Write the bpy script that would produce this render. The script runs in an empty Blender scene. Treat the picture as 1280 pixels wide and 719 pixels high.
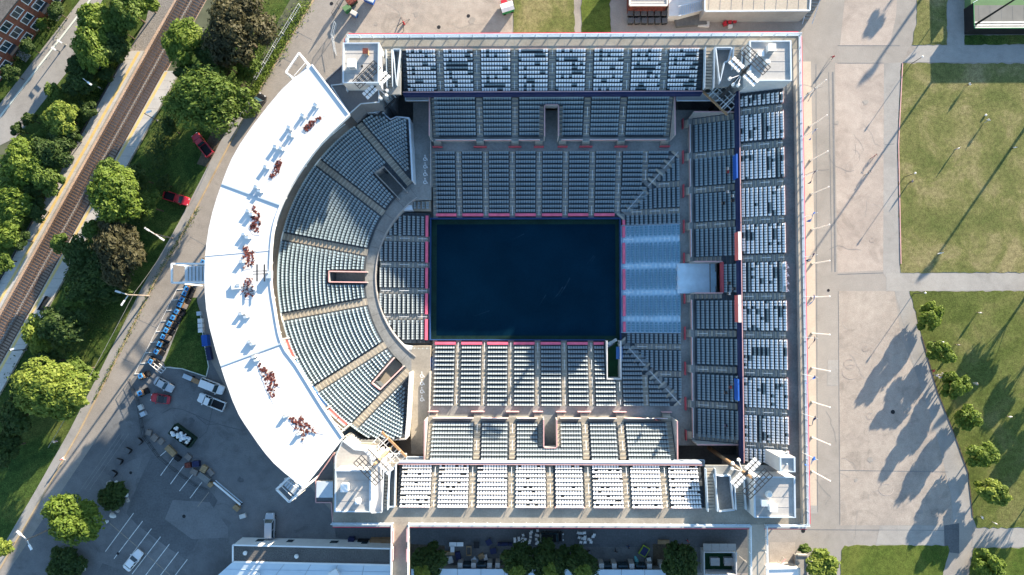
import bpy, bmesh, math, random
from mathutils import Vector, Matrix
R = math.radians
rng = random.Random(7)
scene = bpy.context.scene
COL = scene.collection

# ------------------------------------------------------------------ camera, sky, sun, exposure
CAM_H = 136.0                      # drone height above the ground, metres
FPX = 853.0                        # focal length in photo pixels (24 mm equivalent)
NADIR = (650.0, 395.0)
th = math.atan((NADIR[1] - 359.5) / FPX)
ph = math.atan((NADIR[0] - 640.0) / FPX)
CAM_ROT = Matrix.Rotation(th, 3, 'X') @ Matrix.Rotation(ph, 3, 'Y')
cam_data = bpy.data.cameras.new("drone_camera")
cam = bpy.data.objects.new("drone_camera", cam_data)
COL.objects.link(cam)
cam.location = (0, 0, CAM_H)
cam.rotation_euler = CAM_ROT.to_euler()
cam_data.sensor_width = 36.0
cam_data.lens = 36.0 * FPX / 1280.0
cam_data.clip_start = 1.0
cam_data.clip_end = 6000.0
scene.camera = cam

SUN_EL = R(13.5)
SUN_DIR = Vector((0.576 * math.cos(SUN_EL), 0.818 * math.cos(SUN_EL), math.sin(SUN_EL))).normalized()  # towards the sun
world = bpy.data.worlds.new("World")
scene.world = world
world.use_nodes = True
wn = world.node_tree
wn.nodes.clear()
sky_t = wn.nodes.new("ShaderNodeTexSky")
sky_t.sky_type = 'NISHITA'
sky_t.sun_disc = False
sky_t.sun_elevation = SUN_EL
sky_t.sun_rotation = math.atan2(SUN_DIR.x, SUN_DIR.y)
sky_t.air_density = 1.3
sky_t.dust_density = 0.3
sky_t.ozone_density = 3.0
bg = wn.nodes.new("ShaderNodeBackground")
bg.inputs['Strength'].default_value = 0.102
wo = wn.nodes.new("ShaderNodeOutputWorld")
wn.links.new(sky_t.outputs[0], bg.inputs[0])
wn.links.new(bg.outputs[0], wo.inputs[0])

sun_d = bpy.data.lights.new("sun", 'SUN')
sun_d.energy = 5.0
sun_d.angle = R(0.5)
sun_d.color = (1.0, 0.84, 0.64)
sun = bpy.data.objects.new("sun", sun_d)
COL.objects.link(sun)
sun.rotation_euler = (-SUN_DIR).to_track_quat('-Z', 'Y').to_euler()
sun.location = (60, 90, 200)

scene.view_settings.view_transform = 'Standard'
scene.view_settings.look = 'None'
scene.view_settings.exposure = 1.97
scene.view_settings.gamma = 1.0
scene.view_settings.use_curve_mapping = False

# ------------------------------------------------------------------ helpers
def P(px, py, z=0.0):
    """world point at height z that the photograph shows at pixel px, py"""
    r = CAM_ROT @ Vector(((px - 640.0) / FPX, -(py - 359.5) / FPX, -1.0))
    t = (z - CAM_H) / r.z
    return Vector((r.x * t, r.y * t, z))

def tag(o, label=None, cat=None, group=None, kind=None):
    if label: o['label'] = label
    if cat: o['category'] = cat
    if group: o['group'] = group
    if kind: o['kind'] = kind
    return o

def empty(name, loc=(0, 0, 0), rz=0.0, label=None, cat=None, group=None):
    o = bpy.data.objects.new(name, None)
    COL.objects.link(o)
    o.location = loc
    o.rotation_euler = (0, 0, rz)
    o.empty_display_size = 0.3
    return tag(o, label, cat, group)

def link(name, me, parent=None, loc=(0, 0, 0), rz=0.0):
    o = bpy.data.objects.new(name, me)
    COL.objects.link(o)
    o.location = loc
    o.rotation_euler = (0, 0, rz)
    if parent: o.parent = parent
    return o

def copy_tree(o, parent=None):
    c = o.copy()
    COL.objects.link(c)
    c.parent = parent
    for k in list(o.children):
        copy_tree(k, c)
    return c

class MB:
    """collects faces and links them as one mesh"""
    def __init__(s):
        s.v, s.f, s.m = [], [], []
    def face(s, pts, m=0):
        b = len(s.v)
        s.v.extend([tuple(p) for p in pts])
        s.f.append(tuple(range(b, b + len(pts))))
        s.m.append(m)
    def hexa(s, b4, t4, m=0, mtop=None):
        b = len(s.v)
        s.v.extend([tuple(p) for p in b4] + [tuple(p) for p in t4])
        s.f += [(b + 3, b + 2, b + 1, b), (b + 4, b + 5, b + 6, b + 7)]
        s.m += [m, m if mtop is None else mtop]
        for i in range(4):
            j = (i + 1) % 4
            s.f.append((b + i, b + j, b + 4 + j, b + 4 + i)); s.m.append(m)
    def box(s, x0, x1, y0, y1, z0, z1, m=0, mtop=None):
        s.hexa([(x0, y0, z0), (x1, y0, z0), (x1, y1, z0), (x0, y1, z0)],
               [(x0, y0, z1), (x1, y0, z1), (x1, y1, z1), (x0, y1, z1)], m, mtop)
    def prism(s, pts, z0, z1, m=0, mtop=None):
        """upright prism over a polygon of (x, y)"""
        a = sum(pts[i][0] * pts[(i + 1) % len(pts)][1] - pts[(i + 1) % len(pts)][0] * pts[i][1] for i in range(len(pts)))
        if a < 0: pts = list(pts)[::-1]
        n = len(pts); b = len(s.v)
        s.v += [(p[0], p[1], z0) for p in pts] + [(p[0], p[1], z1) for p in pts]
        s.f.append(tuple(range(b + n - 1, b - 1, -1))); s.m.append(m)
        s.f.append(tuple(range(b + n, b + 2 * n))); s.m.append(m if mtop is None else mtop)
        for i in range(n):
            j = (i + 1) % n
            s.f.append((b + i, b + j, b + n + j, b + n + i)); s.m.append(m)
    def bar(s, p, q, w, h=None, m=0):
        """box beam from p to q, w wide and h high (centred)"""
        p, q = Vector(p), Vector(q)
        h = w if h is None else h
        d = (q - p)
        if d.length < 1e-6: return
        d.normalize()
        up = Vector((0, 0, 1)) if abs(d.z) < 0.95 else Vector((0, 1, 0))
        sx = d.cross(up).normalized() * (w / 2)
        sy = sx.normalized().cross(d).normalized() * (h / 2)
        s.hexa([p - sx - sy, p + sx - sy, q + sx - sy, q - sx - sy], [p - sx + sy, p + sx + sy, q + sx + sy, q - sx + sy], m)
    def tube(s, p, q, r0, r1=None, n=8, m=0, cap=True):
        p, q = Vector(p), Vector(q)
        r1 = r0 if r1 is None else r1
        d = (q - p).normalized()
        up = Vector((0, 0, 1)) if abs(d.z) < 0.95 else Vector((1, 0, 0))
        a = d.cross(up).normalized(); c = d.cross(a)
        b = len(s.v)
        for (o, r) in ((p, r0), (q, r1)):
            for i in range(n):
                t = 2 * math.pi * i / n
                s.v.append(tuple(o + a * (r * math.cos(t)) + c * (r * math.sin(t))))
        for i in range(n):
            j = (i + 1) % n
            s.f.append((b + i, b + n + i, b + n + j, b + j)); s.m.append(m)
        if cap:
            s.f.append(tuple(range(b, b + n))); s.m.append(m)
            s.f.append(tuple(range(b + 2 * n - 1, b + n - 1, -1))); s.m.append(m)
    def loft(s, rings, m=0, cap=True):
        n = len(rings[0]); b = len(s.v)
        for r in rings: s.v += [tuple(p) for p in r]
        for k in range(len(rings) - 1):
            for i in range(n):
                j = (i + 1) % n
                s.f.append((b + k * n + i, b + k * n + j, b + (k + 1) * n + j, b + (k + 1) * n + i)); s.m.append(m)
        if cap:
            s.f.append(tuple(range(b + n - 1, b - 1, -1))); s.m.append(m)
            e = b + (len(rings) - 1) * n
            s.f.append(tuple(range(e, e + n))); s.m.append(m)
    def mesh(s, name, mats, smooth=False):
        me = bpy.data.meshes.new(name)
        me.from_pydata(s.v, [], s.f)
        if not isinstance(mats, (list, tuple)): mats = [mats]
        for m in mats: me.materials.append(m)
        me.polygons.foreach_set('material_index', s.m)
        if smooth: me.polygons.foreach_set('use_smooth', [True] * len(s.f))
        me.update()
        return me
    def build(s, name, mats, parent=None, smooth=False, loc=(0, 0, 0), rz=0.0):
        return link(name, s.mesh(name, mats, smooth), parent, loc, rz)

# ------------------------------------------------------------------ materials
def new_mat(name):
    m = bpy.data.materials.new(name)
    m.use_nodes = True
    n = m.node_tree
    b = n.nodes['Principled BSDF']
    return m, n, b

def mat(name, col, rough=0.8, var=0.0, scale=1.0, col2=None, fine=0.0, fscale=8.0, bump=0.0, metal=0.0, spec=0.3, stretch=None, detail=5.0):
    """base colour varied by one broad and one fine noise in object space"""
    m, n, b = new_mat(name)
    b.inputs['Roughness'].default_value = rough
    b.inputs['Metallic'].default_value = metal
    b.inputs['Specular IOR Level'].default_value = spec
    c = (col[0], col[1], col[2], 1)
    if var <= 0 and fine <= 0 and col2 is None:
        b.inputs['Base Color'].default_value = c
        return m
    tc = n.nodes.new('ShaderNodeTexCoord')
    src = tc.outputs['Object']
    if stretch:
        mp = n.nodes.new('ShaderNodeMapping')
        mp.inputs['Scale'].default_value = stretch[:3]
        if len(stretch) > 3: mp.inputs['Rotation'].default_value = (0, 0, stretch[3])
        n.links.new(src, mp.inputs['Vector']); src = mp.outputs[0]
    nz = n.nodes.new('ShaderNodeTexNoise')
    nz.inputs['Scale'].default_value = scale
    nz.inputs['Detail'].default_value = detail
    nz.inputs['Roughness'].default_value = 0.62
    n.links.new(src, nz.inputs['Vector'])
    ramp = n.nodes.new('ShaderNodeValToRGB')
    ramp.color_ramp.elements[0].position = 0.34
    ramp.color_ramp.elements[1].position = 0.66
    if col2 is None:
        ramp.color_ramp.elements[0].color = tuple(max(0, x * (1 - var)) for x in col) + (1,)
        ramp.color_ramp.elements[1].color = tuple(min(1, x * (1 + var)) for x in col) + (1,)
    else:
        ramp.color_ramp.elements[0].color = c
        ramp.color_ramp.elements[1].color = tuple(col2) + (1,)
    n.links.new(nz.outputs['Fac'], ramp.inputs[0])
    out = ramp.outputs[0]
    if fine > 0:
        nf = n.nodes.new('ShaderNodeTexNoise')
        nf.inputs['Scale'].default_value = fscale
        nf.inputs['Detail'].default_value = 3.0
        n.links.new(tc.outputs['Object'], nf.inputs['Vector'])
        mr = n.nodes.new('ShaderNodeMapRange')
        mr.inputs['From Min'].default_value = 0.3
        mr.inputs['From Max'].default_value = 0.7
        mr.inputs['To Min'].default_value = 1 - fine
        mr.inputs['To Max'].default_value = 1 + fine
        n.links.new(nf.outputs['Fac'], mr.inputs['Value'])
        mx = n.nodes.new('ShaderNodeMix')
        mx.data_type = 'RGBA'; mx.blend_type = 'MULTIPLY'
        mx.inputs[0].default_value = 1.0
        n.links.new(out, mx.inputs[6]); n.links.new(mr.outputs[0], mx.inputs[7])
        out = mx.outputs[2]
        if bump > 0:
            bp = n.nodes.new('ShaderNodeBump')
            bp.inputs['Strength'].default_value = bump
            bp.inputs['Distance'].default_value = 0.1
            n.links.new(nf.outputs['Fac'], bp.inputs['Height'])
            n.links.new(bp.outputs[0], b.inputs['Normal'])
    n.links.new(out, b.inputs['Base Color'])
    return m

def ground_mat(name, cols, broad, mid, fine, contrast=(.35, .22, .30), rough=.95, bump=.15, stain=0.0):
    """worn ground: colours mixed by broad patches, mottled by a middle and a fine noise, with optional darker stains"""
    m, n, b = new_mat(name)
    b.inputs['Roughness'].default_value = rough
    b.inputs['Specular IOR Level'].default_value = .15
    tc = n.nodes.new('ShaderNodeTexCoord')
    def noise(sc, det, dist=0.0):
        z = n.nodes.new('ShaderNodeTexNoise'); z.inputs['Scale'].default_value = sc; z.inputs['Detail'].default_value = det
        z.inputs['Roughness'].default_value = .65; z.inputs['Distortion'].default_value = dist
        n.links.new(tc.outputs['Object'], z.inputs['Vector']); return z.outputs['Fac']
    ramp = n.nodes.new('ShaderNodeValToRGB')
    e = ramp.color_ramp.elements
    e[0].position, e[1].position = .36, .66
    e[0].color, e[1].color = cols[0] + (1,), cols[-1] + (1,)
    if len(cols) == 3:
        k = e.new(.50); k.color = cols[1] + (1,)
    n.links.new(noise(broad, 8, .6), ramp.inputs[0])
    out = ramp.outputs[0]
    def mul(out, fac, lo, hi, f0=.32, f1=.68):
        mr = n.nodes.new('ShaderNodeMapRange')
        mr.inputs['From Min'].default_value = f0; mr.inputs['From Max'].default_value = f1
        mr.inputs['To Min'].default_value = lo; mr.inputs['To Max'].default_value = hi
        n.links.new(fac, mr.inputs['Value'])
        mx = n.nodes.new('ShaderNodeMix'); mx.data_type = 'RGBA'; mx.blend_type = 'MULTIPLY'; mx.inputs[0].default_value = 1.0
        n.links.new(out, mx.inputs[6]); n.links.new(mr.outputs[0], mx.inputs[7])
        return mx.outputs[2]
    out = mul(out, noise(mid, 6), 1 - contrast[1], 1 + contrast[1])
    ff = noise(fine, 4)
    out = mul(out, ff, 1 - contrast[2], 1 + contrast[2])
    if stain > 0: out = mul(out, noise(broad * 2.3, 10, 1.5), 1 - stain, 1.0, .34, .46)
    n.links.new(out, b.inputs['Base Color'])
    if bump > 0:
        bp = n.nodes.new('ShaderNodeBump'); bp.inputs['Strength'].default_value = bump; bp.inputs['Distance'].default_value = .08
        n.links.new(ff, bp.inputs['Height']); n.links.new(bp.outputs[0], b.inputs['Normal'])
    return m

M = {}
M['asphalt'] = ground_mat('asphalt', ((.25, .232, .212), (.285, .262, .238), (.31, .285, .26)), .05, .6, 5.0, (.2, .08, .12), stain=.16)
M['lane'] = ground_mat('lane', ((.26, .245, .225), (.295, .276, .254), (.32, .30, .275)), .05, .5, 5.0, (.2, .05, .08), stain=.10)
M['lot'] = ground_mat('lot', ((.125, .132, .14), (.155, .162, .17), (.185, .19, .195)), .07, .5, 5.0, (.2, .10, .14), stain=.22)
M['patch'] = mat('patch', (.105, .113, .122), .9, .15, .2, fine=.15, fscale=3)
M['patch_light'] = mat('patch_light', (.165, .172, .18), .9, .12, .2, fine=.12, fscale=3)
M['plaza'] = ground_mat('plaza', ((.315, .275, .245), (.37, .322, .285), (.41, .36, .32)), .07, .7, 6.0, (.2, .09, .14), stain=.16)
M['plaza2'] = ground_mat('plaza2', ((.27, .243, .218), (.33, .293, .258), (.37, .33, .29)), .08, .8, 6.0, (.2, .11, .18), stain=.22)
M['strip'] = mat('strip', (.46, .395, .325), .9, .06, .3, fine=.06, fscale=3)
M['path'] = ground_mat('path', ((.27, .262, .25), (.30, .292, .278), (.325, .315, .30)), .1, .8, 5.0, (.2, .06, .08), stain=.10)
M['path_pale'] = ground_mat('path_pale', ((.29, .28, .265), (.32, .31, .292), (.345, .333, .315)), .1, .8, 5.0, (.2, .06, .08), stain=.12)
M['ground'] = mat('ground', (.10, .11, .07), .95, .25, .01, fine=.2, fscale=.5)
M['grass'] = ground_mat('grass', ((.065, .088, .02), (.092, .113, .03), (.14, .14, .052)), .12, 1.2, 5.0, (.3, .28, .42))
M['grass_dry'] = ground_mat('grass_dry', ((.09, .108, .032), (.135, .14, .05), (.215, .19, .095)), .13, 1.2, 5.0, (.3, .26, .40))
M['grass_green'] = ground_mat('grass_green', ((.05, .085, .013), (.085, .115, .022), (.12, .14, .03)), .09, .9, 5.0, (.3, .26, .40))
M['verge'] = ground_mat('verge', ((.025, .055, .012), (.05, .085, .018), (.085, .105, .026)), .12, 1.0, 4.0, (.3, .3, .45))
M['soil'] = mat('soil', (.10, .08, .055), .95, .3, .3, fine=.3, fscale=3)
M['ballast'] = mat('ballast', (.42, .31, .235), .95, .20, .12, fine=.35, fscale=5, bump=.2)
M['gravel'] = mat('gravel', (.22, .205, .19), .95, .12, .15, fine=.35, fscale=4.5, bump=.4)
M['sleeper'] = mat('sleeper', (.12, .08, .058), .9, .3, .8)
M['rail'] = mat('rail', (.22, .16, .13), .5, .2, .5, metal=.6)
M['platform'] = mat('platform', (.46, .44, .41), .85, .08, .4, fine=.06, fscale=4)
M['platform_line'] = mat('platform_line', (.62, .46, .19), .7, .1, .6)
M['kerb'] = mat('kerb', (.42, .32, .20), .85, .2, .3)
M['kerb_white'] = mat('kerb_white', (.62, .66, .60), .8, .1, .4)
M['line'] = mat('line', (.75, .75, .73), .7, .18, 1.5)
M['line_orange'] = mat('line_orange', (.30, .25, .20), .7, .18, 1.5)
M['shaded_seat_floor'] = mat('shaded_seat_floor', (.06, .072, .085), .9, .2, .3, fine=.15, fscale=3)  # floor colour darkened for the shade between the seat rows
M['ledge_pale'] = mat('ledge_pale', (.30, .37, .43), .6, .05, .5)
M['concrete'] = mat('concrete', (.30, .27, .225), .88, .16, .25, fine=.10, fscale=3.5)
M['concrete_grey'] = mat('concrete_grey', (.23, .235, .23), .88, .15, .3, fine=.12, fscale=3)
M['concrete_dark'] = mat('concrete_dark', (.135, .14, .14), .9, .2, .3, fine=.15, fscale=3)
M['seat_blue'] = mat('seat_blue', (.17, .33, .44), .5, .12, .5)
M['concrete_blue'] = mat('concrete_blue', (.42, .60, .72), .75, .10, .3, fine=.08, fscale=3)
M['step'] = mat('step', (.40, .365, .30), .88, .15, .7)
M['step_blue'] = mat('step_blue', (.58, .74, .84), .8, .08, .7)
M['tower_wall'] = mat('tower_wall', (.50, .50, .51), .8, .08, .2, fine=.04, fscale=2)
M['wall'] = mat('wall', (.34, .33, .32), .85, .12, .2, fine=.06, fscale=2)
M['roof_grey'] = mat('roof_grey', (.40, .39, .375), .85, .08, .25, fine=.06, fscale=3, stretch=(.2, 3, 1))
M['roof_dark'] = mat('roof_dark', (.14, .15, .165), .85, .12, .2, fine=.08, fscale=3)
M['seat_teal'] = mat('seat_teal', (.25, .325, .37), .5, .14, .35, spec=.4)
M['seat_pale'] = mat('seat_pale', (.29, .34, .37), .5, .10, .3, spec=.4)
M['seat_white'] = mat('seat_white', (.82, .83, .85), .5, .04, .8, spec=.3)
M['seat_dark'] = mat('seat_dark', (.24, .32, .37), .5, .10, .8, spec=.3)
M['beam'] = mat('beam', (.06, .07, .085), .7)
M['pink'] = mat('pink', (.80, .15, .24), .7, .12, .8)
M['red_rail'] = mat('red_rail', (.42, .07, .09), .6, .12, .8)
M['trim_pink'] = mat('trim_pink', (.56, .33, .33), .7, .08, .8)
M['trim_red'] = mat('trim_red', (.62, .035, .075), .6, .10, .8)
M['navy'] = mat('navy', (.018, .026, .085), .6, .15, .5)
M['banner_blue'] = mat('banner_blue', (.02, .10, .42), .6, .1, .5)
M['banner_red'] = mat('banner_red', (.75, .16, .14), .6, .1, .5)
M['white'] = mat('white', (.80, .80, .80), .55, .05, .7)
M['offwhite'] = mat('offwhite', (.66, .66, .64), .7, .1, .5)
M['canopy'] = ground_mat('canopy', ((.60, .61, .625), (.64, .645, .655), (.67, .67, .675)), .05, .5, 3.0, (.1, .02, .015), rough=.7, bump=0, stain=.05)
M['seam'] = mat('seam', (.40, .48, .56), .7)
M['steel_pale'] = mat('steel_pale', (.52, .60, .68), .5, .08, .6, metal=.2)
M['rail_white'] = mat('rail_white', (.66, .70, .74), .5, .05, .8)
M['steel_dark'] = mat('steel_dark', (.03, .034, .04), .6, .1, .8)
M['court'] = mat('court', (.003, .021, .040), 1.0, .20, .08, fine=.09, fscale=3, spec=0.0)
M['court_edge'] = mat('court_edge', (.006, .032, .024), .9, .25, .4, fine=.2, fscale=4)
M['court_wall'] = mat('court_wall', (.015, .055, .17), .6, .1, .3)
M['green_floor'] = mat('green_floor', (.012, .055, .022), .9, .15, .5)
M['rust'] = mat('rust', (.20, .055, .04), .9, 0, 2.0, col2=(.055, .018, .018), fine=.5, fscale=5, bump=.5)
M['rust_pale'] = mat('rust_pale', (.56, .50, .46), .8, 0, 1.2, col2=(.70, .69, .69))
M['orange_wood'] = mat('orange_wood', (.33, .20, .11), .7, .2, .8)
M['wood'] = mat('wood', (.36, .25, .14), .8, .25, .9)
M['wood_grey'] = mat('wood_grey', (.24, .21, .19), .85, .25, .9)
M['brick'] = mat('brick', (.23, .085, .055), .9, .22, .5, fine=.25, fscale=6)
M['glass_dark'] = mat('glass_dark', (.02, .045, .06), .15, .35, .4, spec=.6)
M['tyre'] = mat('tyre', (.012, .012, .013), .9)
M['rim'] = mat('rim', (.35, .36, .38), .35, metal=.8)
M['lamp_glass'] = mat('lamp_glass', (.75, .77, .80), .25, spec=.6)
M['tail'] = mat('tail', (.35, .02, .02), .3)
M['black'] = mat('black', (.012, .013, .016), .6, .2, .8)
M['blue'] = mat('blue', (.04, .13, .34), .5, .1, .8)
M['sky_blue'] = mat('sky_blue', (.05, .24, .52), .45, .08, .8)
M['dumpster'] = mat('dumpster', (.012, .035, .022), .7, .2, .8)
M['green_paint'] = mat('green_paint', (.03, .22, .08), .6, .15, .8)
M['lime'] = mat('lime', (.30, .42, .04), .6, .15, .8)
M['turquoise'] = mat('turquoise', (.12, .50, .50), .6, .1, .8)
M['red'] = mat('red', (.45, .02, .035), .4, .08, .6, spec=.5)
M['metal_roof'] = mat('metal_roof', (.55, .64, .72), .5, .05, .3, metal=.15)
M['roof_gravel'] = mat('roof_gravel', (.115, .11, .105), .95, .15, .3, fine=.35, fscale=5)
M['roof_beige'] = mat('roof_beige', (.40, .36, .30), .9, .08, .2, fine=.10, fscale=3)
M['bark'] = mat('bark', (.09, .07, .05), .9, .3, 2)
M['skin'] = mat('skin', (.50, .31, .22), .6)
M['court_green'] = mat('court_green', (.10, .19, .09), .85, .08, .3)
M['bleacher'] = mat('bleacher', (.17, .17, .16), .9, .1, .3)

def panel_mat(name, tint, solid):
    """clear plastic parapet panel: mostly see-through, the rest pale diffuse"""
    m, n, b = new_mat(name)
    b.inputs['Base Color'].default_value = tint + (1,)
    b.inputs['Roughness'].default_value = .35
    tr = n.nodes.new('ShaderNodeBsdfTransparent')
    tr.inputs[0].default_value = (.93, .96, .98, 1)
    mx = n.nodes.new('ShaderNodeMixShader')
    mx.inputs[0].default_value = solid
    n.links.new(tr.outputs[0], mx.inputs[1]); n.links.new(b.outputs[0], mx.inputs[2])
    n.links.new(mx.outputs[0], n.nodes['Material Output'].inputs[0])
    return m
M['parapet'] = panel_mat('parapet', (.70, .76, .82), .06)
M['mesh_dark'] = panel_mat('mesh_dark', (.04, .05, .06), .35)

def leaf_mat(name, dark, light, trans=.35):
    m, n, b = new_mat(name)
    b.inputs['Roughness'].default_value = .6
    b.inputs['Specular IOR Level'].default_value = .25
    at = n.nodes.new('ShaderNodeAttribute'); at.attribute_name = 'tone'
    ramp = n.nodes.new('ShaderNodeValToRGB')
    ramp.color_ramp.elements[0].color = dark + (1,)
    ramp.color_ramp.elements[1].color = light + (1,)
    n.links.new(at.outputs['Fac'], ramp.inputs[0])
    n.links.new(ramp.outputs[0], b.inputs['Base Color'])
    tl = n.nodes.new('ShaderNodeBsdfTranslucent')
    n.links.new(ramp.outputs[0], tl.inputs[0])
    mx = n.nodes.new('ShaderNodeMixShader'); mx.inputs[0].default_value = trans
    n.links.new(b.outputs[0], mx.inputs[1]); n.links.new(tl.outputs[0], mx.inputs[2])
    n.links.new(mx.outputs[0], n.nodes['Material Output'].inputs[0])
    return m
M['leaf_bright'] = leaf_mat('leaf_bright', (.06, .115, .014), (.19, .26, .04))
M['leaf_mid'] = leaf_mat('leaf_mid', (.045, .092, .015), (.14, .205, .036))
M['leaf_dark'] = leaf_mat('leaf_dark', (.022, .052, .014), (.075, .12, .026))
M['leaf_bronze'] = leaf_mat('leaf_bronze', (.03, .032, .016), (.095, .09, .04))
M['leaf_lime'] = leaf_mat('leaf_lime', (.085, .15, .02), (.25, .30, .055))

def paint(name, col):
    m, n, b = new_mat(name)
    b.inputs['Base Color'].default_value = col + (1,)
    b.inputs['Roughness'].default_value = .3
    b.inputs['Coat Weight'].default_value = .6
    b.inputs['Coat Roughness'].default_value = .08
    return m
M['paint_red'] = paint('paint_red', (.42, .015, .03))
M['paint_white'] = paint('paint_white', (.75, .76, .78))
M['paint_silver'] = paint('paint_silver', (.45, .48, .52))
M['paint_black'] = paint('paint_black', (.012, .013, .016))
# ------------------------------------------------------------------ the setting: ground, pavements, lawns
def sheet(name, pts, z, m, kind='structure', thick=0.0):
    """flat sheet over a polygon of photo pixels lying on the ground; a kerbed one gets real edges"""
    w = [P(x, y, z) for x, y in pts]
    mb = MB()
    if thick > 0:
        mb.prism([(p.x, p.y) for p in w], z - thick, z)
    else:
        a = sum(w[i].x * w[(i + 1) % len(w)].y - w[(i + 1) % len(w)].x * w[i].y for i in range(len(w)))
        mb.face(w if a > 0 else w[::-1])
    return tag(mb.build(name, m), kind=kind)

g = MB(); g.face([(-1500, -1500, 0), (1500, -1500, 0), (1500, 1500, 0), (-1500, 1500, 0)])
tag(g.build('ground', M['ground']), kind='structure')

KERB = [(440, -77), (392, 0), (320, 120), (287, 180), (237, 277), (190, 360), (140, 460), (99, 540), (57, 614), (0, 711), (-60, 815)]
sheet('pavement', KERB + [(1420, 815), (1420, -120), (440, -120)], .004, M['asphalt'])
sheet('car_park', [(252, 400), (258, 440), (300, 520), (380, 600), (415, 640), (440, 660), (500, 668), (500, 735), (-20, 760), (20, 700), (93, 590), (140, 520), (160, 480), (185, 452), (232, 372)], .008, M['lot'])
sheet('service_lane', [(415, 640), (935, 655), (935, 687), (500, 684), (420, 672)], .010, M['patch'])
sheet('asphalt_patch', [(190, 568), (218, 588), (262, 612), (272, 626), (240, 690), (232, 699), (206, 682), (170, 655), (158, 642), (172, 606)], .012, M['patch'])
sheet('asphalt_patch', [(122, 716), (128, 704), (150, 712), (168, 735), (120, 740)], .012, M['patch'])
sheet('asphalt_patch', [(206, 649), (216, 625), (262, 628), (285, 660), (285, 672), (240, 674)], .016, M['patch_light'])
sheet('asphalt_patch', [(125, 600), (165, 575), (178, 570), (168, 610), (158, 640), (130, 610)], .016, M['patch_light'])
sheet('top_forecourt', [(402, -40), (642, -40), (640, 36), (640, 70), (425, 70), (428, 40), (466, -30)], .012, M['plaza2'])

# plaza at the right
sheet('plaza', [(1020, -80), (1150, -80), (1146, 40), (1128, 78), (1122, 180), (1125, 330), (1136, 362), (1152, 420), (1172, 490), (1192, 540), (1210, 592), (1216, 640), (1214, 690), (1190, 740), (1000, 740), (1000, 659), (1000, 80)], .008, M['lane'])
sheet('plaza_paving', [(1044, 79), (1108, 79), (1106, 180), (1104, 338), (1047, 341), (1044, 180)], .012, M['plaza'])
sheet('plaza_paving', [(1062, -60), (1124, -60), (1120, 20), (1112, 57), (1050, 57), (1056, 0)], .012, M['plaza'])
sheet('plaza_paving', [(1048, 364), (1118, 364), (1126, 420), (1146, 470), (1172, 540), (1186, 590), (1190, 640), (1188, 656), (1050, 657)], .012, M['plaza2'])
sheet('paved_strip', [(1000, 77), (1013.5, 77), (1019, 341), (1021, 632), (1000, 632)], .012, M['strip'])
sheet('paved_strip', [(1000, 632), (1022, 632), (1022, 642), (1000, 642)], .014, M['path_pale'])
sheet('path', [(1105, 79), (1128, 78), (1122, 180), (1125, 330), (1136, 362), (1119, 364), (1104, 341)], .016, M['path'])
sheet('path', [(1119, 364), (1136, 362), (1152, 420), (1172, 490), (1192, 540), (1210, 592), (1216, 640), (1192, 652), (1189, 620), (1170, 540), (1140, 450)], .016, M['path'])
sheet('path', [(1108, 341.5), (1420, 341.5), (1420, 363), (1108, 364)], .020, M['path_pale'])
sheet('path', [(1148, 57), (1420, 56), (1420, 78), (1128, 78)], .020, M['path'])
sheet('path', [(1184, -80), (1207, -80), (1205, 57), (1184, 57)], .022, M['path'])
sheet('path', [(1218, 660), (1420, 660), (1420, 684), (1214, 684)], .020, M['path'])
sheet('paving_patch', [(1180, 657), (1199, 654), (1199, 692), (1181, 690)], .024, M['patch'])
sheet('paving_patch', [(1100, 657), (1180, 657), (1180, 682), (1095, 681)], .022, M['path_pale'])
sheet('paving_patch', [(1035, 450), (1048, 450), (1048, 482), (1034, 482)], .022, M['path_pale'])
sheet('lane_joint', [(1040, 90), (1042, 90), (1045, 340), (1043, 340)], .024, M['patch_light'])

def lawn(name, pts, m, z=.05):
    rr = random.Random(len(pts) * 7 + int(pts[0][0])); fine = []
    for (x0, y0), (x1, y1) in zip(pts, pts[1:] + pts[:1]):            # worn, slightly ragged edges
        k = max(1, int(math.hypot(x1 - x0, y1 - y0) / 5))
        for j in range(k):
            f = j / k; w = 0 if j == 0 else 1
            fine.append((x0 + (x1 - x0) * f + w * rr.gauss(0, .55), y0 + (y1 - y0) * f + w * rr.gauss(0, .55)))
    pts = fine
    return sheet(name, pts, z, m, thick=.05)
lawn('lawn', [(1127, 79), (1420, 80), (1420, 340.5), (1170, 341), (1126, 341), (1124, 260), (1122.5, 180)], M['grass_dry'])
lawn('lawn', [(1137, 364), (1420, 364), (1420, 660), (1221, 660), (1216, 646), (1210, 590), (1192, 540), (1172, 490), (1152, 420)], M['grass'])
lawn('lawn', [(1056, 682), (1185, 682), (1187, 688), (1172, 740), (1050, 740), (1052, 688)], M['grass_green'])
lawn('lawn', [(1218, 685), (1420, 685), (1420, 760), (1205, 760), (1214, 700)], M['grass_green'])
lawn('lawn', [(1150, -80), (1184, -80), (1184, 56), (1150, 56), (1140, 56), (1146, 30)], M['grass_dry'])
lawn('lawn', [(1206, 44), (1420, 44), (1420, 55), (1206, 56)], M['verge'])
lawn('lawn', [(642, -60), (718, -60), (718, 60), (642, 60)], M['grass_dry'])
lawn('lawn', [(727, -60), (763, -60), (763, 60), (727, 60)], M['grass_green'])
lawn('lawn', [(236, 372), (246, 372), (251, 395), (254, 420), (261, 458), (258, 471), (228, 461), (207, 459), (204, 452)], M['verge'])
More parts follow.
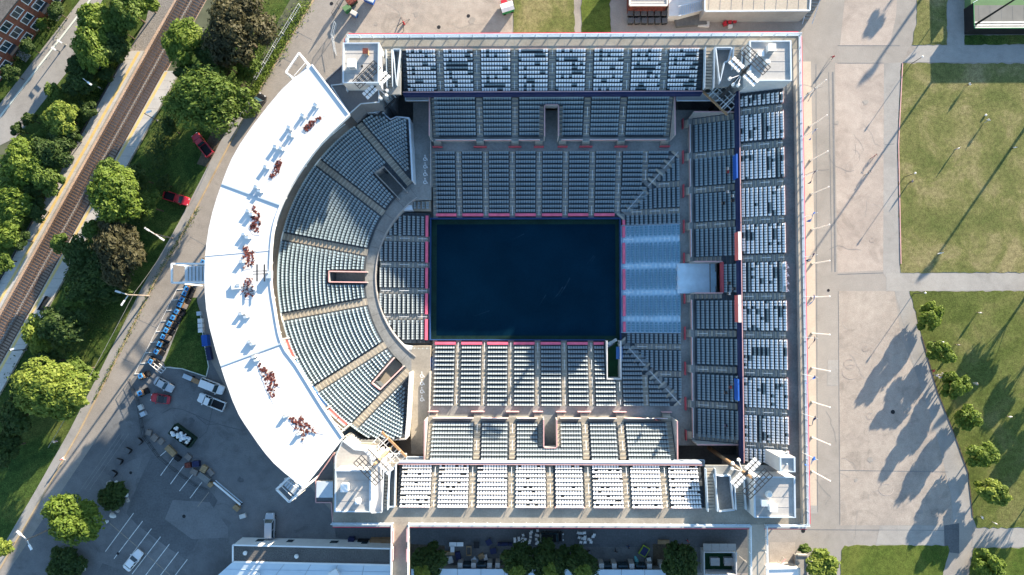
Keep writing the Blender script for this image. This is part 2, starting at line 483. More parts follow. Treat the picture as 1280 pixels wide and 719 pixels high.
# left side: footpath, verge, railway bed, street
off = lambda d0: [(x + d0, y) for x, y in KERB[2:]]
sheet('footpath', off(0) + off(-13)[::-1], .03, M['path'])
sheet('verge', off(-13)[:] + [(-120, 815), (-120, 520), (40, 400), (165, 180), (215, 95), (262, 30), (300, -40), (415, -77), (385, -40), (340, 40)], .024, M['verge'])
sheet('bare_soil', [(318, 112), (300, 146), (275, 190), (262, 210), (246, 205), (262, 170), (285, 130), (305, 100)], .028, M['soil'])
rx = lambda x0, y: x0 + (180 - y) * .558
def band(name, xa, xb, y0, y1, z, m, **k):
    return sheet(name, [(rx(xa, y0), y0), (rx(xb, y0), y0), (rx(xb, y1), y1), (rx(xa, y1), y1)], z, m, **k)
band('railway_bed', 116, 158, -80, 800, .032, M['ballast'])
sheet('gravel_yard', [(160, 66), (176, 72), (218, 0), (262, -80), (200, -80), (188, 0), (183, 24), (172, 44)], .036, M['gravel'])
band('verge', 20, 116, -80, 800, .02, M['verge'])
kl = lambda x0, y: x0 - y * .772
sheet('street', [(kl(112, -80), -80), (kl(112, 200), 200), (-160, 260), (20, 172), (52, 130), (85, 89), (104, 50), (128, 0), (190, -80)], .03, M['path'])
sheet('footpath', [(kl(100, -80), -80), (kl(112, -80), -80), (kl(112, 200), 200), (kl(100, 200), 200)], .05, M['path_pale'], thick=.05)
sheet('front_lawn', [(kl(72, -80), -80), (kl(100, -80), -80), (kl(100, 200), 200), (kl(72, 200), 200)], .03, M['verge'])

def strip_along(name, pts, w, z0, z1, m, kind='structure'):
    mb = MB()
    q = [P(x, y, 0) for x, y in pts]
    for a, b in zip(q[:-1], q[1:]):
        d = (b - a).normalized(); s = Vector((-d.y, d.x, 0)) * (w / 2)
        mb.hexa([a - s + Vector((0, 0, z0)), b - s + Vector((0, 0, z0)), b + s + Vector((0, 0, z0)), a + s + Vector((0, 0, z0))],
                [a - s + Vector((0, 0, z1)), b - s + Vector((0, 0, z1)), b + s + Vector((0, 0, z1)), a + s + Vector((0, 0, z1))])
    return tag(mb.build(name, m), kind=kind)
strip_along('kerb', KERB, .28, 0, .14, M['kerb'])
strip_along('kerb', [(kl(113.4, -80), -80), (kl(113.4, 200), 200)], .36, 0, .16, M['kerb_white'])
strip_along('kerb', [(1128, 79), (1123, 180), (1126, 330)], .16, 0, .12, M['trim_pink'])
strip_along('kerb', [(1152, 420), (1172, 490), (1192, 540), (1210, 590), (1216, 646)], .16, 0, .10, M['bark'])
strip_along('kerb', [(207, 459), (228, 461), (258, 471), (261, 458), (254, 420), (251, 395)], .18, 0, .14, M['kerb_white'])
strip_along('kerb', [(236, 372), (204, 452)], .5, 0, .06, M['path'])

# painted lines
def stripe(pts, w=.12, m=None, z=.022, name='parking_line'):
    mb = MB()
    q = [P(x, y, z) for x, y in pts]
    for a, b in zip(q[:-1], q[1:]):
        d = (b - a).normalized(); s = Vector((-d.y, d.x, 0)) * (w / 2)
        mb.face([a - s, b - s, b + s, a + s])
    return tag(mb.build(name, m or M['line']), kind='structure')
for (a, b, c, d) in [(668, 410, 527, 602), (713, 450, 570, 638), (757, 488, 614, 675), (803, 528, 660, 715), (847, 565, 704, 752), (892, 604, 750, 790), (937, 641, 795, 827),
                     (867, 133, 803, 222), (918, 175, 852, 265), (965, 215, 897, 300), (1010, 255, 950, 335), (835, 95, 800, 125)]:
    stripe([(a / 4, 539 + b / 4), (c / 4, 539 + d / 4)])
stripe([(550 / 4, 539 + 462 / 4), (850 / 4, 539 + 719 / 4)], .14, M['line_orange'])
stripe([(1045 / 4, 539 + 305 / 4), (988 / 4, 539 + 378 / 4)], .13, M['line_orange'])
for dx in (0, 5, 11):
    stripe([(150 + dx, 542), (101 + dx, 612)], .05, M['path'], .018, 'tyre_track')
# tar cracks on the car park
for pts in [[(202, 517), (215, 510), (228, 512), (245, 519), (262, 527), (268, 528)], [(266, 508), (262, 528), (258, 540), (249, 548)], [(258, 531), (272, 530), (290, 535), (302, 538), (318, 536)], [(245, 520), (258, 531)]]:
    stripe(pts, .16, M['patch'], .0165, 'tar_seam')
for pts in [[(352, 72), (372, 82)], [(318, 146), (334, 156)], [(237, 296), (262, 310)], [(165, 396), (200, 412)], [(152, 448), (168, 455)], [(352, 30), (390, 50)]]:
    stripe(pts, .10, M['patch_light'], .012, 'road_joint')
for pts in [[(1047, 57), (1125, 57)], [(1047, 79), (1105, 79)], [(1036, 90), (1040, 340)], [(1118, 180), (1106, 181)], [(1104, 341), (1047, 343)], [(1048, 364), (1050, 656)], [(1186, 590), (1050, 588)], [(1000, 662), (1180, 663)], [(1020, 80), (1022, 640)]]:
    stripe(pts, .10, M['patch_light'], .026, 'paving_joint')

rr_ = random.Random(31)
for k in range(26):                                                   # wandering hairline cracks in the plaza and the road
    x, y = (rr_.uniform(1052, 1100), rr_.uniform(90, 640)) if k < 15 else ((rr_.uniform(420, 620), rr_.uniform(4, 34)) if k < 20 else (rr_.uniform(1025, 1045), rr_.uniform(90, 640)))
    a = rr_.uniform(0, 6.28); pts = [(x, y)]
    for j in range(7):
        a += rr_.gauss(0, .45); x += math.cos(a) * 6; y += math.sin(a) * 6
        if k < 15 and not 1050 < x < 1104: break
        if 15 <= k < 20 and not 2 < y < 36: break
        pts.append((x, y))
    if len(pts) > 2: stripe(pts, .05, M['lane'] if k < 20 else M['patch_light'], .0275 + k * .0002, 'pavement_crack')
for (cx, cy, r) in ((1064, 465, 11), (1090, 300, 3), (1062, 455, 7), (1082, 436, 4), (1108, 612, 9), (1088, 520, 5)):   # faint ring marks
    stripe([(cx + r * math.cos(t * .35), cy + r * .8 * math.sin(t * .35)) for t in range(16)], .18, M['plaza'], .0335 + r * .0001, 'ring_mark')
for (cx, cy, r) in ((1046, 154, 3), (1082, 128, 4), (1088, 575, 4), (1150, 640, 4), (1070, 600, 3), (520, 18, 4), (590, 26, 5), (470, 30, 3), (330, 160, 3), (160, 440, 3), (240, 525, 4), (300, 600, 5), (210, 660, 4)):   # oil and water stains
    q = []
    for t in range(12):
        f = r * rr_.uniform(.5, 1.1); q.append((cx + f * math.cos(t * .5236), cy + f * math.sin(t * .5236)))
    sheet('ground_stain', q, .036, M['lane'] if cx > 1000 else (M['asphalt'] if cy < 200 or cx < 170 else M['patch']))
def disc_cover(px, py, r, z=.03):
    mb = MB(); p = P(px, py, 0)
    mb.tube((p.x, p.y, 0), (p.x, p.y, z), r, n=14)
    mb.tube((p.x, p.y, z), (p.x, p.y, z + .01), r * .8, n=12)
    return mb.build('manhole_cover', M['black'])
for (x, y, r, l) in [(230, 645.5, .35, 'round black manhole cover in the pale patch of the car park'), (163.5, 591, .3, 'round black manhole cover beside the dark parked asphalt left of the pallets'),
                     (548.5, 34, .38, 'round dark manhole cover on the forecourt beside the skeleton stand of red tubes'), (585.5, 20, .36, 'dark manhole cover on the forecourt nearest the green and white truck'),
                     (1116, 515, .42, 'round black manhole cover under the tree shadows on the plaza'), (147.5, 692, .28, 'small black manhole cover beside the round shrub bed by the white car'),
                     (414.5, 4.5, .35, 'worn manhole cover on the road at the top edge'), (1004, 663.5, .4, 'dark round drain cover at the corner of the pink parapet'), (1035.5, 363, .28, 'small dark drain cover on the grey lane by the flagpoles')]:
    tag(disc_cover(x, y, r), l, 'manhole')
# ------------------------------------------------------------------ stadium: straight stands
Z_AISLE = 4.45
SEAT_CACHE = {}
def add_seat(mb, T, state, white=False):
    """one tip-up seat; T maps local (u, v, z) to the mesh; v points back; material slots 0 shell, 1 pan"""
    def bx(u0, u1, pts, m):
        b4 = [T(u0, *pts[0]), T(u1, *pts[0]), T(u1, *pts[1]), T(u0, *pts[1])]
        t4 = [T(u0, *pts[3]), T(u1, *pts[3]), T(u1, *pts[2]), T(u0, *pts[2])]
        mb.hexa(b4, t4, m)
    m0 = 1 if state and white else 0
    bx(-.195, .195, [(.09, .42), (.14, .42), (.32, .81), (.26, .84)] if not white else [(.11, .42), (.15, .42), (.24, .84), (.19, .86)], m0)
    if state:
        f = -.26 if white == 'white' else (-.15 if white else -.17)
        b4 = [T(-.15, f, .42), T(.15, f, .42), T(.205, .15, .38), T(-.205, .15, .38)]
        t4 = [T(-.15, f, .475), T(.15, f, .475), T(.205, .15, .44), T(-.205, .15, .44)]
        mb.hexa(b4, t4, 1)
    else:
        bx(-.185, .185, [(.05, .42), (.10, .42), (.19, .80), (.14, .82)], 0)

def seat_row(n, style, variant, spacing=.485):
    key = (n, style, variant)
    if key in SEAT_CACHE: return SEAT_CACHE[key]
    rr = random.Random(hash((n, variant, len(style))) & 0xffff)
    mb = MB()
    L = n * spacing
    if style == 'mix':
        st, cur = [], rr.random() < .85
        for i in range(n):
            if rr.random() < (.55 if not cur else .08): cur = not cur
            st.append(cur)
        if variant % 24 == 0: st = [rr.random() < .06 for _ in st]
        if variant % 4 == 2: st = [rr.random() < .88 for _ in st]
    elif style == 'white':
        st = [rr.random() < .90 for _ in range(n)]
    else:
        st = [True] * n
    for i in range(n):
        u0 = -L / 2 + (i + .5) * spacing
        add_seat(mb, lambda u, v, z, u0=u0: (u + u0, v, z), st[i], style if style in ('mix', 'white') else False)
    mb.box(-L / 2 + .1, L / 2 - .1, .10, .16, .0, .40, 2)
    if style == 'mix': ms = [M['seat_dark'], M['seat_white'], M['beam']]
    elif style == 'white': ms = [M['seat_white'], M['seat_white'], M['beam']]  # copy for the sunlit tier, folded seats white as well
    elif style == 'pale': ms = [M['seat_pale'], M['seat_pale'], M['beam']]  # paler copy of the teal seats for the tiers in sun
    elif style == 'blue': ms = [M['seat_blue'], M['seat_blue'], M['concrete_blue']]
    else: ms = [M['seat_teal'], M['seat_teal'], M['beam']]
    SEAT_CACHE[key] = mb.mesh('seat_row', ms)
    return SEAT_CACHE[key]

class Stand:
    """a straight tier: u runs along the rows, v climbs outward"""
    DIRS = {'N': (0, 1, 0.0), 'S': (0, -1, math.pi), 'E': (1, 1, -math.pi / 2), 'W': (1, -1, math.pi / 2)}
    def __init__(s, d, label, front, back, n, z0, z1, cross, group=None):
        s.d = d; s.ax, s.sg, s.rz = s.DIRS[d]
        s.n, s.z0, s.z1 = n, z0, z1
        s.v0 = s.vof(front, z0, cross); s.v1 = s.vof(back, z1, cross)
        s.front, s.back = front, back
        s.pitch = (s.v1 - s.v0) / (n - 1)
        s.root = empty('grandstand', (0, 0, 0), 0, label, 'grandstand', group)
    def vof(s, px, z, cross=None):
        p = P(645 if cross is None else cross, px, z) if s.ax == 0 else P(px, 349 if cross is None else cross, z)
        return s.sg * (p.y if s.ax == 0 else p.x)
    def uof(s, px, z, vpx):
        p = P(px, vpx, z) if s.ax == 0 else P(vpx, px, z)
        return p.x if s.ax == 0 else p.y
    def w(s, u, v, z):
        return (u, s.sg * v, z) if s.ax == 0 else (s.sg * v, u, z)
    def rowz(s, i): return s.z0 + (s.z1 - s.z0) * i / (s.n - 1)
    def rowv(s, i): return s.v0 + s.pitch * i
    def poly(s, mb, pts, z0, z1, m=0, mtop=None):
        mb.prism([s.w(u, v, 0)[:2] for u, v in pts], z0, z1, m, mtop)
    def terrace(s, limits, matname='concrete', slab=None, name='terrace', rows=None, tread_mats=None):
        """limits(v) -> list of (u0, u1); one mesh per stretch"""
        mbs = [MB() for _ in limits(s.v0)]
        if matname in ('concrete', 'concrete_grey'): matname = 'shaded_seat_floor'
        for i in (rows if rows is not None else range(s.n)):
            va, vb = s.rowv(i) - s.pitch * .55, s.rowv(i) + s.pitch * .45
            z = s.rowz(i)
            for mb, ia, ib in zip(mbs, limits(va + 1e-4), limits(vb - 1e-4)):
                if ia[1] - ia[0] < .15 and ib[1] - ib[0] < .15: continue
                s.poly(mb, [(ia[0], va), (ia[1], va), (ib[1], vb), (ib[0], vb)], .02 if slab is None else z - slab, z)
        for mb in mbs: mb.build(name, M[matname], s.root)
    def seats(s, i, u0, u1, style, variants=6, spacing=.485):
        if u1 < u0: u0, u1 = u1, u0
        n = int((u1 - u0) / spacing + .25)
        if n < 2: return
        link('seat_row', seat_row(n, style, rng.randrange(variants)), s.root, s.w((u0 + u1) / 2, s.rowv(i), s.rowz(i)), s.rz)
    def aisle(s, ufun, width, rows, matname='step', rail=True):
        """half steps climbing an aisle, with short handrails down its middle"""
        mb = MB(); hr = MB()
        for i in rows:
            u = ufun(i); v = s.rowv(i); z = s.rowz(i); rise = (s.z1 - s.z0) / (s.n - 1)
            s.poly(mb, [(u - width / 2, v + s.pitch * .05), (u + width / 2, v + s.pitch * .05), (u + width / 2, v + s.pitch * .447), (u - width / 2, v + s.pitch * .447)], z + .004, z + rise * .5)
            s.poly(mb, [(u - width / 2 - .06, v - s.pitch * .54), (u + width / 2 + .06, v - s.pitch * .54), (u + width / 2 + .06, v + s.pitch * .045), (u - width / 2 - .06, v + s.pitch * .045)], z + .002, z + .014, 1)
        mb.build('aisle_stair', [M[matname], M['concrete' if s.d == 'S' else 'concrete_grey'] if matname == 'step' else M['concrete_blue']], s.root)  # sunlit beige and shaded grey copies of one concrete
        if rail:
            rr = list(rows)
            for k in range(0, len(rr) - 1, 4):
                a, b = rr[k], rr[min(k + 2, len(rr) - 1)]
                if a == b: continue
                pa = Vector(s.w(ufun(a), s.rowv(a), s.rowz(a) + .95)); pb = Vector(s.w(ufun(b), s.rowv(b), s.rowz(b) + .95))
                hr.bar(pa, pb, .07)
                for q in (pa, pb): hr.bar(q, q - Vector((0, 0, .93)), .05)
            hr.build('handrail', M['rail_white'], s.root)
    def wall(s, u0, u1, v0, v1, z0, z1, matname, name='wall', mtop=None):
        mb = MB()
        s.poly(mb, [(u0, v0), (u1, v0), (u1, v1), (u0, v1)], z0, z1, 0, 1 if mtop else 0)
        return mb.build(name, [M[matname], M[mtop]] if mtop else M[matname], s.root)
    def rail(s, u0, u1, v, z, h=1.0, matname='rail_white', name='front_rail', posts=2.2, mid=True):
        mb = MB()
        a, b = Vector(s.w(u0, v, z + h)), Vector(s.w(u1, v, z + h))
        mb.bar(a, b, .08)
        if mid: mb.bar(a - Vector((0, 0, h * .45)), b - Vector((0, 0, h * .45)), .05)
        k = max(1, int((b - a).length / posts))
        for i in range(k + 1):
            q = a.lerp(b, i / k); mb.bar(q, q - Vector((0, 0, h)), .05)
        return mb.build(name, M[matname], s.root)

# ---- upper tiers
DU = 1.4
ZC = 13.2 + DU           # upper concourse
def upper(d, label, front, back, blocks, ends, style, cross, bpx):
    s = Stand(d, label, front, back, 10, 10.4 + DU, 12.9 + DU, cross)
    bz = [(s.uof(a, 11.6 + DU, bpx), s.uof(b, 11.6 + DU, bpx)) for a, b in blocks]
    bz = [(min(a, b), max(a, b)) for a, b in bz]
    bz.sort()
    e0, e1 = sorted((s.uof(ends[0], 11.6 + DU, bpx), s.uof(ends[1], 11.6 + DU, bpx)))
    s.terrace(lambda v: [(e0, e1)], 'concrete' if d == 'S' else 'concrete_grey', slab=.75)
    for (a, b) in bz:
        for i in range(10): s.seats(i, a, b, style, 24)
    cuts = [(bz[k][1] + bz[k + 1][0]) / 2 for k in range(len(bz) - 1)]
    for c in cuts: s.aisle(lambda i, c=c: c, 1.15, range(10))
    vf = s.v0 - s.pitch * .55
    s.wall(e0 - .1, e1 + .1, vf - .30, vf - .16, 8.9 + DU, 11.2 + DU, 'navy', 'front_parapet')
    s.wall(e0 - .1, e1 + .1, vf - .157, vf - .02, 8.9 + DU, 11.25 + DU, 'wall', 'front_coping', 'trim_pink')
    s.wall(e0 - .1, e1 + .1, vf - .46, vf - .303, 9.3 + DU, 11.0 + DU, 'steel_pale' if d == 'S' else 'navy', 'fascia')  # pale colour stands in for navy lit by the sun
    for (a, b) in bz:                                             # back rail behind the last row
        s.wall(a, b, s.rowv(9) + s.pitch * .40, s.rowv(9) + s.pitch * .46, 12.9 + DU, 13.72 + DU, 'trim_pink', 'back_rail')
    return s, bz, (e0, e1)

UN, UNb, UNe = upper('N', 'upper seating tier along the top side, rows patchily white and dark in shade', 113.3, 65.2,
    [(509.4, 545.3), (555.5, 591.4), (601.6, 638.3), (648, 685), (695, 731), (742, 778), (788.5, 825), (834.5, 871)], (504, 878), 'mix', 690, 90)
US, USb, USe = upper('S', 'upper seating tier along the bottom side, sunlit all-white rows', 583, 631.5,
    [(502, 539), (548.7, 585.5), (596.2, 634.5), (644.5, 682), (693, 729.5), (740.5, 778), (788, 826), (835.5, 874)], (498, 878), 'white', 690, 608)
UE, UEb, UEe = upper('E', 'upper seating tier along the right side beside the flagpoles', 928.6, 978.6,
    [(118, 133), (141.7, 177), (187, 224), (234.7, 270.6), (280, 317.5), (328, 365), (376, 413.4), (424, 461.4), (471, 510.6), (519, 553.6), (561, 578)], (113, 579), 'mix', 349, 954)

# white accessible platform at the back of the right tier
mb = MB()
va, vb = UE.rowv(8) + .45, UE.rowv(9) + .30
u0, u1 = UE.uof(365, 12.9 + DU, 980), UE.uof(329, 12.9 + DU, 980)
UE.poly(mb, [(u0, va), (u1, va), (u1, vb), (u0, vb)], 12.4 + DU, 13.30 + DU)
mb.build('accessible_platform', M['offwhite'], UE.root)

def wheelchair(parent, px, py, z, s=1.0, rot=0.0):
    """flat painted wheelchair symbol"""
    mb = MB(); c = P(px, py, z)
    def q(x, y): 
        return Vector((c.x + s * (x * math.cos(rot) - y * math.sin(rot)), c.y + s * (x * math.sin(rot) + y * math.cos(rot)), z))
    def seg(a, b, w):
        a, b = Vector(a), Vector(b); d = (b - a).normalized(); t = Vector((-d.y, d.x)) * w / 2
        mb.face([q(*(a - t)), q(*(b - t)), q(*(b + t)), q(*(a + t))])
    n = 16
    for k in range(n):
        a0, a1 = R(80) + R(270) * k / n, R(80) + R(270) * (k + 1) / n
        mb.face([q(.36 * math.cos(t) - .1, .36 * math.sin(t) - .22) if o else q(.24 * math.cos(t) - .1, .24 * math.sin(t) - .22) for t, o in ((a0, 0), (a0, 1), (a1, 1), (a1, 0))][:4])
    seg((-.12, .34), (-.06, -.08), .13); seg((-.06, -.10), (.24, -.12), .13); seg((.22, -.1), (.40, -.50), .12); seg((-.1, .16), (.16, .12), .09)
    for k in range(8):
        a0, a1 = 2 * math.pi * k / 8, 2 * math.pi * (k + 1) / 8
        mb.face([q(-.12, .50), q(-.12 + .12 * math.cos(a0), .50 + .12 * math.sin(a0)), q(-.12 + .12 * math.cos(a1), .50 + .12 * math.sin(a1))])
    return mb.build('wheelchair_symbol', M['white'], parent)

# ---- concourse ring with its clear parapet, rails and pink trim
ring = empty('concourse_deck', label='raised concourse deck running round the stadium rim with clear parapets', cat='concourse')
def wrect(px0, py0, px1, py1, z):
    a, b = P(px0, py0, z), P(px1, py1, z)
    return min(a.x, b.x), max(a.x, b.x), min(a.y, b.y), max(a.y, b.y)
X0, X1, Y0, Y1 = wrect(429.5, 653.5, 998.0, 45.2, ZC)          # outer edge of the walking surface
XI1 = UE.rowv(9) + UE.pitch * .46
YN = UN.rowv(9) + UN.pitch * .47
YS = -(US.rowv(9) + US.pitch * .47)
xl_n = UNe[0]; xl_s = USe[0]
def slab(x0, x1, y0, y1, m='concrete', zt=ZC, name='deck_slab', th=.5):
    mb = MB(); mb.box(x0, x1, y0, y1, zt - th, zt); return mb.build(name, M[m], ring)
slab(X0, X1, YN, Y1)                                                    # top walk
xs0 = P(478, 650, ZC).x
slab(P(416, 650, ZC).x, X1, Y0, YS)                                     # bottom walk
xe = P(996.2, 349, ZC).x
slab(XI1, xe, YS + .003, YN - .003, 'concrete_dark')                    # right walk, concrete darkened to carry its shade
slab(xe + .002, X1, YS + .003, YN - .003, 'strip', ZC - .02)
# corner decks between tiers and corner buildings
ne_x0 = UNe[1] + .15; UE_y1 = UEe[1]; UE_y0 = UEe[0]
slab(ne_x0, XI1 - .003, UE_y1 + .1, YN - .003, 'concrete_grey', ZC - .01)
slab(USe[1] + .15, XI1 - .003, YS + .003, UE_y0 - .1, 'concrete_grey', ZC - .01)
nw = wrect(429.5, 121, 503.5, 62, ZC)
slab(X0, UNe[0] - .15, P(480, 118, ZC).y, YN - .003, 'concrete_grey', ZC - .01)
slab(P(416, 600, ZC).x, USe[0] - .15, YS + .003, P(480, 579, ZC).y, 'concrete', ZC - .01)
# expansion joints across the walks
for k in range(26):
    x = X0 + 3 + k * (X1 - X0 - 6) / 25
    mb = MB(); mb.box(x - .03, x + .03, YN + .05, Y1 - .2, ZC, ZC + .006); mb.build('deck_joint', M['concrete_grey'], ring)

def parapet(p, q, h=1.5, posts=2.25, nrm=(0, 1), pale=.72, red=.16):
    """fence along the rim: posts, rails, clear panels, pink trim ledge outside"""
    p, q = Vector((p[0], p[1], ZC)), Vector((q[0], q[1], ZC))
    n = Vector((nrm[0], nrm[1], 0)); L = (q - p).length; d = (q - p).normalized()
    Z = Vector((0, 0, 1))
    k = max(1, round(L / posts))
    for i in range(k):
        a, b = p.lerp(q, i / k) + d * .05, p.lerp(q, (i + 1) / k) - d * .05
        t = n * .02
        mb = MB(); mb.hexa([a - t + Z * .10, b - t + Z * .10, b + t + Z * .10, a + t + Z * .10], [a - t + Z * (h - .08), b - t + Z * (h - .08), b + t + Z * (h - .08), a + t + Z * (h - .08)])
        mb.build('parapet_panel', M['parapet'], ring)
    mb = MB()
    for i in range(k + 1):
        a = p.lerp(q, i / k); mb.bar(a - Z * .3, a + Z * h, .13)
    for hh in (.5, .95): mb.bar(p + Z * hh - n * .06, q + Z * hh - n * .06, .10)
    mb.build('parapet_frame', M['steel_pale'], ring)
    mb = MB(); mb.bar(p + Z * (h + .03), q + Z * (h + .03), .10, .08)
    mb.build('top_rail', M['steel_pale'], ring)
    def flat(t0, t1, z0, z1, m_, nm):
        mb = MB(); t0, t1 = n * t0, n * t1
        b4 = [p + t0 + Z * z0, q + t0 + Z * z0, q + t1 + Z * z0, p + t1 + Z * z0]; t4 = [v + Z * (z1 - z0) for v in b4]
        if (b4[1] - b4[0]).cross(b4[3] - b4[0]).z < 0: b4, t4 = b4[::-1], t4[::-1]
        mb.hexa(b4, t4); mb.build(nm, M[m_], ring)
    flat(.06, pale, -.5, .12, 'roof_grey' if nrm[1] < 0 else 'ledge_pale', 'rim_ledge')  # bottom ledge whiter, its sunlit look put into the colour
    flat(pale + .003, pale + red, -.7, .06, 'trim_red', 'trim_band')
parapet((X0, Y1 - .05), (X1, Y1 - .05), 1.5, 2.25, (0, 1))
parapet((X1 - .05, Y1 - .1), (X1 - .05, Y0 + .1), 1.2, 2.25, (1, 0), .26, .42)
mb = MB(); mb.box(xe - .10, xe - .003, Y0 + .3, UE.vof(0, 0) if False else P(980, 108, ZC).y, ZC + .004, ZC + .85); mb.build('inner_wall', M['concrete_grey'], ring)
xw = P(416, 650, ZC).x
bx0, bx1 = P(491.5, 655, ZC).x, P(511.5, 655, ZC).x
dx0, dx1 = P(936.5, 655, ZC).x, P(955.5, 655, ZC).x
parapet((xw, Y0 + .05), (bx0, Y0 + .05), 1.3, 2.25, (0, -1))
parapet((bx1, Y0 + .05), (dx0, Y0 + .05), 1.3, 2.25, (0, -1))
parapet((dx1, Y0 + .05), (X1, Y0 + .05), 1.3, 2.25, (0, -1))
parapet((X0 + .05, P(429.5, 116, ZC).y), (X0 + .05, Y1 - .1), 1.4, 2.25, (-1, 0))
# outer walls of the building below the deck
def outer_wall(x0, x1, y0, y1, name='outer_wall'):
    mb = MB(); mb.box(x0, x1, y0, y1, .02, ZC - .52)
    for k in range(int(max(x1 - x0, y1 - y0) / 6)):
        t = (k + .5) * 6
        if x1 - x0 > y1 - y0: mb.box(x0 + t - .3, x0 + t + .3, y0 - .16, y1 + .16, .03, ZC - .6)
        else: mb.box(x0 - .16, x1 + .16, y0 + t - .3, y0 + t + .3, .03, ZC - .6)
    return mb.build(name, M['wall'], ring)
outer_wall(X0 + .4, X1 - .4, Y1 - .8, Y1 - .4)
outer_wall(X1 - .8, X1 - .4, Y0 + .9, Y1 - .9)
outer_wall(xw + .3, X1 - .9, Y0 + .4, Y0 + .8)
for k, px in enumerate((983.5, 983.5, 983.5, 983.5)):
    wheelchair(ring, px, (332, 342, 352, 361)[k], ZC + .006, 1.0)

# ---- middle tiers
FR_PINK = 'red_rail'
def middle(d, label, front, back, blocks, cross, bpx, zone, ends, gate, gate_rows, style, conc):
    n = 9
    s = Stand(d, label, front, back, n, 5.7, 8.9, cross)
    U = lambda px, z=7.2: s.uof(px, z, bpx)
    e0, e1 = sorted((U(ends[0]), U(ends[1])))
    g0, g1 = sorted((U(gate[0], 5.5), U(gate[1], 5.5)))
    vg = s.rowv(gate_rows) - s.pitch * .55
    vf = s.v0 - s.pitch * .55 - .75
    def lim(v):
        return [(e0, g0), (g1, e1)]
    def lim2(v):
        return [(e0, e1)]
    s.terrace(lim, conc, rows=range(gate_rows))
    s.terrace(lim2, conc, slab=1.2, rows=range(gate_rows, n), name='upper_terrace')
    # landing in front of the first row and its low wall
    for (a, b) in ((e0, g0), (g1, e1)):
        s.wall(a, b, vf, s.v0 - s.pitch * .552, .02, 5.45, conc, 'landing')
    bz = []
    for (a, b, r0, r1) in blocks:
        a, b = sorted((U(a), U(b)))
        bz.append((a, b, r0, r1))
        for i in range(r0, r1): s.seats(i, a, b, style)
        if r0 == 0:
            s.rail(a, b, vf + .05, 5.45, 1.0)
            s.wall(a, b, vf + .02, vf + .08, 5.5, 6.2, 'trim_pink', 'front_board')
    # aisles
    full = sorted([b for b in bz if b[2] == 0])
    for k in range(len(full) - 1):
        a, b = full[k][1], full[k + 1][0]
        if a < (g0 + g1) / 2 < b:
            continue
        s.aisle(lambda i, c=(a + b) / 2: c, 1.1, range(n))
    for c in (e0 + .7, e1 - .7): s.aisle(lambda i, c=c: c, 1.0, range(n), rail=False)
    for c in (g0 - .5, g1 + .5): s.aisle(lambda i, c=c: c, .8, range(gate_rows), rail=False)
    # short access stairs with red barriers in front of the aisles
    cs = [(full[k][1] + full[k + 1][0]) / 2 for k in range(len(full) - 1) if not (full[k][1] < (g0 + g1) / 2 < full[k + 1][0])] + [e0 + .9, e1 - .9, g0 - .9, g1 + .9]
    for c in cs:
        mb = MB()
        for k in range(3):
            s.poly(mb, [(c - .7, vf - .30 * (k + 1)), (c + .7, vf - .30 * (k + 1)), (c + .7, vf - .003 - .30 * k), (c - .7, vf - .003 - .30 * k)], Z_AISLE, 5.4 - .3 * k)
        mb.build('access_step', M['step'], s.root)
        mb = MB()
        w = 1.25 if c in cs[:-4] else .95
        s.poly(mb, [(c - w, vf - 1.10), (c + w, vf - 1.10), (c + w, vf - .96), (c - w, vf - .96)], Z_AISLE, 5.55)
        mb.build('barrier', M['trim_pink'] if d == 'S' else M['red_rail'], s.root)
    # walls round the gateway and at the ends
    zt = s.rowz(gate_rows)
    for (a, b) in ((g0 - .02, g0 + .18), (g1 - .18, g1 + .02)):
        s.wall(a, b, vf, vg, Z_AISLE - .05, zt + .55, 'wall', 'gate_wall', 'trim_pink')
    s.wall(g0 + .19, g1 - .19, vg - .02, vg + .18, zt - 1.3, zt + .6, 'red_rail' if d == 'E' else 'wall', 'gate_lintel', 'trim_pink' if d != 'E' else 'red_rail')
    for (a, b) in ((e0 - .22, e0 - .003), (e1 + .003, e1 + .22)):
        s.wall(a, b, vf, s.rowv(n - 1) + .4, .02, 9.6 if d != 'E' else 9.5, 'wall', 'end_wall', 'trim_pink')
    return s, (g0, g1, vf, vg), (e0, e1)
nb = lambda L, g: [(a, b, 0, 9) for a, b in L] + g
MN, MNg, MNe = middle('N', 'middle seating tier along the top side, dark teal rows in shade', 168.5, 124.5,
    nb([(544, 594.5), (604.5, 639)], [(648.5, 675, 0, 7), (702, 729, 0, 7), (648.5, 729, 7, 9)]) + nb([(738, 773.5), (782.5, 834)], []), 690, 147, None, (539.5, 839.5), (679.5, 697.5), 7, 'teal', 'concrete_grey')
MS, MSg, MSe = middle('S', 'middle seating tier along the bottom side, mostly sunlit rows', 529.7, 572,
    nb([(540, 591), (601.5, 635)], [(646, 672, 0, 6), (701, 726.5, 0, 6), (646, 726.5, 6, 9)]) + nb([(737, 771.5), (782.5, 836)], []), 690, 551, None, (533.5, 842.5), (678.5, 695.5), 6, 'pale', 'concrete')
ME, MEg, MEe = middle('E', 'middle seating tier along the right side, split by a wide blue gateway', 870.8, 917,
    nb([(154, 189), (197, 231.5), (241, 277), (285.5, 320.6)], [(330, 367, 6, 9)]) + nb([(374.7, 412), (422, 456.7), (467, 502), (511, 548)], []), 349, 893, None, (145, 552.5), (328, 367.5), 6, 'teal', 'concrete_grey')

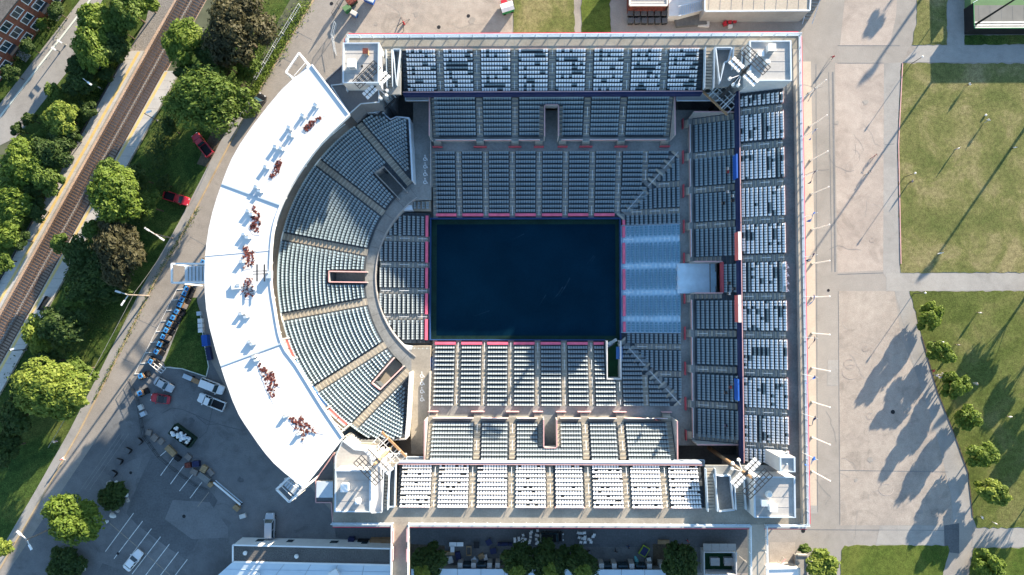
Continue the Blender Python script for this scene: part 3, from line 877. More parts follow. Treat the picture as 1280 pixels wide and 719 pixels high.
# ---- lower bowl round the court
LN = Stand('N', 'lower seating tier along the top edge of the court, teal rows', 269.8, 192, 15, 1.05, 4.15, 690)
LS = Stand('S', 'lower seating tier along the bottom edge of the court, half sunlit', 428.3, 504.7, 15, 1.05, 4.15, 690)
LE = Stand('E', 'lower seating tier along the right edge of the court with pale blue middle section', 778.8, 847.5, 13, 1.05, 4.15, 349)
LW = Stand('W', 'lower seating tier along the left edge of the court with curved back', 534.5, 477.5, 11, 1.05, 3.5, 349)
vNf, vNb = LN.v0 - LN.pitch * .55, LN.rowv(14) + LN.pitch * .45
vSf, vSb = LS.v0 - LS.pitch * .55, LS.rowv(14) + LS.pitch * .45
vEf, vEb = LE.v0 - LE.pitch * .55, LE.rowv(12) + LE.pitch * .45
vWf, vWb = LW.v0 - LW.pitch * .55, LW.rowv(10) + LW.pitch * .45
xL = P(540.5, 230, 3).x
mitN = lambda v: vEf + (v - vNf) / (vNb - vNf) * (vEb - vEf)          # x of the diagonal at LN's v
mitS = lambda v: vEf + (v - vSf) / (vSb - vSf) * (vEb - vEf)
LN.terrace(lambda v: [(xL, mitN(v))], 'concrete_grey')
# south tier is notched by the sunken entrance
nx0, nx1 = P(757.5, 450, 2.5).x, P(776, 450, 2.5).x
nv = LS.vof(473.5, 3.0, 765)
inr = [i for i in range(15) if LS.rowv(i) < nv - .1]
nv = LS.rowv(inr[-1]) + LS.pitch * .45
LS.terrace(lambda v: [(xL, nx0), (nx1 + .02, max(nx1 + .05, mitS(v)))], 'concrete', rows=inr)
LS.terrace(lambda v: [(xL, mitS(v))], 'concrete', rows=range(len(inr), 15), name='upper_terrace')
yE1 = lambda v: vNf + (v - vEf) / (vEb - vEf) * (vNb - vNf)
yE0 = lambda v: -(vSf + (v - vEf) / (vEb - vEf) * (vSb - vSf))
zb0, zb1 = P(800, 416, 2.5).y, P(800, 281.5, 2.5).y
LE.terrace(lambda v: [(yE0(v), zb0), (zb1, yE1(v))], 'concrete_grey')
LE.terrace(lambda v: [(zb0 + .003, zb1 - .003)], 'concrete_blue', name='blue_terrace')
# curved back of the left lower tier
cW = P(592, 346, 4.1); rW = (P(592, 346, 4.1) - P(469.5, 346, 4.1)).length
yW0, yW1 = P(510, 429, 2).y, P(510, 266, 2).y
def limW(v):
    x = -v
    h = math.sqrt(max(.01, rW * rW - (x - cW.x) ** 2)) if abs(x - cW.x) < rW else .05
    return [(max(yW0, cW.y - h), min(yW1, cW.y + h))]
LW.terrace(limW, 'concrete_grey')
# seats
bN = [(544.5, 570), (577.5, 604), (610.5, 637), (644, 670), (677.5, 703), (710.5, 736), (743.5, 769), (776, 803), (808, 834)]
UNf = lambda px: LN.uof(px, 2.6, 230)
cutsN = []
for k, (a, b) in enumerate(bN):
    a, b = UNf(a), UNf(b)
    for i in range(15):
        e = min(b, mitN(LN.rowv(i)) - 1.0)
        if i == 0:
            if e - a > 2: LN.wall(a, e, LN.v0 - .12, LN.v0 + .40, 1.08, 1.62, 'pink', 'seat_cover')
        else: LN.seats(i, a, e, 'teal')
    if k < len(bN) - 1: cutsN.append((b + UNf(bN[k + 1][0])) / 2)
for c in cutsN:
    r = [i for i in range(15) if mitN(LN.rowv(i)) - 1.0 > c + .4]
    LN.aisle(lambda i, c=c: c, 1.0, r)
LN.aisle(lambda i: xL + .45, .8, range(15), rail=False)
USf = lambda px: LS.uof(px, 2.6, 468)
bS = [(542.6, 568.5), (576, 602), (608.8, 635), (642, 668.5), (676, 701.5), (709.5, 735.5), (743, 769), (777, 802.5), (809, 834)]
cutsS = []
for k, (a, b) in enumerate(bS):
    a, b = USf(a), USf(b)
    for i in range(15):
        a2, e = a, min(b, mitS(LS.rowv(i)) - 1.0)
        if i < len(inr):
            if a < nx0 < b: e = min(e, nx0 - .3)
            if a2 < nx1 < e: a2 = nx1 + .3
        if i == 0:
            if e - a2 > 1.5: LS.wall(a2, e, LS.v0 - .12, LS.v0 + .40, 1.08, 1.62, 'pink', 'seat_cover')
        else: LS.seats(i, a2, e, 'pale')
    if k < len(bS) - 1: cutsS.append((b + USf(bS[k + 1][0])) / 2)
for c in cutsS:
    r = [i for i in range(15) if mitS(LS.rowv(i)) - 1.0 > c + .4 and not (i < len(inr) and nx0 - .6 < c < nx1 + .6)]
    if len(r) > 1: LS.aisle(lambda i, c=c: c, 1.0, r)
LS.aisle(lambda i: xL + .45, .8, range(15), rail=False)
cE = [232, 265, 299.5, 332.5, 365.7, 398.8, 433.3, 467]
UEf = lambda px: LE.uof(px, 2.6, 815)
cutsE = sorted(UEf(c) for c in cE)
edgesE = [-1e3] + cutsE + [1e3]
for i in range(13):
    v = LE.rowv(i); lo, hi = yE0(v) + 1.0, yE1(v) - 1.0
    for a, b in zip(edgesE[:-1], edgesE[1:]):
        a2, b2 = max(lo, a + .55), min(hi, b - .55)
        for (c0, c1) in ((a2, min(b2, zb0 - .1)), (max(a2, zb0 + .1), min(b2, zb1 - .1)), (max(a2, zb1 + .1), b2)):
            if c1 - c0 < 1.0: continue
            if i == 0: LE.wall(c0, c1, LE.v0 - .12, LE.v0 + .40, 1.08, 1.62, 'pink', 'seat_cover')
            elif not (i == 12 and P(0, 366, 4).y < (c0 + c1) / 2 < P(0, 329, 4).y): LE.seats(i, c0, c1, 'blue' if zb0 < (c0 + c1) / 2 < zb1 else 'teal')
for c in cutsE:
    r = [i for i in range(13) if yE0(LE.rowv(i)) + 1.0 < c - .4 and c + .4 < yE1(LE.rowv(i)) - 1.0]
    LE.aisle(lambda i, c=c: c, 1.0, r, 'step_blue' if zb0 < c < zb1 else 'step')
for y in (zb0, zb1):
    LE.wall(y - .05, y + .05, vEf, vEb, 4.0, 4.22, 'steel_pale', 'divider_base') if False else None
    mb = MB(); mb.bar(LE.w(y, vEf, 2.0), LE.w(y, vEb, 5.1), .07); 
    for k in range(5):
        t = k / 4; z = 1.05 + 3.1 * t
        mb.bar(LE.w(y, vEf + (vEb - vEf) * t, z), LE.w(y, vEf + (vEb - vEf) * t, z + .95), .05)
    mb.build('divider_rail', M['steel_pale'], LE.root)
UWf = lambda px: LW.uof(px, 2.6, 505)
cutsW = sorted(UWf(c) for c in (265.5, 298.3, 331, 363.5, 396, 428.5))
for i in range(11):
    v = LW.rowv(i); lo, hi = limW(v)[0]
    for a, b in zip(cutsW[:-1], cutsW[1:]):
        c0, c1 = max(lo + .45, a + .5), min(hi - .45, b - .5)
        if c1 - c0 < 1.0: continue
        if i == 0: LW.wall(c0, c1, LW.v0 - .12, LW.v0 + .40, 1.08, 1.62, 'pink', 'seat_cover')
        else: LW.seats(i, c0, c1, 'pale')
for c in cutsW[1:-1]:
    r = [i for i in range(11) if limW(LW.rowv(i))[0][0] + .2 < c < limW(LW.rowv(i))[0][1] - .2]
    LW.aisle(lambda i, c=c: c, 1.0, r)
# diagonal corner stairs
def diagonal(s, pts0, pts1, z0, z1, n=15):
    a, b = Vector(pts0), Vector(pts1); d = (b - a).normalized(); t = Vector((-d.y, d.x))
    for k in range(n):
        p, q = a.lerp(b, k / n), a.lerp(b, (k + .97) / n)
        z = z0 + (z1 - z0) * k / (n - 1)
        mb = MB(); w = 1.0
        m_ = a.lerp(b, (k + .62) / n)
        mb.prism([tuple(p - t * w), tuple(q - t * w), tuple(q + t * w), tuple(p + t * w)], z - .6, z + .16)
        mb.build('corner_step', M['concrete_grey'], s.root)
        mb = MB()
        if k % 2 == 0:     # chevron nosing that turns the corner
            mb.prism([tuple(p - t * w * 1.05), tuple(p - t * w * 1.05 + d * .42), tuple(p + t * w * 1.05 + d * .42), tuple(p + t * w * 1.05)], z + .161, z + .20)
            mb.build('step_nosing', M['step'], s.root)
    mb = MB()
    for (f0, f1) in ((.12, .38), (.48, .66), (.74, .97)):
        pa = Vector((*a.lerp(b, f0), z0 + (z1 - z0) * f0 + 1.1)); pb = Vector((*a.lerp(b, f1), z0 + (z1 - z0) * f1 + 1.1))
        mb.bar(pa, pb, .08); mb.bar(pa, pa - Vector((0, 0, 1)), .06); mb.bar(pb, pb - Vector((0, 0, 1)), .06)
    mb.build('handrail', M['rail_white'], s.root)
diagonal(LN, (vEf, vNf), (vEb, vNb), 1.1, 4.2)
diagonal(LS, (vEf, -vSf), (vEb, -vSb), 1.1, 4.2)

# ---- cross aisle floor (ring at 4.45 m)
aisle_root = empty('cross_aisle', label='grey walkway ring between lower bowl and middle tiers with wheelchair symbols', cat='walkway')
def floor_rect(x0, x1, y0, y1, m='concrete_grey', z=Z_AISLE, name='floor_slab', th=.3):
    mb = MB(); mb.box(min(x0, x1), max(x0, x1), min(y0, y1), max(y0, y1), z - th, z); return mb.build(name, M[m], aisle_root)
xR = ME.v0 + 3.0; yT = MN.rowv(7); yB = -MS.rowv(6)
xLc = P(516, 200, Z_AISLE).x
floor_rect(xL, xR, vNb + .004, yT, 'concrete_grey')
floor_rect(xL, xR, -vSb - .004, yB, 'concrete_grey')
floor_rect(vEb + .004, xR, -vSb, vNb, 'concrete_grey')
floor_rect(xR + .003, MEg[3], MEg[0] + .1, MEg[1] - .1, 'concrete_blue')
bp = MB(); bp.box(vEb - .6, xR - .2, MEg[0] + .12, MEg[1] - .12, Z_AISLE - .02, Z_AISLE + .03)
bp.build('blue_platform', M['step_blue'], aisle_root)
bp = MB(); bp.box(xR + .9, MEg[3] - .05, MEg[0] + .2, MEg[0] + 1.5, Z_AISLE + .01, Z_AISLE + .6); bp.build('ramp_plinth', M['concrete_dark'], aisle_root)
bp = MB(); bp.box(xR + .9, MEg[3] - .05, MEg[1] - 1.7, MEg[1] - .2, Z_AISLE + .01, Z_AISLE + .6); bp.build('ramp_plinth', M['concrete_dark'], aisle_root)
for py in (335, 347, 358): wheelchair(aisle_root, 847.5, py, Z_AISLE + .036, 1.0)
yTc, yBc = P(520, 128, Z_AISLE).y, P(520, 568, Z_AISLE).y
floor_rect(xLc, xL - .004, P(520, 250, Z_AISLE).y, yTc, 'concrete_grey')
floor_rect(xLc, xL - .004, P(520, 436, Z_AISLE).y, yBc, 'concrete')
for (x_, y_, x2_, y2_) in ((503, 226, 516.2, 256), (503, 437, 516.2, 470)):
    a_, b_ = P(x_, y_, Z_AISLE), P(x2_, y2_, Z_AISLE); floor_rect(a_.x, xLc - .004, a_.y, b_.y, 'concrete_grey', Z_AISLE - .012)
for py in (197.5, 207, 216.5, 226.5): wheelchair(aisle_root, 532, py, Z_AISLE + .008, 1.0)
for py in (468.5, 478, 488, 498): wheelchair(aisle_root, 528, py, Z_AISLE + .008, 1.0)
# side corridor walls
for (y0, y1) in ((vNb - 6.5, yTc), (yBc, -vSb + 6.5)):
    mb = MB(); mb.box(xL - .18, xL - .01, min(y0, y1), max(y0, y1), .02, Z_AISLE + .9); mb.build('corridor_wall', M['wall'], aisle_root)

# ---- court
court = empty('tennis_court', label='dark navy tennis court floor in the middle with a thin green border', cat='tennis court')
mb = MB(); mb.box(-vWf + .02, vEf - .02, -vSf + .02, vNf - .02, .01, .03); mb.build('border_floor', M['court_edge'], court)
c0, c1 = P(545.5, 419.5, .04), P(769.0, 280.5, .04)
mb = MB(); mb.box(c0.x, c1.x, c0.y, c1.y, .031, .04); mb.build('playing_surface', M['court'], court)
for (x0, x1, y0, y1) in ((-vWf, vEf, vNf - .14, vNf), (-vWf, nx0, -vSf, -vSf + .14), (-vWf, -vWf + .14, -vSf + .143, vNf - .143), (vEf - .14, vEf, -vSf + .143, vNf - .143)):
    mb = MB(); mb.box(x0, x1, y0, y1, .02, 1.5); mb.build('court_wall', M['court_wall'], court)
for (px0, py0, px1, py1) in ((672, 382, 690, 360), (690, 360, 703, 345), (706, 336, 744, 318), (690, 352, 700, 356)):
    pass
SC = mat('scuff', (.012, .036, .060), .85, .4, .8, spec=.05)
for (pts) in ([(691, 375), (698, 366), (703, 358), (704, 359), (699, 367)], [(698, 372), (706, 358), (712, 347), (713, 348), (707, 359)], [(733, 331), (742, 319), (743, 320)], [(737, 331), (744, 320), (744.6, 320.6)], [(674, 382), (682, 368), (683, 369)], [(640, 300), (655, 292), (655.5, 293)], [(590, 396), (612, 388), (612, 389)]):
    mb = MB(); mb.face([P(x, y, .0445) for x, y in pts][::-1]); mb.build('scuff_mark', SC, court)
# sunken entrance at the court's lower right corner
ent = empty('court_entrance', label='sunken green-floored court entrance with white walls at the lower right court corner', cat='entrance')
ey0 = -nv
mb = MB(); mb.box(nx0 + .2, nx1 - .2, ey0 + .15, -vSf - .02, .03, .05); mb.build('entrance_floor', M['green_floor'], ent)
for (x0, x1, y0, y1) in ((nx0 + .005, nx0 + .20, ey0 - .02, -vSf), (nx1 - .20, nx1 - .005, ey0 - .02, -vSf), (nx0 + .205, nx1 - .205, ey0 - .02, ey0 + .18)):
    mb = MB(); mb.box(x0, x1, y0, y1, .04, 3.5); mb.build('white_wall', M['offwhite'], ent)
mb = MB(); mb.box(nx1 - .9, nx1 + .35, -vSf - 3.6, -vSf - 1.2, 2.4, 2.55); mb.build('blue_awning', M['blue'], ent)
p = P(763, 430, 2.2)
t = empty('television_cart', (p.x, p.y, .05), .6, 'grey screen on a stand tilted at the court entrance corner', 'screen')
mb = MB(); mb.box(-.9, .9, -.55, -.45, .8, 1.9); mb.build('screen', M['steel_dark'], t)
mb = MB(); mb.box(-.1, .1, -.42, -.25, .0, 1.6); mb.box(-.6, .6, -.6, .2, .0, .08); mb.build('stand', M['steel_pale'], t)
for k, (px, py) in enumerate(((762, 429.5), (766.5, 427.5), (769.5, 425.5))):
    p = P(px, py, 1)
    t = empty('water_cooler', (p.x, p.y, .05), .5, None, 'cooler', 'white coolers at the court entrance')
    t['label'] = ('white cooler box at the court entrance, nearest the tilted screen', 'middle white cooler box at the court entrance', 'white cooler box at the court entrance, nearest the red covered seats')[k]
    mb = MB(); mb.box(-.3, .3, -.25, .25, 0, .55); mb.build('body', M['white'], t)
    mb = MB(); mb.box(-.32, .32, -.27, .27, .551, .62); mb.build('lid', M['offwhite'], t)
# ------------------------------------------------------------------ curved stand at the left
CV = empty('grandstand', label='large curved seating bowl at the left under the white canopy, lit in its lower half', cat='grandstand')
NR = 21
ZW0, ZW1 = 4.85, 9.0
W_POLY = [(443, 149), (455, 143.5), (481, 143.5), (488, 149.5), (495.5, 146), (511, 148), (515.5, 227), (513, 247), (484, 273), (463, 316), (461, 346), (462, 376), (483, 423), (498, 445), (511, 463),
          (508.5, 520), (505.5, 548), (493, 549), (468, 548), (446, 548.5), (430, 543), (395, 500), (360, 430), (342, 346), (354, 270), (395, 198)]
V_POLYS = [[(470.5, 218.5), (481.5, 210), (509, 240), (499, 248.5)], [(414.5, 340), (459, 340), (459, 353), (414.5, 353)], [(467.5, 478), (492.5, 447.5), (504.5, 458), (477.5, 486)]]
# stair strips: outer end, inner end
AIS = [((444, 149.7), (510.3, 227.8)), ((399.4, 204.4), (478.5, 266)), ((356, 296), (457.5, 315.5)), ((354, 396.5), (455.6, 377.8)), ((397.8, 484.8), (480.6, 431.7)), ((447.8, 527.8), (511.9, 462))]
def inside(poly, x, y):
    c = False; n = len(poly); j = n - 1
    for i in range(n):
        xi, yi = poly[i]; xj, yj = poly[j]
        if (yi > y) != (yj > y) and x < (xj - xi) * (y - yi) / (yj - yi) + xi: c = not c
        j = i
    return c
def seg_dist(p, a, b):
    ax, ay = a; bx, by = b; px, py = p
    t = max(0, min(1, ((px - ax) * (bx - ax) + (py - ay) * (by - ay)) / ((bx - ax) ** 2 + (by - ay) ** 2)))
    return math.hypot(px - ax - t * (bx - ax), py - ay - t * (by - ay))
def ring_px(f):
    """circle seen in the photo for row position f (0 inner .. 1 outer)"""
    return 604.9 + (580.6 - 604.9) * f, 347.0, 151.4 + (230.3 - 151.4) * f
def rowz_w(i): return ZW0 + (ZW1 - ZW0) * i / (NR - 1)
def cpt(i, a, z=None):
    cx, cy, r = ring_px(i / (NR - 1.0))
    return (cx - r * math.cos(a), cy - r * math.sin(a))
def arcs(i, ok, a0=-1.35, a1=1.35, step=.0025):
    """angular intervals along row position i that satisfy ok(px, py)"""
    out, cur, a = [], None, a0
    while a <= a1:
        if ok(*cpt(i, a)):
            if cur is None: cur = a
        elif cur is not None:
            out.append((cur, a - step)); cur = None
        a += step
    if cur is not None: out.append((cur, a1))
    return [o for o in out if o[1] - o[0] > .012]
def ok_floor(x, y): return inside(W_POLY, x, y) and not any(inside(v, x, y) for v in V_POLYS)
for i in range(NR):
    z = rowz_w(i)
    mb = MB()
    for (a0, a1) in arcs(i, ok_floor):
        n = max(2, int((a1 - a0) / .05))
        for k in range(n):
            t0, t1 = a0 + (a1 - a0) * k / n, a0 + (a1 - a0) * (k + 1) / n
            q = [P(*cpt(i - .55, t0), z), P(*cpt(i - .55, t1), z), P(*cpt(i + .449, t1), z), P(*cpt(i + .449, t0), z)]
            mb.prism([(p.x, p.y) for p in q], .02, z)
    mb.build('terrace_step', M['shaded_seat_floor'], CV)
def ok_seat(x, y):
    if not ok_floor(x, y): return False
    if any(seg_dist((x, y), a, b) < 5.4 for a, b in AIS): return False
    for v in V_POLYS:
        for k in range(4):
            if seg_dist((x, y), v[k], v[(k + 1) % 4]) < 2.6: return False
    for k in range(len(W_POLY)):
        if seg_dist((x, y), W_POLY[k], W_POLY[(k + 1) % len(W_POLY)]) < 2.6: return False
    return True
for i in range(NR):
    z = rowz_w(i)
    for (a0, a1) in arcs(i, ok_seat):
        pts = [P(*cpt(i, a0 + (a1 - a0) * k / 24), z) for k in range(25)]
        L = sum((pts[k + 1] - pts[k]).length for k in range(24))
        n = int(L / .49)
        if n < 2: continue
        mb = MB()
        for j in range(n):
            a = a0 + (a1 - a0) * (j + .5) / n
            p = P(*cpt(i, a), z); p2 = P(*cpt(i + .3, a), z); pt = P(*cpt(i, a + .002), z)
            t = (pt - p).normalized(); back = Vector((-t.y, t.x, 0))
            if back.dot(p2 - p) < 0: back = -back
            else: t = -t
            add_seat(mb, lambda u, v, zz, p=p, t=t, back=back: tuple(p + t * (-u) + back * v + Vector((0, 0, zz))), True)
        mb.build('seat_row', [M['seat_teal'], M['seat_teal']], CV)
# stairs in the aisles
for (A, B) in AIS:
    mb = MB(); hr = MB()
    for i in range(NR):
        f = i / (NR - 1.0)
        # find the point of the aisle line on this ring
        def on(fr):
            lo, hi = -.08, 1.08
            for _ in range(40):
                m_ = (lo + hi) / 2
                x, y = B[0] + (A[0] - B[0]) * m_, B[1] + (A[1] - B[1]) * m_
                cx, cy, r = ring_px(fr)
                if math.hypot(x - cx, y - cy) < r: lo = m_
                else: hi = m_
            return (B[0] + (A[0] - B[0]) * lo, B[1] + (A[1] - B[1]) * lo)
        z = rowz_w(i); rise = (ZW1 - ZW0) / (NR - 1)
        p0, p1 = P(*on(f), z), P(*on(f + .449 / (NR - 1)), z)
        if not ok_floor(*on(f)): continue
        d = (p1 - p0).normalized(); t = Vector((-d.y, d.x, 0)) * .62
        mb.prism([(q.x, q.y) for q in (p0 - t, p1 - t, p1 + t, p0 + t)], z + .003, z + rise * .5)
        pm = P(*on(f - .54 / (NR - 1)), z); pe = pm + d * .14
        mb.prism([(q.x, q.y) for q in (pm - t, p0 - t, p0 + t, pm + t)], z + .0025, z + .02, 1)
    mb.build('aisle_stair', [M['step'], M['concrete']], CV)
# vomitories: floor, walls with pink coping
for vi, v in enumerate(V_POLYS):
    zf = 3.6
    mb = MB(); mb.prism([(p.x, p.y) for p in (P(x, y, zf) for x, y in v)], zf - .3, zf); mb.build('gateway_floor', M['concrete_grey'] if vi < 2 else M['concrete'], CV)
    n = 4
    cx, cy = sum(x for x, y in v) / 4, sum(y for x, y in v) / 4
    inner = 2 if vi == 0 else (1 if vi == 1 else 1)
    for k in range(4):
        a, b = v[k], v[(k + 1) % 4]
        mx, my = (a[0] + b[0]) / 2, (a[1] + b[1]) / 2
        if math.hypot(mx - 604, my - 347) < math.hypot(cx - 604, cy - 347) - 8: continue     # open side to the walkway
        ra = (math.hypot(a[0] - 604.9, a[1] - 347) - 151) / 79.0; rb_ = (math.hypot(b[0] - 604.9, b[1] - 347) - 151) / 79.0
        za = ZW0 + (ZW1 - ZW0) * max(0, ra) * .9 + .75; zb = ZW0 + (ZW1 - ZW0) * max(0, rb_) * .9 + .75
        pa, pb = P(*a, 5.5), P(*b, 5.5)
        d = (pb - pa).normalized(); t = Vector((-d.y, d.x, 0)) * .10
        mb = MB()
        lo = lambda p: Vector((p.x, p.y, 3.3)); hi = lambda p, z: Vector((p.x, p.y, z))
        mb.hexa([lo(pa - t), lo(pb - t), lo(pb + t), lo(pa + t)], [hi(pa - t, za), hi(pb - t, zb), hi(pb + t, zb), hi(pa + t, za)], 0, 1)
        mb.build('gateway_wall', [M['wall'], M['trim_pink'] if vi else M['concrete_grey']], CV)
# walkway between the curved bowl and the lower tier
mb = MB()
for k in range(60):
    a0, a1 = -1.02 + 2.06 * k / 60, -1.02 + 2.06 * (k + 1) / 60
    o = [P(*cpt(-.55, a0), Z_AISLE), P(*cpt(-.55, a1), Z_AISLE)]
    n0 = math.atan2(o[0].y - cW.y, o[0].x - cW.x); n1 = math.atan2(o[1].y - cW.y, o[1].x - cW.x)
    i0 = Vector((cW.x + (rW + .05) * math.cos(n0), cW.y + (rW + .05) * math.sin(n0))); i1 = Vector((cW.x + (rW + .05) * math.cos(n1), cW.y + (rW + .05) * math.sin(n1)))
    if i0.x > xLc - .1 and i1.x > xLc - .1: continue
    mb.prism([(o[0].x, o[0].y), (o[1].x, o[1].y), tuple(i1), tuple(i0)], Z_AISLE - .3, Z_AISLE)
mb.build('curved_walkway', M['concrete_grey'], aisle_root)
# kerb wall on the curved back edge of the lower tier and thin joints across the walkway
mb = MB(); jn = MB()
for k in range(46):
    a0, a1 = math.pi - .95 + 1.9 * k / 46, math.pi - .95 + 1.9 * (k + 1) / 46
    q = [(cW.x + r * math.cos(a), cW.y + r * math.sin(a)) for a, r in ((a0, rW - .12), (a1, rW - .12), (a1, rW + .04), (a0, rW + .04))]
    mb.prism(q, 2.0, Z_AISLE + .16)
    if k % 4 == 0:
        d = Vector((math.cos(a0), math.sin(a0)))
        c = Vector((cW.x, cW.y)); t = Vector((-d.y, d.x)) * .04
        a, b = c + d * (rW + .06), c + d * (rW + 2.3)
        jn.prism([tuple(a - t), tuple(b - t), tuple(b + t), tuple(a + t)], Z_AISLE, Z_AISLE + .006)
mb.build('curved_wall', M['wall'], LW.root)
jn.build('walkway_joint', M['concrete_dark'], aisle_root)
# small blue panels and seats in the two inner corners
for (lbl, tri, tri2, y0, y1) in (('top', [(515, 250), (536, 234), (537, 248)], [(500, 263), (514, 250), (515.5, 262)], 251, 263), ('bottom', [(502, 431), (514, 433), (514, 446)], [(515, 447.5), (537, 448), (537, 463)], 432.5, 446)):
    for tr in (tri, tri2):
        mb = MB(); mb.prism([(p.x, p.y) for p in (P(x, y, 4.0) for x, y in tr)], 1.2, 4.0); mb.build('corner_panel', M['steel_pale'] if tr is tri or lbl == 'top' else M['banner_blue'], LW.root)
    a, b = P(516, y1, 2.8), P(538, y0, 2.8)
    mb = MB(); mb.box(a.x, b.x, a.y, b.y, 1.0, 2.6); mb.build('corner_terrace', M['concrete'], LW.root)
    for k in range(4):
        p = P(519.5 + k * 5.2, (y0 + y1) / 2, 2.8)
        link('seat_row', seat_row(3, 'pale', k), LW.root, (p.x, p.y, 2.6 + .01), math.pi / 2)
# end walls of the curved bowl
def wall_px(parent, pts, z0, z1, w, m, name='end_wall', zref=None):
    mb = MB()
    q = [P(x, y, zref or z1) for x, y in pts]
    for a, b in zip(q[:-1], q[1:]):
        d = (b - a).normalized(); t = Vector((-d.y, d.x, 0)) * (w / 2)
        mb.prism([(v.x, v.y) for v in (a - t, b - t, b + t, a + t)], z0, z1)
    return mb.build(name, M[m], parent)
wall_px(CV, [(511.5, 148), (515.5, 226)], .02, 8.2, .30, 'steel_pale')
wall_px(CV, [(495.5, 146), (511.5, 147.5)], .02, 8.6, .25, 'steel_pale')
wall_px(CV, [(480.5, 143), (488, 149.5), (495.5, 146)], .02, 8.6, .22, 'steel_pale')
wall_px(CV, [(512.5, 466), (509.5, 520), (507, 549)], .02, 8.2, .34, 'offwhite')
wall_px(CV, [(470, 549.5), (493, 549.8), (507, 549)], .02, 8.6, .25, 'wall')
# stepped ledges above the bowl's ends
for k in range(3):
    wall_px(CV, [(438 + k * 2.2, 143.5 + k * 2.2), (451.5 + k, 131.5 + k * 4), (474 + k * 2.5, 130.5 + k * 4.3)], 8.0, 11.6 - k * .9, .45, 'steel_pale' if k != 1 else 'roof_grey', 'ledge')
    wall_px(CV, [(430 + k * 3, 546 - k * 1.5), (443 + k * 2, 559 - k * 3.5), (470 + k * 2, 560 - k * 4)], 8.0, 11.6 - k * .9, .45, 'concrete_grey' if k != 1 else 'concrete', 'ledge')
# walkway behind the last row, its outer rail and back wall
INN = [(437, 143.4), (402, 178), (371, 220), (350, 259), (340.5, 293), (338, 345), (343, 385), (352, 429), (371, 457), (402, 507), (429, 547)]
OUT = [(390, 81), (352, 112), (300, 180), (277, 230), (261, 285), (255.5, 345), (262, 410), (291, 502), (313, 541), (342, 579), (379, 609.5)]
def smooth(pts, k=3):
    out = []
    for i in range(len(pts) - 1):
        p0, p1, p2, p3 = pts[max(0, i - 1)], pts[i], pts[i + 1], pts[min(len(pts) - 1, i + 2)]
        for j in range(k):
            t = j / k
            out.append(tuple(.5 * ((2 * p1[c]) + (-p0[c] + p2[c]) * t + (2 * p0[c] - 5 * p1[c] + 4 * p2[c] - p3[c]) * t * t + (-p0[c] + 3 * p1[c] - 3 * p2[c] + p3[c]) * t ** 3) for c in (0, 1)))
    return out + [pts[-1]]
INN, OUT = smooth(INN), smooth(OUT)
NS = len(INN) - 1
mb = MB()
cut = lambda i, a: P(*cpt(i, a), 9.1)
n = 56
for k in range(n):
    a0, a1 = -.92 + 1.84 * k / n, -.92 + 1.84 * (k + 1) / n
    q = [cut(20.45, a0), cut(20.45, a1), cut(26.5, a1), cut(26.5, a0)]
    mb.prism([(p.x, p.y) for p in q], 8.6, 9.1)
mb.build('rear_walkway', M['concrete'], CV)
mb = MB(); ms = MB()
for k in range(n):
    a0, a1 = -.92 + 1.84 * k / n, -.92 + 1.84 * (k + 1) / n
    for (i0, i1, z1, tgt) in ((20.5, 20.62, 9.9, ms), (22.3, 22.42, 9.9, mb)):
        q = [cut(i0, a0), cut(i0, a1), cut(i1, a1), cut(i1, a0)]
        tgt.prism([(p.x, p.y) for p in q], 9.7 if tgt is mb else 9.0, z1 if tgt is mb else 9.65)
mb.build('walkway_rail', M['rail_white'], CV); ms.build('rear_rail', M['offwhite'], CV)
# coloured boxes along the walkway
for (a1, a0, m1, m2) in ((.338, .385, 'banner_red', 'white'), (.39, .435, 'banner_red', 'white'), (.455, .56, 'sky_blue', 'sky_blue'), (.62, .755, 'blue', 'white'), (.775, .84, 'banner_red', 'white'), (.845, .90, 'banner_red', 'white')):
    mb = MB(); m2b = MB()
    for k in range(5):
        b0, b1 = -(a0 + (a1 - a0) * k / 5), -(a0 + (a1 - a0) * (k + 1) / 5)
        q = [P(*cpt(i, a), 9.8) for i, a in ((20.75, b0), (20.75, b1), (21.25, b1), (21.25, b0))]
        mb.prism([(p.x, p.y) for p in q], 9.12, 9.8)
        q = [P(*cpt(i, a), 9.8) for i, a in ((21.27, b0), (21.27, b1), (21.9, b1), (21.9, b0))]
        m2b.prism([(p.x, p.y) for p in q], 9.12, 9.75)
    mb.build('counter_front', M[m1], CV); m2b.build('counter_top', M[m2], CV)
mb = MB()
for a in (.33, .445, .60, .765, .91):
    q0, q1 = P(*cpt(20.6, -a), 10.3), P(*cpt(24.0, -a), 10.3)
    mb.bar(q0, q1, .3, .12)
    for q in (q0, q1): mb.bar(q, (q.x, q.y, 9.1), .2)
mb.build('cross_beam', M['offwhite'], CV)

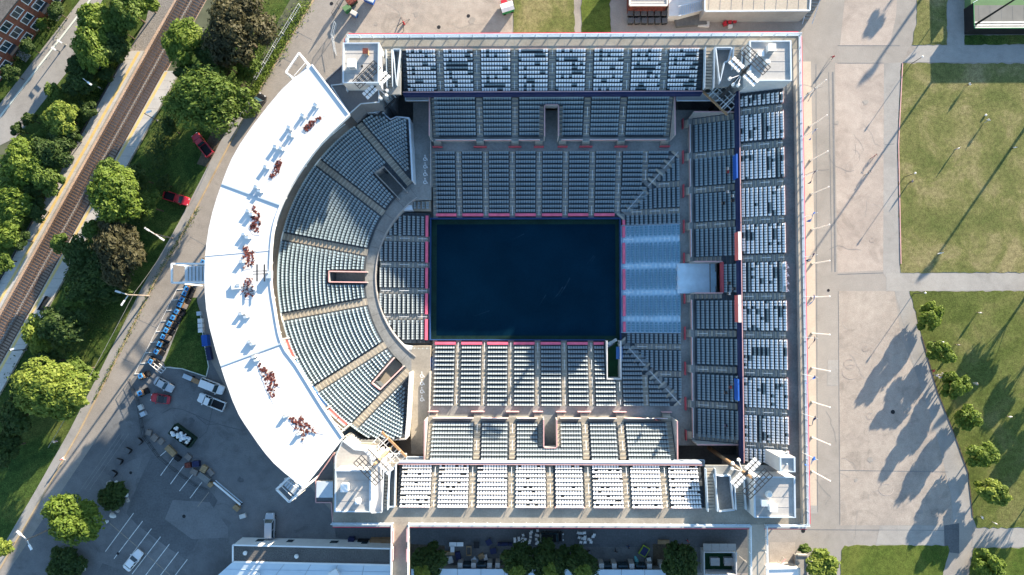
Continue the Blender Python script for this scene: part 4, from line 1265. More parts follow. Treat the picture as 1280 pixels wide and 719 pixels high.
# ---- white canopy over the back of the curved bowl
ZR = 20.0
roof = empty('canopy_roof', label='huge white curved canopy roof with rust stained lamp clusters', cat='roof')
ri = [P(x, y, ZR) for x, y in INN]; ro = [P(x, y, ZR + .6) for x, y in OUT]
names = 0
for k in range(NS):
    a, b, c, d = ro[k], ro[k + 1], ri[k + 1], ri[k]
    mb = MB(); dn = Vector((0, 0, -.9))
    mb.hexa([a + dn, b + dn, c + dn, d + dn], [a, b, c, d]) if (b - a).cross(d - a).z > 0 else mb.hexa([d + dn, c + dn, b + dn, a + dn], [d, c, b, a])
    mb.build('roof_panel', M['canopy'], roof)
mb = MB(); tr = MB()
for k in range(NS):
    for (a, b) in ((ri[k], ri[k + 1]),):
        mb.bar(a + Vector((0, 0, .05)), b + Vector((0, 0, .05)), .22, .30)
    tr.bar(ro[k] + Vector((0, 0, -.45)), ro[k + 1] + Vector((0, 0, -.45)), .14, .4)
for a, b in ((ro[0], ri[0]), (ro[NS], ri[NS])): mb.bar(a + Vector((0, 0, .06)), b + Vector((0, 0, .06)), .26, .22)
mb.build('edge_gutter', M['white'], roof); tr.build('edge_trim', M['trim_red'], roof)
for (a, b) in (((277.5, 230), (352, 257)), ((276, 457.5), (351.5, 429.5)), ((256, 320), (339.5, 312))):
    mb = MB(); p, q = P(*a, ZR + .62), P(*b, ZR + .06)
    mb.bar(p + Vector((0, 0, .03)), q + Vector((0, 0, .03)), .22 if a[1] != 320 else .06, .14 if a[1] != 320 else .05); mb.build('roof_seam', M['seam'] if a[1] != 320 else M['offwhite'], roof)
# unseen back wall, raised to stop sun under the canopy; columns carrying the roof
mb = MB()
for k in range(n):
    a0, a1 = -.90 + 1.80 * k / n, -.90 + 1.80 * (k + 1) / n
    q = [P(*cpt(i, a), 9.0) for i, a in ((26.5, a0), (26.5, a1), (26.8, a1), (26.8, a0))]
    mb.prism([(p.x, p.y) for p in q], .02, ZR - 1.0)
mb.build('rear_wall', M['wall'], CV)
for k in range(2, NS, 3):
    a = ro[k].lerp(ri[k], .42)
    mb = MB(); mb.tube((a.x, a.y, .02), (a.x, a.y, ZR - .4), .45, .35, 10)
    mb.build('column', M['offwhite'], roof)
    mb = MB(); mb.bar(Vector((a.x, a.y, ZR - .6)), ro[k] + Vector((0, 0, -1.1)), .3, .5); mb.bar(Vector((a.x, a.y, ZR - .6)), ri[k] + Vector((0, 0, -1.1)), .3, .5)
    mb.build('roof_beam', M['offwhite'], roof)

def roof_z(px, py):
    """height of the canopy's upper face under a photo pixel"""
    d = 1e9
    for k in range(NS): d = min(d, seg_dist((px, py), INN[k], INN[k + 1]))
    e = min(seg_dist((px, py), OUT[k], OUT[k + 1]) for k in range(NS))
    return ZR + .6 * d / (d + e)

# rust stains spreading from the lamp clusters: thin crusts on the roof membrane
def crust(outline, m, seed, zo=.05):
    rr = random.Random(seed); pts = []
    for k in range(len(outline)):
        a, b = outline[k], outline[(k + 1) % len(outline)]
        for j in range(5):
            t = j / 5; L = math.hypot(b[0] - a[0], b[1] - a[1])
            pts.append((a[0] + (b[0] - a[0]) * t + rr.uniform(-.03, .03) * L + rr.uniform(-.25, .25), a[1] + (b[1] - a[1]) * t + rr.uniform(-.03, .03) * L + rr.uniform(-.25, .25)))
    q = []
    for x, y in pts:
        z = roof_z(x, y) + zo; q.append(P(x, y, z))
    mb = MB(); mb.face(q if sum(q[i].x * q[(i + 1) % len(q)].y - q[(i + 1) % len(q)].x * q[i].y for i in range(len(q))) > 0 else q[::-1])
    return mb.build('rust_stain', M[m], roof)
CLUST = [([(381, 157), (389, 152), (400, 146), (404, 146), (396, 151), (390, 158), (384, 164), (380, 162)], 'rust'),
         ([(337, 224), (341, 214), (347, 201), (351, 198), (351, 206), (348, 215), (341, 222)], 'rust'),
         ([(312, 282), (314, 268), (317, 257), (320, 263), (327, 272), (323, 290), (316, 289)], 'rust'),
         ([(303, 328), (306, 317), (304, 308), (309, 309), (313, 315), (317, 311), (318, 327), (312, 333), (304, 334)], 'rust'),
         ([(303, 360), (306, 352), (309, 345), (315, 349), (317, 360), (316, 370), (307, 371)], 'rust_pale'),
         ([(322, 452), (332, 461), (341, 464), (343, 472), (348, 483), (344, 481), (345, 495), (340, 498), (334, 486), (330, 475), (324, 459)], 'rust'),
         ([(361, 521), (372, 525), (376, 519), (381, 528), (392, 534), (400, 541), (390, 540), (381, 541), (379, 551), (376, 540), (368, 532)], 'rust')]
for k, (o, m) in enumerate(CLUST):
    cx = sum(x for x, y in o) / len(o); cy = sum(y for x, y in o) / len(o)
    crust([(cx + (x - cx) * 1.28, cy + (y - cy) * 1.28) for x, y in o], 'rust_pale', 50 + k, .04)
    rr = random.Random(k + 9); mb = MB()
    for j in range(90):
        for _ in range(30):
            x, y = rr.uniform(min(p[0] for p in o), max(p[0] for p in o)), rr.uniform(min(p[1] for p in o), max(p[1] for p in o))
            if inside(o, x, y): break
        p = P(x, y, roof_z(x, y) + .055 + j * .0006); rb = rr.uniform(.06, .30)
        mb.face([p + Vector((rb * rr.uniform(.6, 1.2) * math.cos(2 * math.pi * i / 8), rb * rr.uniform(.6, 1.2) * math.sin(2 * math.pi * i / 8), 0)) for i in range(8)], 1 if rr.random() < (.16 if m == 'rust' else .7) else 0)
    tag(mb.build('rust_stain', [M['rust'], M['rust_pale']], roof), kind='stuff')
    mb = MB()
    for j in range(26):
        for _ in range(20):
            x, y = rr.uniform(min(p[0] for p in o), max(p[0] for p in o)), rr.uniform(min(p[1] for p in o), max(p[1] for p in o))
            if inside(o, x, y): break
        z = roof_z(x, y); p = P(x, y, z); a = rr.uniform(0, 6.28); L = rr.uniform(.2, .55)
        mb.bar(p + Vector((0, 0, .12)), p + Vector((math.cos(a) * L, math.sin(a) * L, rr.uniform(.06, .2))), rr.uniform(.06, .2), rr.uniform(.05, .12))
    tag(mb.build('rusted_scrap', M['rust'], roof), kind='stuff')

def lamp_post(px, py, ang, label, s=1.0):
    z = roof_z(px, py); p = P(px, py, z)
    t = empty('roof_floodlight', (p.x, p.y, z), ang, label, 'floodlight', 'white floodlight boxes on the canopy roof')
    mb = MB(); mb.box(-.40 * s, .40 * s, -.32 * s, .32 * s, .0, .12); mb.build('stand', M['offwhite'], t)
    mb = MB(); mb.hexa([(-.28, -.24, .121), (.28, -.24, .121), (.28, .22, .121), (-.28, .22, .121)], [(-.30, -.20, .62), (.30, -.20, .62), (.30, .16, .70), (-.30, .16, .70)]); mb.build('lamp_housing', M['white'], t)
    mb = MB(); mb.hexa([(-.27, .222, .2), (.27, .222, .2), (.27, .27, .2), (-.27, .27, .2)], [(-.28, .17, .66), (.28, .17, .66), (.28, .21, .66), (-.28, .21, .66)]); mb.build('lamp_lens', M['steel_dark'], t)
    mb = MB(); mb.box(.45, .70, -.2, .1, 0, .35); mb.build('ballast_box', M['offwhite'], t)
LPOS = [(395, 132, 'nearest the top corner of the roof'), (379, 145, 'second from the roof top corner'), (362, 160, 'third from the roof top corner beside the red scrap'), (364, 169, 'just below the third one from the top corner'),
        (345, 184, 'above the second rust patch'), (352, 186, 'paired right of the one above the second rust patch'), (333, 209, 'at the left of the second rust patch'), (321, 234, 'above the upper roof seam'), (325, 239, 'close beside the upper roof seam'),
        (311, 264, 'at the top left of the third rust patch'), (315, 268, 'touching the third rust patch'), (306, 293, 'left of the fourth rust patch'), (310, 297, 'below the third rust patch'), (303, 327, 'at the lower left of the fourth rust patch'),
        (299, 357, 'on a white box beside the grey stain'), (302, 392, 'left of the bare grey patch'), (308, 396, 'inside the bare grey patch'), (313, 427, 'above the lower roof seam'), (316, 430, 'paired above the lower roof seam'),
        (318, 446, 'below the lower roof seam at the long rust streak'), (321, 450, 'at the tip of the long rust streak'), (357, 520, 'at the left of the lowest star shaped stain'), (374, 542, 'below the star shaped stain')]
for k, (x, y, s_) in enumerate(LPOS): lamp_post(x, y, -.6 + .05 * k, 'white roof floodlight ' + s_)
p = P(299, 357, roof_z(299, 357))
t = empty('roof_hatch', (p.x, p.y, p.z), .1, 'white box hatch on the canopy roof beside the grey stain', 'hatch')
mb = MB(); mb.box(-1.1, .3, -.55, .55, .0, .5); mb.build('hatch_box', M['white'], t)
mb = MB(); mb.box(-1.15, .35, -.6, .6, .501, .56); mb.build('hatch_lid', M['offwhite'], t)
# dark antenna on the canopy edge
z = ZR + 1.2; p = P(331, 341, z)
t = empty('antenna', (0, 0, 0), 0, 'black double cross antenna reaching over the canopy inner edge', 'antenna')
mb = MB(); b = P(338, 342, ZR); e = P(316, 341, z)
for dy in (-.25, .25): mb.bar(P(334, 340.5, z) + Vector((0, dy, 0)), e + Vector((0, dy, 0)), .12)
mb.build('boom', M['steel_dark'], t)
for px in (321.3, 330.5):
    mb = MB(); mb.bar(P(px, 330.5, z + .2), P(px, 352, z + .2), .22, .14); mb.build('element', M['steel_dark'], t)
mb = MB(); q = P(337, 343, ZR + .3); mb.box(q.x - .4, q.x + .5, q.y - .7, q.y + .6, ZR + .05, ZR + .9); mb.bar(P(334, 340.5, z), q + Vector((0, 0, .3)), .12); mb.build('mount', M['steel_pale'], t)

# stair frames hanging outside the canopy
def frame_px(pts, z0, z1, label, deck=None):
    t = empty('stair_frame', (0, 0, 0), 0, label, 'steel frame')
    mb = MB(); q = [P(x, y, z1) for x, y in pts]
    for k in range(len(q)): mb.bar(q[k], q[(k + 1) % len(q)], .32, .32)
    for v in q: mb.bar(v, (v.x, v.y, z0), .26)
    mb.build('frame', M['white'], t)
    if deck:
        d = [P(x, y, z1 - 3.0) for x, y in deck]
        mb = MB(); mb.prism([(v.x, v.y) for v in d], z1 - 3.3, z1 - 3.0); mb.build('stair_deck', M['steel_pale'], t)
        mb = MB()
        for k in range(1, 7):
            a, b = d[0].lerp(d[3], k / 7), d[1].lerp(d[2], k / 7); mb.bar(a + Vector((0, 0, .06)), b + Vector((0, 0, .06)), .10, .08)
        mb.build('tread', M['concrete_grey'], t)
        mb = MB()
        for a, b in ((d[0], d[3]), (d[1], d[2])):
            mb.bar(a + Vector((0, 0, 1)), b + Vector((0, 0, 1)), .1); mb.bar(a, a + Vector((0, 0, 1)), .08); mb.bar(b, b + Vector((0, 0, 1)), .08)
        mb.build('handrail', M['white'], t)
frame_px([(357.5, 90.5), (374, 66.5), (388, 85), (373, 102)], .02, 15.5, 'white steel frame hung outside the upper end of the canopy', [(370, 97), (373, 101), (388, 87), (384, 81)])
frame_px([(215, 329.8), (262, 329.8), (262, 353.5), (215, 353.5)], .02, 13.5, 'white framed blue stair projecting from the left of the canopy', [(231, 333), (231, 352), (262, 352), (262, 333)])
frame_px([(345.5, 611.5), (363, 596), (380, 610), (361.5, 627.5)], .02, 15.5, 'white steel frame hung outside the lower end of the canopy', [(358, 597), (352, 604), (371, 622), (378, 612)])
# ------------------------------------------------------------------ corner buildings, stairs, masts
def corner_block(label, rect, zr, z0=ZC, wall='tower_wall', top='roof_grey', parapet_h=.35):
    """rect: photo pixels of the roof edge"""
    t = empty('corner_tower', (0, 0, 0), 0, label, 'roof building')
    x0, x1, y0, y1 = wrect(rect[0], rect[3], rect[2], rect[1], zr)
    mb = MB(); mb.box(x0, x1, y0, y1, .02, zr - .30); mb.build('wall', M[wall], t)
    mb = MB(); mb.box(x0 + .162, x1 - .162, y0 + .162, y1 - .162, zr - .299, zr - .2); mb.build('roof', M[top], t)
    for (a, b, c, d) in ((x0, x1, y1 - .16, y1), (x0, x1, y0, y0 + .16), (x0, x0 + .16, y0 + .163, y1 - .163), (x1 - .16, x1, y0 + .163, y1 - .163)):
        mb = MB(); mb.box(a - .04, b + .04, c, d, zr - .298, zr + parapet_h * .4); mb.build('coping', M['steel_pale'], t)
    k = int((y1 - y0) / 1.5)
    for j in range(1, k):
        mb = MB(); y = y0 + (y1 - y0) * j / k; mb.box(x0 + .3, x1 - .3, y - .03, y + .03, zr - .199, zr - .17); mb.build('roof_seam', M['wall'], t)
    return t, zr - .2
def roof_box(px, py, z, sx, sy, h, m, label, rz=0.0, top=None):
    p = P(px, py, z)
    t = empty('rooftop_unit', (p.x, p.y, z), rz, label, 'rooftop unit')
    mb = MB(); mb.box(-sx / 2, sx / 2, -sy / 2, sy / 2, .0, h); mb.build('casing', M[m], t)
    mb = MB(); mb.box(-sx / 2 - .08, sx / 2 + .08, -sy / 2 - .08, sy / 2 + .08, h, h + .1); mb.build('lid', M[top or m], t)
    mb = MB()
    for k in range(4): mb.box(-sx / 2 + .1, sx / 2 - .1, -sy / 2 - .05, -sy / 2 - .003, h * (.15 + .2 * k), h * (.25 + .2 * k))
    mb.build('louver', M['wall'], t)
    return t
def roof_vent(px, py, z, label, r=.45, h=.9, m='offwhite'):
    p = P(px, py, z)
    t = empty('roof_vent', (p.x, p.y, z), 0, label, 'roof vent')
    mb = MB(); mb.tube((0, 0, 0), (0, 0, h * .6), r * .7, n=12); mb.build('pipe', M['steel_pale'], t)
    mb = MB(); mb.tube((0, 0, h * .6), (0, 0, h), r, r * .6, n=12); mb.build('cap', M[m], t)

t, z = corner_block('grey roofed corner building at the upper left by the canopy end', (428.5, 53.5, 474, 104), 19.0)
roof_box(458.5, 67, z, .8, .8, 1.1, 'wood', 'small rusty brown rooftop box at the upper left corner building', top='rust')
roof_box(442, 83, z, 1.25, 1.25, 1.5, 'white', 'white cube rooftop unit at the upper left corner building')
roof_vent(453, 83.5, z, 'small black pipe vent on the upper left corner roof', .22, .4, 'black')
t, z = corner_block('grey roofed corner building at the upper right behind the floodlight mast', (937.5, 51, 988.5, 101.5), 18.4)
roof_box(961.5, 63, z, 1.2, 1.1, 1.3, 'white', 'white cube rooftop unit farther right on the upper right corner building')
roof_box(949, 69.5, z, .9, .8, .9, 'white', 'smaller white rooftop unit left on the upper right corner building')
roof_vent(957, 79, z, 'round white drum vent on the upper right corner roof', .62, 1.0)
t, z = corner_block('grey roofed corner building at the lower right with white fan units', (943, 596, 993.5, 647), 18.4)
roof_vent(959.5, 617, z, 'round white fan vent with a dirty patch on the lower right corner roof', .65, 1.0)
roof_box(953, 627, z, .9, .9, 1.0, 'steel_pale', 'pale blue cube unit on the lower right corner roof')
roof_box(963.5, 632.5, z, 1.15, 1.1, 1.3, 'white', 'white cube unit on the lower right corner roof')
t, z2 = corner_block('small raised box room on the lower right corner building', (975, 571.5, 993.5, 590), 20.4)
roof_vent(983, 580, z2, 'tiny pipe vent on the raised box room', .15, .5, 'steel_pale')
t, z = corner_block('grey roofed corner building at the lower left by the canopy end', (418.5, 588, 463.5, 640), 19.0)
roof_box(433, 607.5, z, 1.1, 1.2, 1.4, 'white', 'white cube rooftop unit on the lower left corner building')
roof_box(449, 625, z, .75, .75, 1.0, 'white', 'smaller white rooftop unit lower on the lower left corner building')
# lower annexes next to the canopy
def annex(label, pts, z, m, edge='steel_pale', z0=.02, name='annex'):
    t = empty(name, (0, 0, 0), 0, label, 'building annex')
    q = [(p.x, p.y) for p in (P(x, y, z) for x, y in pts)]
    mb = MB(); mb.prism(q, z0, z); mb.build('roof', M[m], t)
    mb = MB()
    for k in range(len(q)): mb.bar((*q[k], z + .1), (*q[(k + 1) % len(q)], z + .1), .16, .22)
    mb.build('coping', M[edge], t)
    return t
annex('dark grey triangular roof between canopy and upper left corner building', [(414, 107), (428, 105.5), (473, 106), (474, 128), (451, 130), (437, 142.5)], 15.0, 'roof_dark')
annex('pale triangular roof between canopy and lower left corner building', [(428.5, 551), (443, 562), (463, 564), (463, 586), (419, 586.5), (419.5, 571)], 15.8, 'roof_grey')
annex('shaded stepped terrace at the lower left beside the canopy end', [(395, 600), (418, 566), (418, 652), (416, 652), (414.5, 628), (395, 628)], 14.0, 'roof_dark', 'trim_pink')
q = P(408, 610, 14.2); t = empty('service_cabinet', (q.x, q.y, 14.02), 0, 'pale blue box cabinet on the shaded lower left terrace', 'cabinet')
mb = MB(); mb.box(-1.4, 1.4, -1.35, 1.35, 0, 1.2); mb.build('body', M['roof_grey'], t)
mb = MB(); mb.box(-1.45, 1.45, -1.4, 1.4, 1.201, 1.3); mb.build('lid', M['steel_pale'], t)
annex('white stepped balcony walls right of the lower left corner building', [(464.5, 572), (476, 572), (478, 640), (464.5, 641)], 16.0, 'tower_wall', 'offwhite')
annex('slanted lean-to roof between upper left corner building and canopy', [(404, 104), (428, 82), (428, 104), (412, 112)], 12.0, 'roof_dark', 'wall')

# exit stairs beside the upper tiers
def exit_stairs(label, sx0, sx1, y0, y1, z0, z1, hole=None, n=13):
    t = empty('exit_stairs', (0, 0, 0), 0, label, 'staircase')
    a, b = P(sx0, y0, z1), P(sx1, y1, z0)
    x0, x1 = min(a.x, b.x), max(a.x, b.x)
    for k in range(n):
        f0, f1 = k / n, (k + .74) / n
        ya, yb = a.y + (b.y - a.y) * f0, a.y + (b.y - a.y) * f1
        z = z1 + (z0 - z1) * k / n + .02
        mb = MB(); mb.box(x0, x1, min(ya, yb), max(ya, yb), z - .2, z); mb.build('step', M['concrete'], t)
    for x in (x0 - .12, x1 + .04):
        mb = MB(); zt0, zt1 = z1 + .95, z0 + .95
        mb.hexa([(x, a.y, z1 - .3), (x + .1, a.y, z1 - .3), (x + .1, b.y, z0 - .3), (x, b.y, z0 - .3)], [(x, a.y, zt0), (x + .1, a.y, zt0), (x + .1, b.y, zt1), (x, b.y, zt1)])
        mb.build('side_wall', M['steel_pale'], t)
    if hole:
        h = [P(x, y, ZC) for x, y in hole]
        mb = MB(); mb.prism([(v.x, v.y) for v in h], ZC - .008, ZC + .012); mb.build('stair_landing', M['concrete_dark'], t)
        mb = MB()
        for k in range(len(h)): mb.bar(h[k] + Vector((0, 0, .5)), h[(k + 1) % len(h)] + Vector((0, 0, .5)), .13, 1.0)
        mb.build('well_wall', M['steel_pale'], t)
exit_stairs('exit stairs beside the upper left corner building', 484, 491, 64, 110, ZC + .05, ZC + 1.2, [(492.5, 64), (501.5, 64), (496.5, 108)])
exit_stairs('exit stairs left of the zigzag well at the upper right corner', 881, 890, 61, 112, ZC + .05, ZC + 1.0, [(893, 62), (913, 62), (909, 78), (904, 80), (898, 106)])
exit_stairs('exit stairs against the upper right corner building', 916, 925, 61, 88, ZC + .05, ZC + .8)
exit_stairs('exit stairs beside the lower left corner building', 479, 487, 636, 580, ZC + .05, ZC + 1.2, [(489, 588), (495.5, 580), (494, 632), (484, 632)])
exit_stairs('exit stairs left of the zigzag well at the lower right corner', 884, 892, 638, 585, ZC + .05, ZC + 1.0, [(891, 592), (899, 594), (911, 593), (916, 636), (897, 638)])
exit_stairs('exit stairs against the lower right corner building', 919, 928, 636, 600, ZC + .05, ZC + .8)
# dark yards below the masts
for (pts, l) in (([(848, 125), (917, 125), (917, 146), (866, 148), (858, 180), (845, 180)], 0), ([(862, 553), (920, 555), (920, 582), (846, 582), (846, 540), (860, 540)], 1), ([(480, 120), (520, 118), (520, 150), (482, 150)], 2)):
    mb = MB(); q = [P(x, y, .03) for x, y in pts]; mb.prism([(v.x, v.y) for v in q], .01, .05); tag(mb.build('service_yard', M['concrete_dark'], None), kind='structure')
for (r, z, m, l) in (((846, 117, 903, 126), 9.4, 'roof_grey', 'narrow landing bridge under the upper right stairs'), ((842, 575, 880, 582), 9.4, 'roof_grey', 'narrow white railed landing under the lower right stairs'),
                     ((507, 119, 536, 126), 9.2, 'roof_grey', 'narrow landing bridge under the upper left stairs'), ((488, 567, 508, 579), 9.2, 'wall', 'pale landing box under the lower left stairs'), ((508, 571, 531, 579), 9.0, 'offwhite', 'white railed landing beside the lower middle tier')):
    annex(l, [(r[0], r[1]), (r[2], r[1]), (r[2], r[3]), (r[0], r[3])], z, m, 'steel_pale', z - .4, 'landing')

# ---- floodlight masts
def mast(label, base, head, H_, ang, lamps, plat_z, m_mast, m_plat):
    b = P(*base, 0)
    t = empty('floodlight_mast', (b.x, b.y, 0), ang, label, 'floodlight mast')
    mb = MB(); mb.tube((0, 0, .02), (0, 0, H_), .42, .24, 10); mb.build('pole', M[m_mast], t)
    # service platform
    mb = MB(); pw, pd = 3.0, 1.6
    bare = plat_z is None
    plat_z = plat_z or 3.0
    for k in range(7): mb.bar((-pw + k * pw / 3, -pd, plat_z), (-pw + k * pw / 3, pd, plat_z), .14, .12)
    for k in range(4): mb.bar((-pw, -pd + k * pd * 2 / 3, plat_z + .1), (pw, -pd + k * pd * 2 / 3, plat_z + .1), .12, .12)
    for x in (-1.6, 1.6): mb.bar((x, -pd - .4, plat_z + .9), (x, pd + .4, plat_z + .9), .18, .12)
    if not bare: mb.build('service_platform', M['offwhite'], t)
    mb = MB(); mb.bar((-pw - .2, -pd - .2, plat_z + .15), (pw + .2, -pd - .2, plat_z + .15), .34, .4)
    if not bare: mb.build('platform_beam', M[m_plat], t)
    # head frame
    zf = H_
    mb = MB()
    for k in range(7): mb.bar((-2.6 + k * .867, .5, zf), (-2.6 + k * .867, 2.3, zf), .12, .10)
    for k in range(4): mb.bar((-2.6, .5 + k * .6, zf + .08), (2.6, .5 + k * .6, zf + .08), .12, .10)
    mb.bar((-2.6, -.4, zf - 1.6), (2.6, -.4, zf - 1.6), .3, .3); mb.bar((0, -.4, zf - 1.6), (0, .5, zf), .25)
    mb.build('head_frame', M['steel_dark'], t)
    for side in (-1, 1):
        for r_ in range(2):
            for c_ in range(lamps):
                x = side * (.75 + c_ * .62); z = zf - 1.3 - r_ * .1; y = -.2 - r_ * .8
                mb = MB(); mb.hexa([(x - .24, y - .30, z - .1), (x + .24, y - .30, z - .1), (x + .24, y + .22, z - .25), (x - .24, y + .22, z - .25)], [(x - .27, y - .36, z + .35), (x + .27, y - .36, z + .35), (x + .22, y + .24, z + .3), (x - .22, y + .24, z + .3)])
                mb.build('lamp', M['white'], t)
    for (x, y) in ((-.9, -1.9), (.2, -2.2), (.9, -1.7)):
        mb = MB(); mb.tube((x, y, zf - 4), (x, y, zf - 3.4), .3, .22, 8); mb.bar((x, y, zf - 3.9), (0, 0, zf - 3.9), .1); mb.build('spotlight', M['white'], t)
mast('upper right floodlight mast with white lamps and a black lattice head', (882, 142), None, 26.0, R(-45), 4, 10.8, 'steel_dark', 'orange_wood')
mast('lower right floodlight mast on a rust brown pole', (886, 560), None, 24.5, R(-135), 4, None, 'orange_wood', 'offwhite')
mast('upper left floodlight mast leaning dark over the corner roof', (491, 141), None, 19.0, R(45), 4, 9.6, 'steel_dark', 'steel_dark')
mast('lower left floodlight mast with a tan lattice platform', (497, 551), None, 21.5, R(135), 4, 10.5, 'wood', 'orange_wood')

# ---- footbridges at the bottom
def bridge(label, px0, px1, z, deck, clear):
    a = P(px0, 656, z); b = P(px1, 656, z)
    t = empty('footbridge', (0, 0, 0), 0, label, 'footbridge')
    y1 = Y0 - .02; y0 = P(500, 790, z).y
    mb = MB(); mb.box(a.x, b.x, y0, y1, z - .6, z); mb.build('deck', M[deck], t)
    for x in (a.x - .02, b.x - .12):
        mb = MB(); mb.box(x, x + .14, y0, y1, z + 1.15, z + 1.27)
        k = int((y1 - y0) / 2.3)
        for j in range(k + 1): mb.box(x + .02, x + .12, y0 + (y1 - y0) * j / k - .06, y0 + (y1 - y0) * j / k + .06, z, z + 1.149)
        if clear: mb.box(x + .03, x + .10, y0, y1, z + .55, z + .62)
        mb.build('railing', M['white'], t)
        for j in range(k):
            yy0, yy1 = y0 + (y1 - y0) * j / k + .08, y0 + (y1 - y0) * (j + 1) / k - .08
            mb = MB(); mb.box(x + .05, x + .09, yy0, yy1, z + .1, z + 1.1); mb.build('side_panel', M['parapet'] if clear else M['white'], t)
    if not clear:
        for (xx, py) in ((a.x, 670), (a.x, 692), (b.x, 668), (b.x, 693)):
            p = P(500, py, z + .6)
            mb = MB(); mb.box(xx - .36, xx - .16, p.y - 1.1, p.y + 1.1, z - .1, z + 1.25) if xx == b.x else mb.box(xx + .14, xx + .34, p.y - 1.1, p.y + 1.1, z - .1, z + 1.25); mb.build('notice_board', M['trim_pink'], t)
bridge('concrete footbridge leaving the bottom left of the stadium with white sides', 490.5, 512, ZC - .01, 'concrete', False)
bridge('pale footbridge with railing shadows at the bottom right of the stadium', 935.5, 956.5, ZC - .01, 'strip', True)

# ---- flags and bare poles at the right
FL = [123, 172, 222, 272, 322, 371.5, 421.5, 468, 517, 566]
words_ = ['topmost', 'second', 'third', 'fourth', 'fifth', 'sixth', 'seventh', 'eighth', 'ninth', 'tenth', 'eleventh', 'lowest']
for k, y in enumerate(FL):
    b = P(1003, y, ZC)
    t = empty('flag_on_pole', (b.x, b.y, ZC + 1.0), .0, '%s of the blue and white flags hung out over the pink parapet' % (words_[k] if k < 9 else 'lowest'), 'flag', 'blue flags along the right rim')
    mb = MB(); mb.tube((0, 0, -1.2), (.15, 0, 4.9), .055, .03, 6); mb.build('pole', M['white'], t)
    rr = random.Random(k); mb = MB(); n_ = 7
    L = rr.uniform(1.5, 2.1); a = rr.uniform(-2.5, -1.9)
    rows_ = []
    for i in range(n_ + 1):
        f = i / n_; wv = .14 * math.sin(f * 8 + k)
        x, yv = math.cos(a) * L * f - math.sin(a) * wv, math.sin(a) * L * f + math.cos(a) * wv
        rows_.append([(x - .1 + .1 * j, yv + .12 * j * math.cos(f * 5), 4.6 - j * .36 - f * f * 1.1) for j in range(4)])
    for i in range(n_):
        for j in range(3): mb.face([rows_[i][j], rows_[i + 1][j], rows_[i + 1][j + 1], rows_[i][j + 1]], 1 if (j == 1 and 1 < i < 5) else 0)
    mb.build('flag', [M['navy'] if k % 2 == 0 else M['banner_blue'], M['white']], t)
BP = [117, 158.7, 201, 243, 287.5, 330, 372, 417, 460, 502.5, 546.5, 589]
for k, y in enumerate(BP):
    b = P(1010.5 + 4 * min(1, (y - 117) / 180.0), y, 0)
    t = empty('flagpole', (b.x, b.y, 0), 0, '%s bare white flagpole on the beige strip right of the stadium' % (words_[k] if k < 11 else 'lowest'), 'flagpole', 'bare white flagpoles')
    mb = MB(); mb.tube((0, 0, .3), (0, 0, 7.9), .15, .10, 8); mb.build('pole', M['white'], t)
    mb = MB(); mb.tube((0, 0, 7.9), (0, 0, 8.15), .16, .08, 8); mb.build('finial', M['white'], t)
    mb = MB(); mb.tube((0, 0, .02), (0, 0, .3), .28, .22, 10); mb.build('base', M['concrete_grey'], t)
# banners on the fronts of the upper tiers
def banner(px0, px1, py0, py1, m, label, off=.0):
    t = empty('banner', (0, 0, 0), 0, label, 'banner')
    a, b = P(px0, py0, 11 + DU), P(px1, py1, 11 + DU)
    mb = MB(); mb.box(min(a.x, b.x), max(a.x, b.x), min(a.y, b.y), max(a.y, b.y), 9.2 + DU, 11.3 + DU + off); mb.build('cloth', M[m], t)
    mb = MB(); mb.box(min(a.x, b.x) - .02, max(a.x, b.x) + .02, min(a.y, b.y) - .02, max(a.y, b.y) + .02, 11.301 + DU + off, 11.36 + DU + off); mb.build('hem', M['offwhite'] if m == 'banner_red' else M[m], t)
banner(919.7, 921.5, 193, 223, 'banner_blue', 'upper blue banner on the right tier front')
banner(922, 926, 290, 325, 'banner_red', 'upper red banner on the right tier front', .01)
banner(922, 926, 369, 403, 'banner_red', 'lower red banner on the right tier front', .01)
banner(921.5, 923.5, 474, 501, 'banner_blue', 'lower blue banner on the right tier front')
# ------------------------------------------------------------------ railway
def pr(x0, y, z=0.0): return P(rx(x0, y), y, z)
def track(x0, label, y0=-70, y1=470):
    a, b = pr(x0, y1), pr(x0, y0)
    d = (b - a).normalized(); ang = math.atan2(d.y, d.x)
    t = empty('railway_track', (0, 0, 0), 0, label, 'railway track')
    L = (b - a).length; n = int(L / .62)
    mb = MB(); mb.box(-.10, .10, -1.25, 1.25, .05, .17); me = mb.mesh('sleeper', M['sleeper'])
    n = min(n, 298)
    for i in range(n):
        p = a + d * (L * (i + .5) / n)
        link('sleeper', me, t, (p.x, p.y, 0.0), ang + rng.uniform(-.01, .01))
    s = Vector((-d.y, d.x, 0))
    for k in (-.75, .75):
        mb = MB(); mb.bar(a + s * k + Vector((0, 0, .24)), b + s * k + Vector((0, 0, .24)), .11, .14); mb.build('rail', M['rail'], t)
track(129.5, 'railway track nearer the long pale left platform')
track(148.5, 'railway track nearer the right platform and the big trees')
mb = MB(); 
for (x0, w) in ((139.5, .35),):
    mb.bar(pr(x0, -60, .1), pr(x0, 470, .1), w, .12)
tag(mb.build('cable_trough', M['gravel'], None), 'narrow grey cable trough between the two railway tracks', 'cable duct')
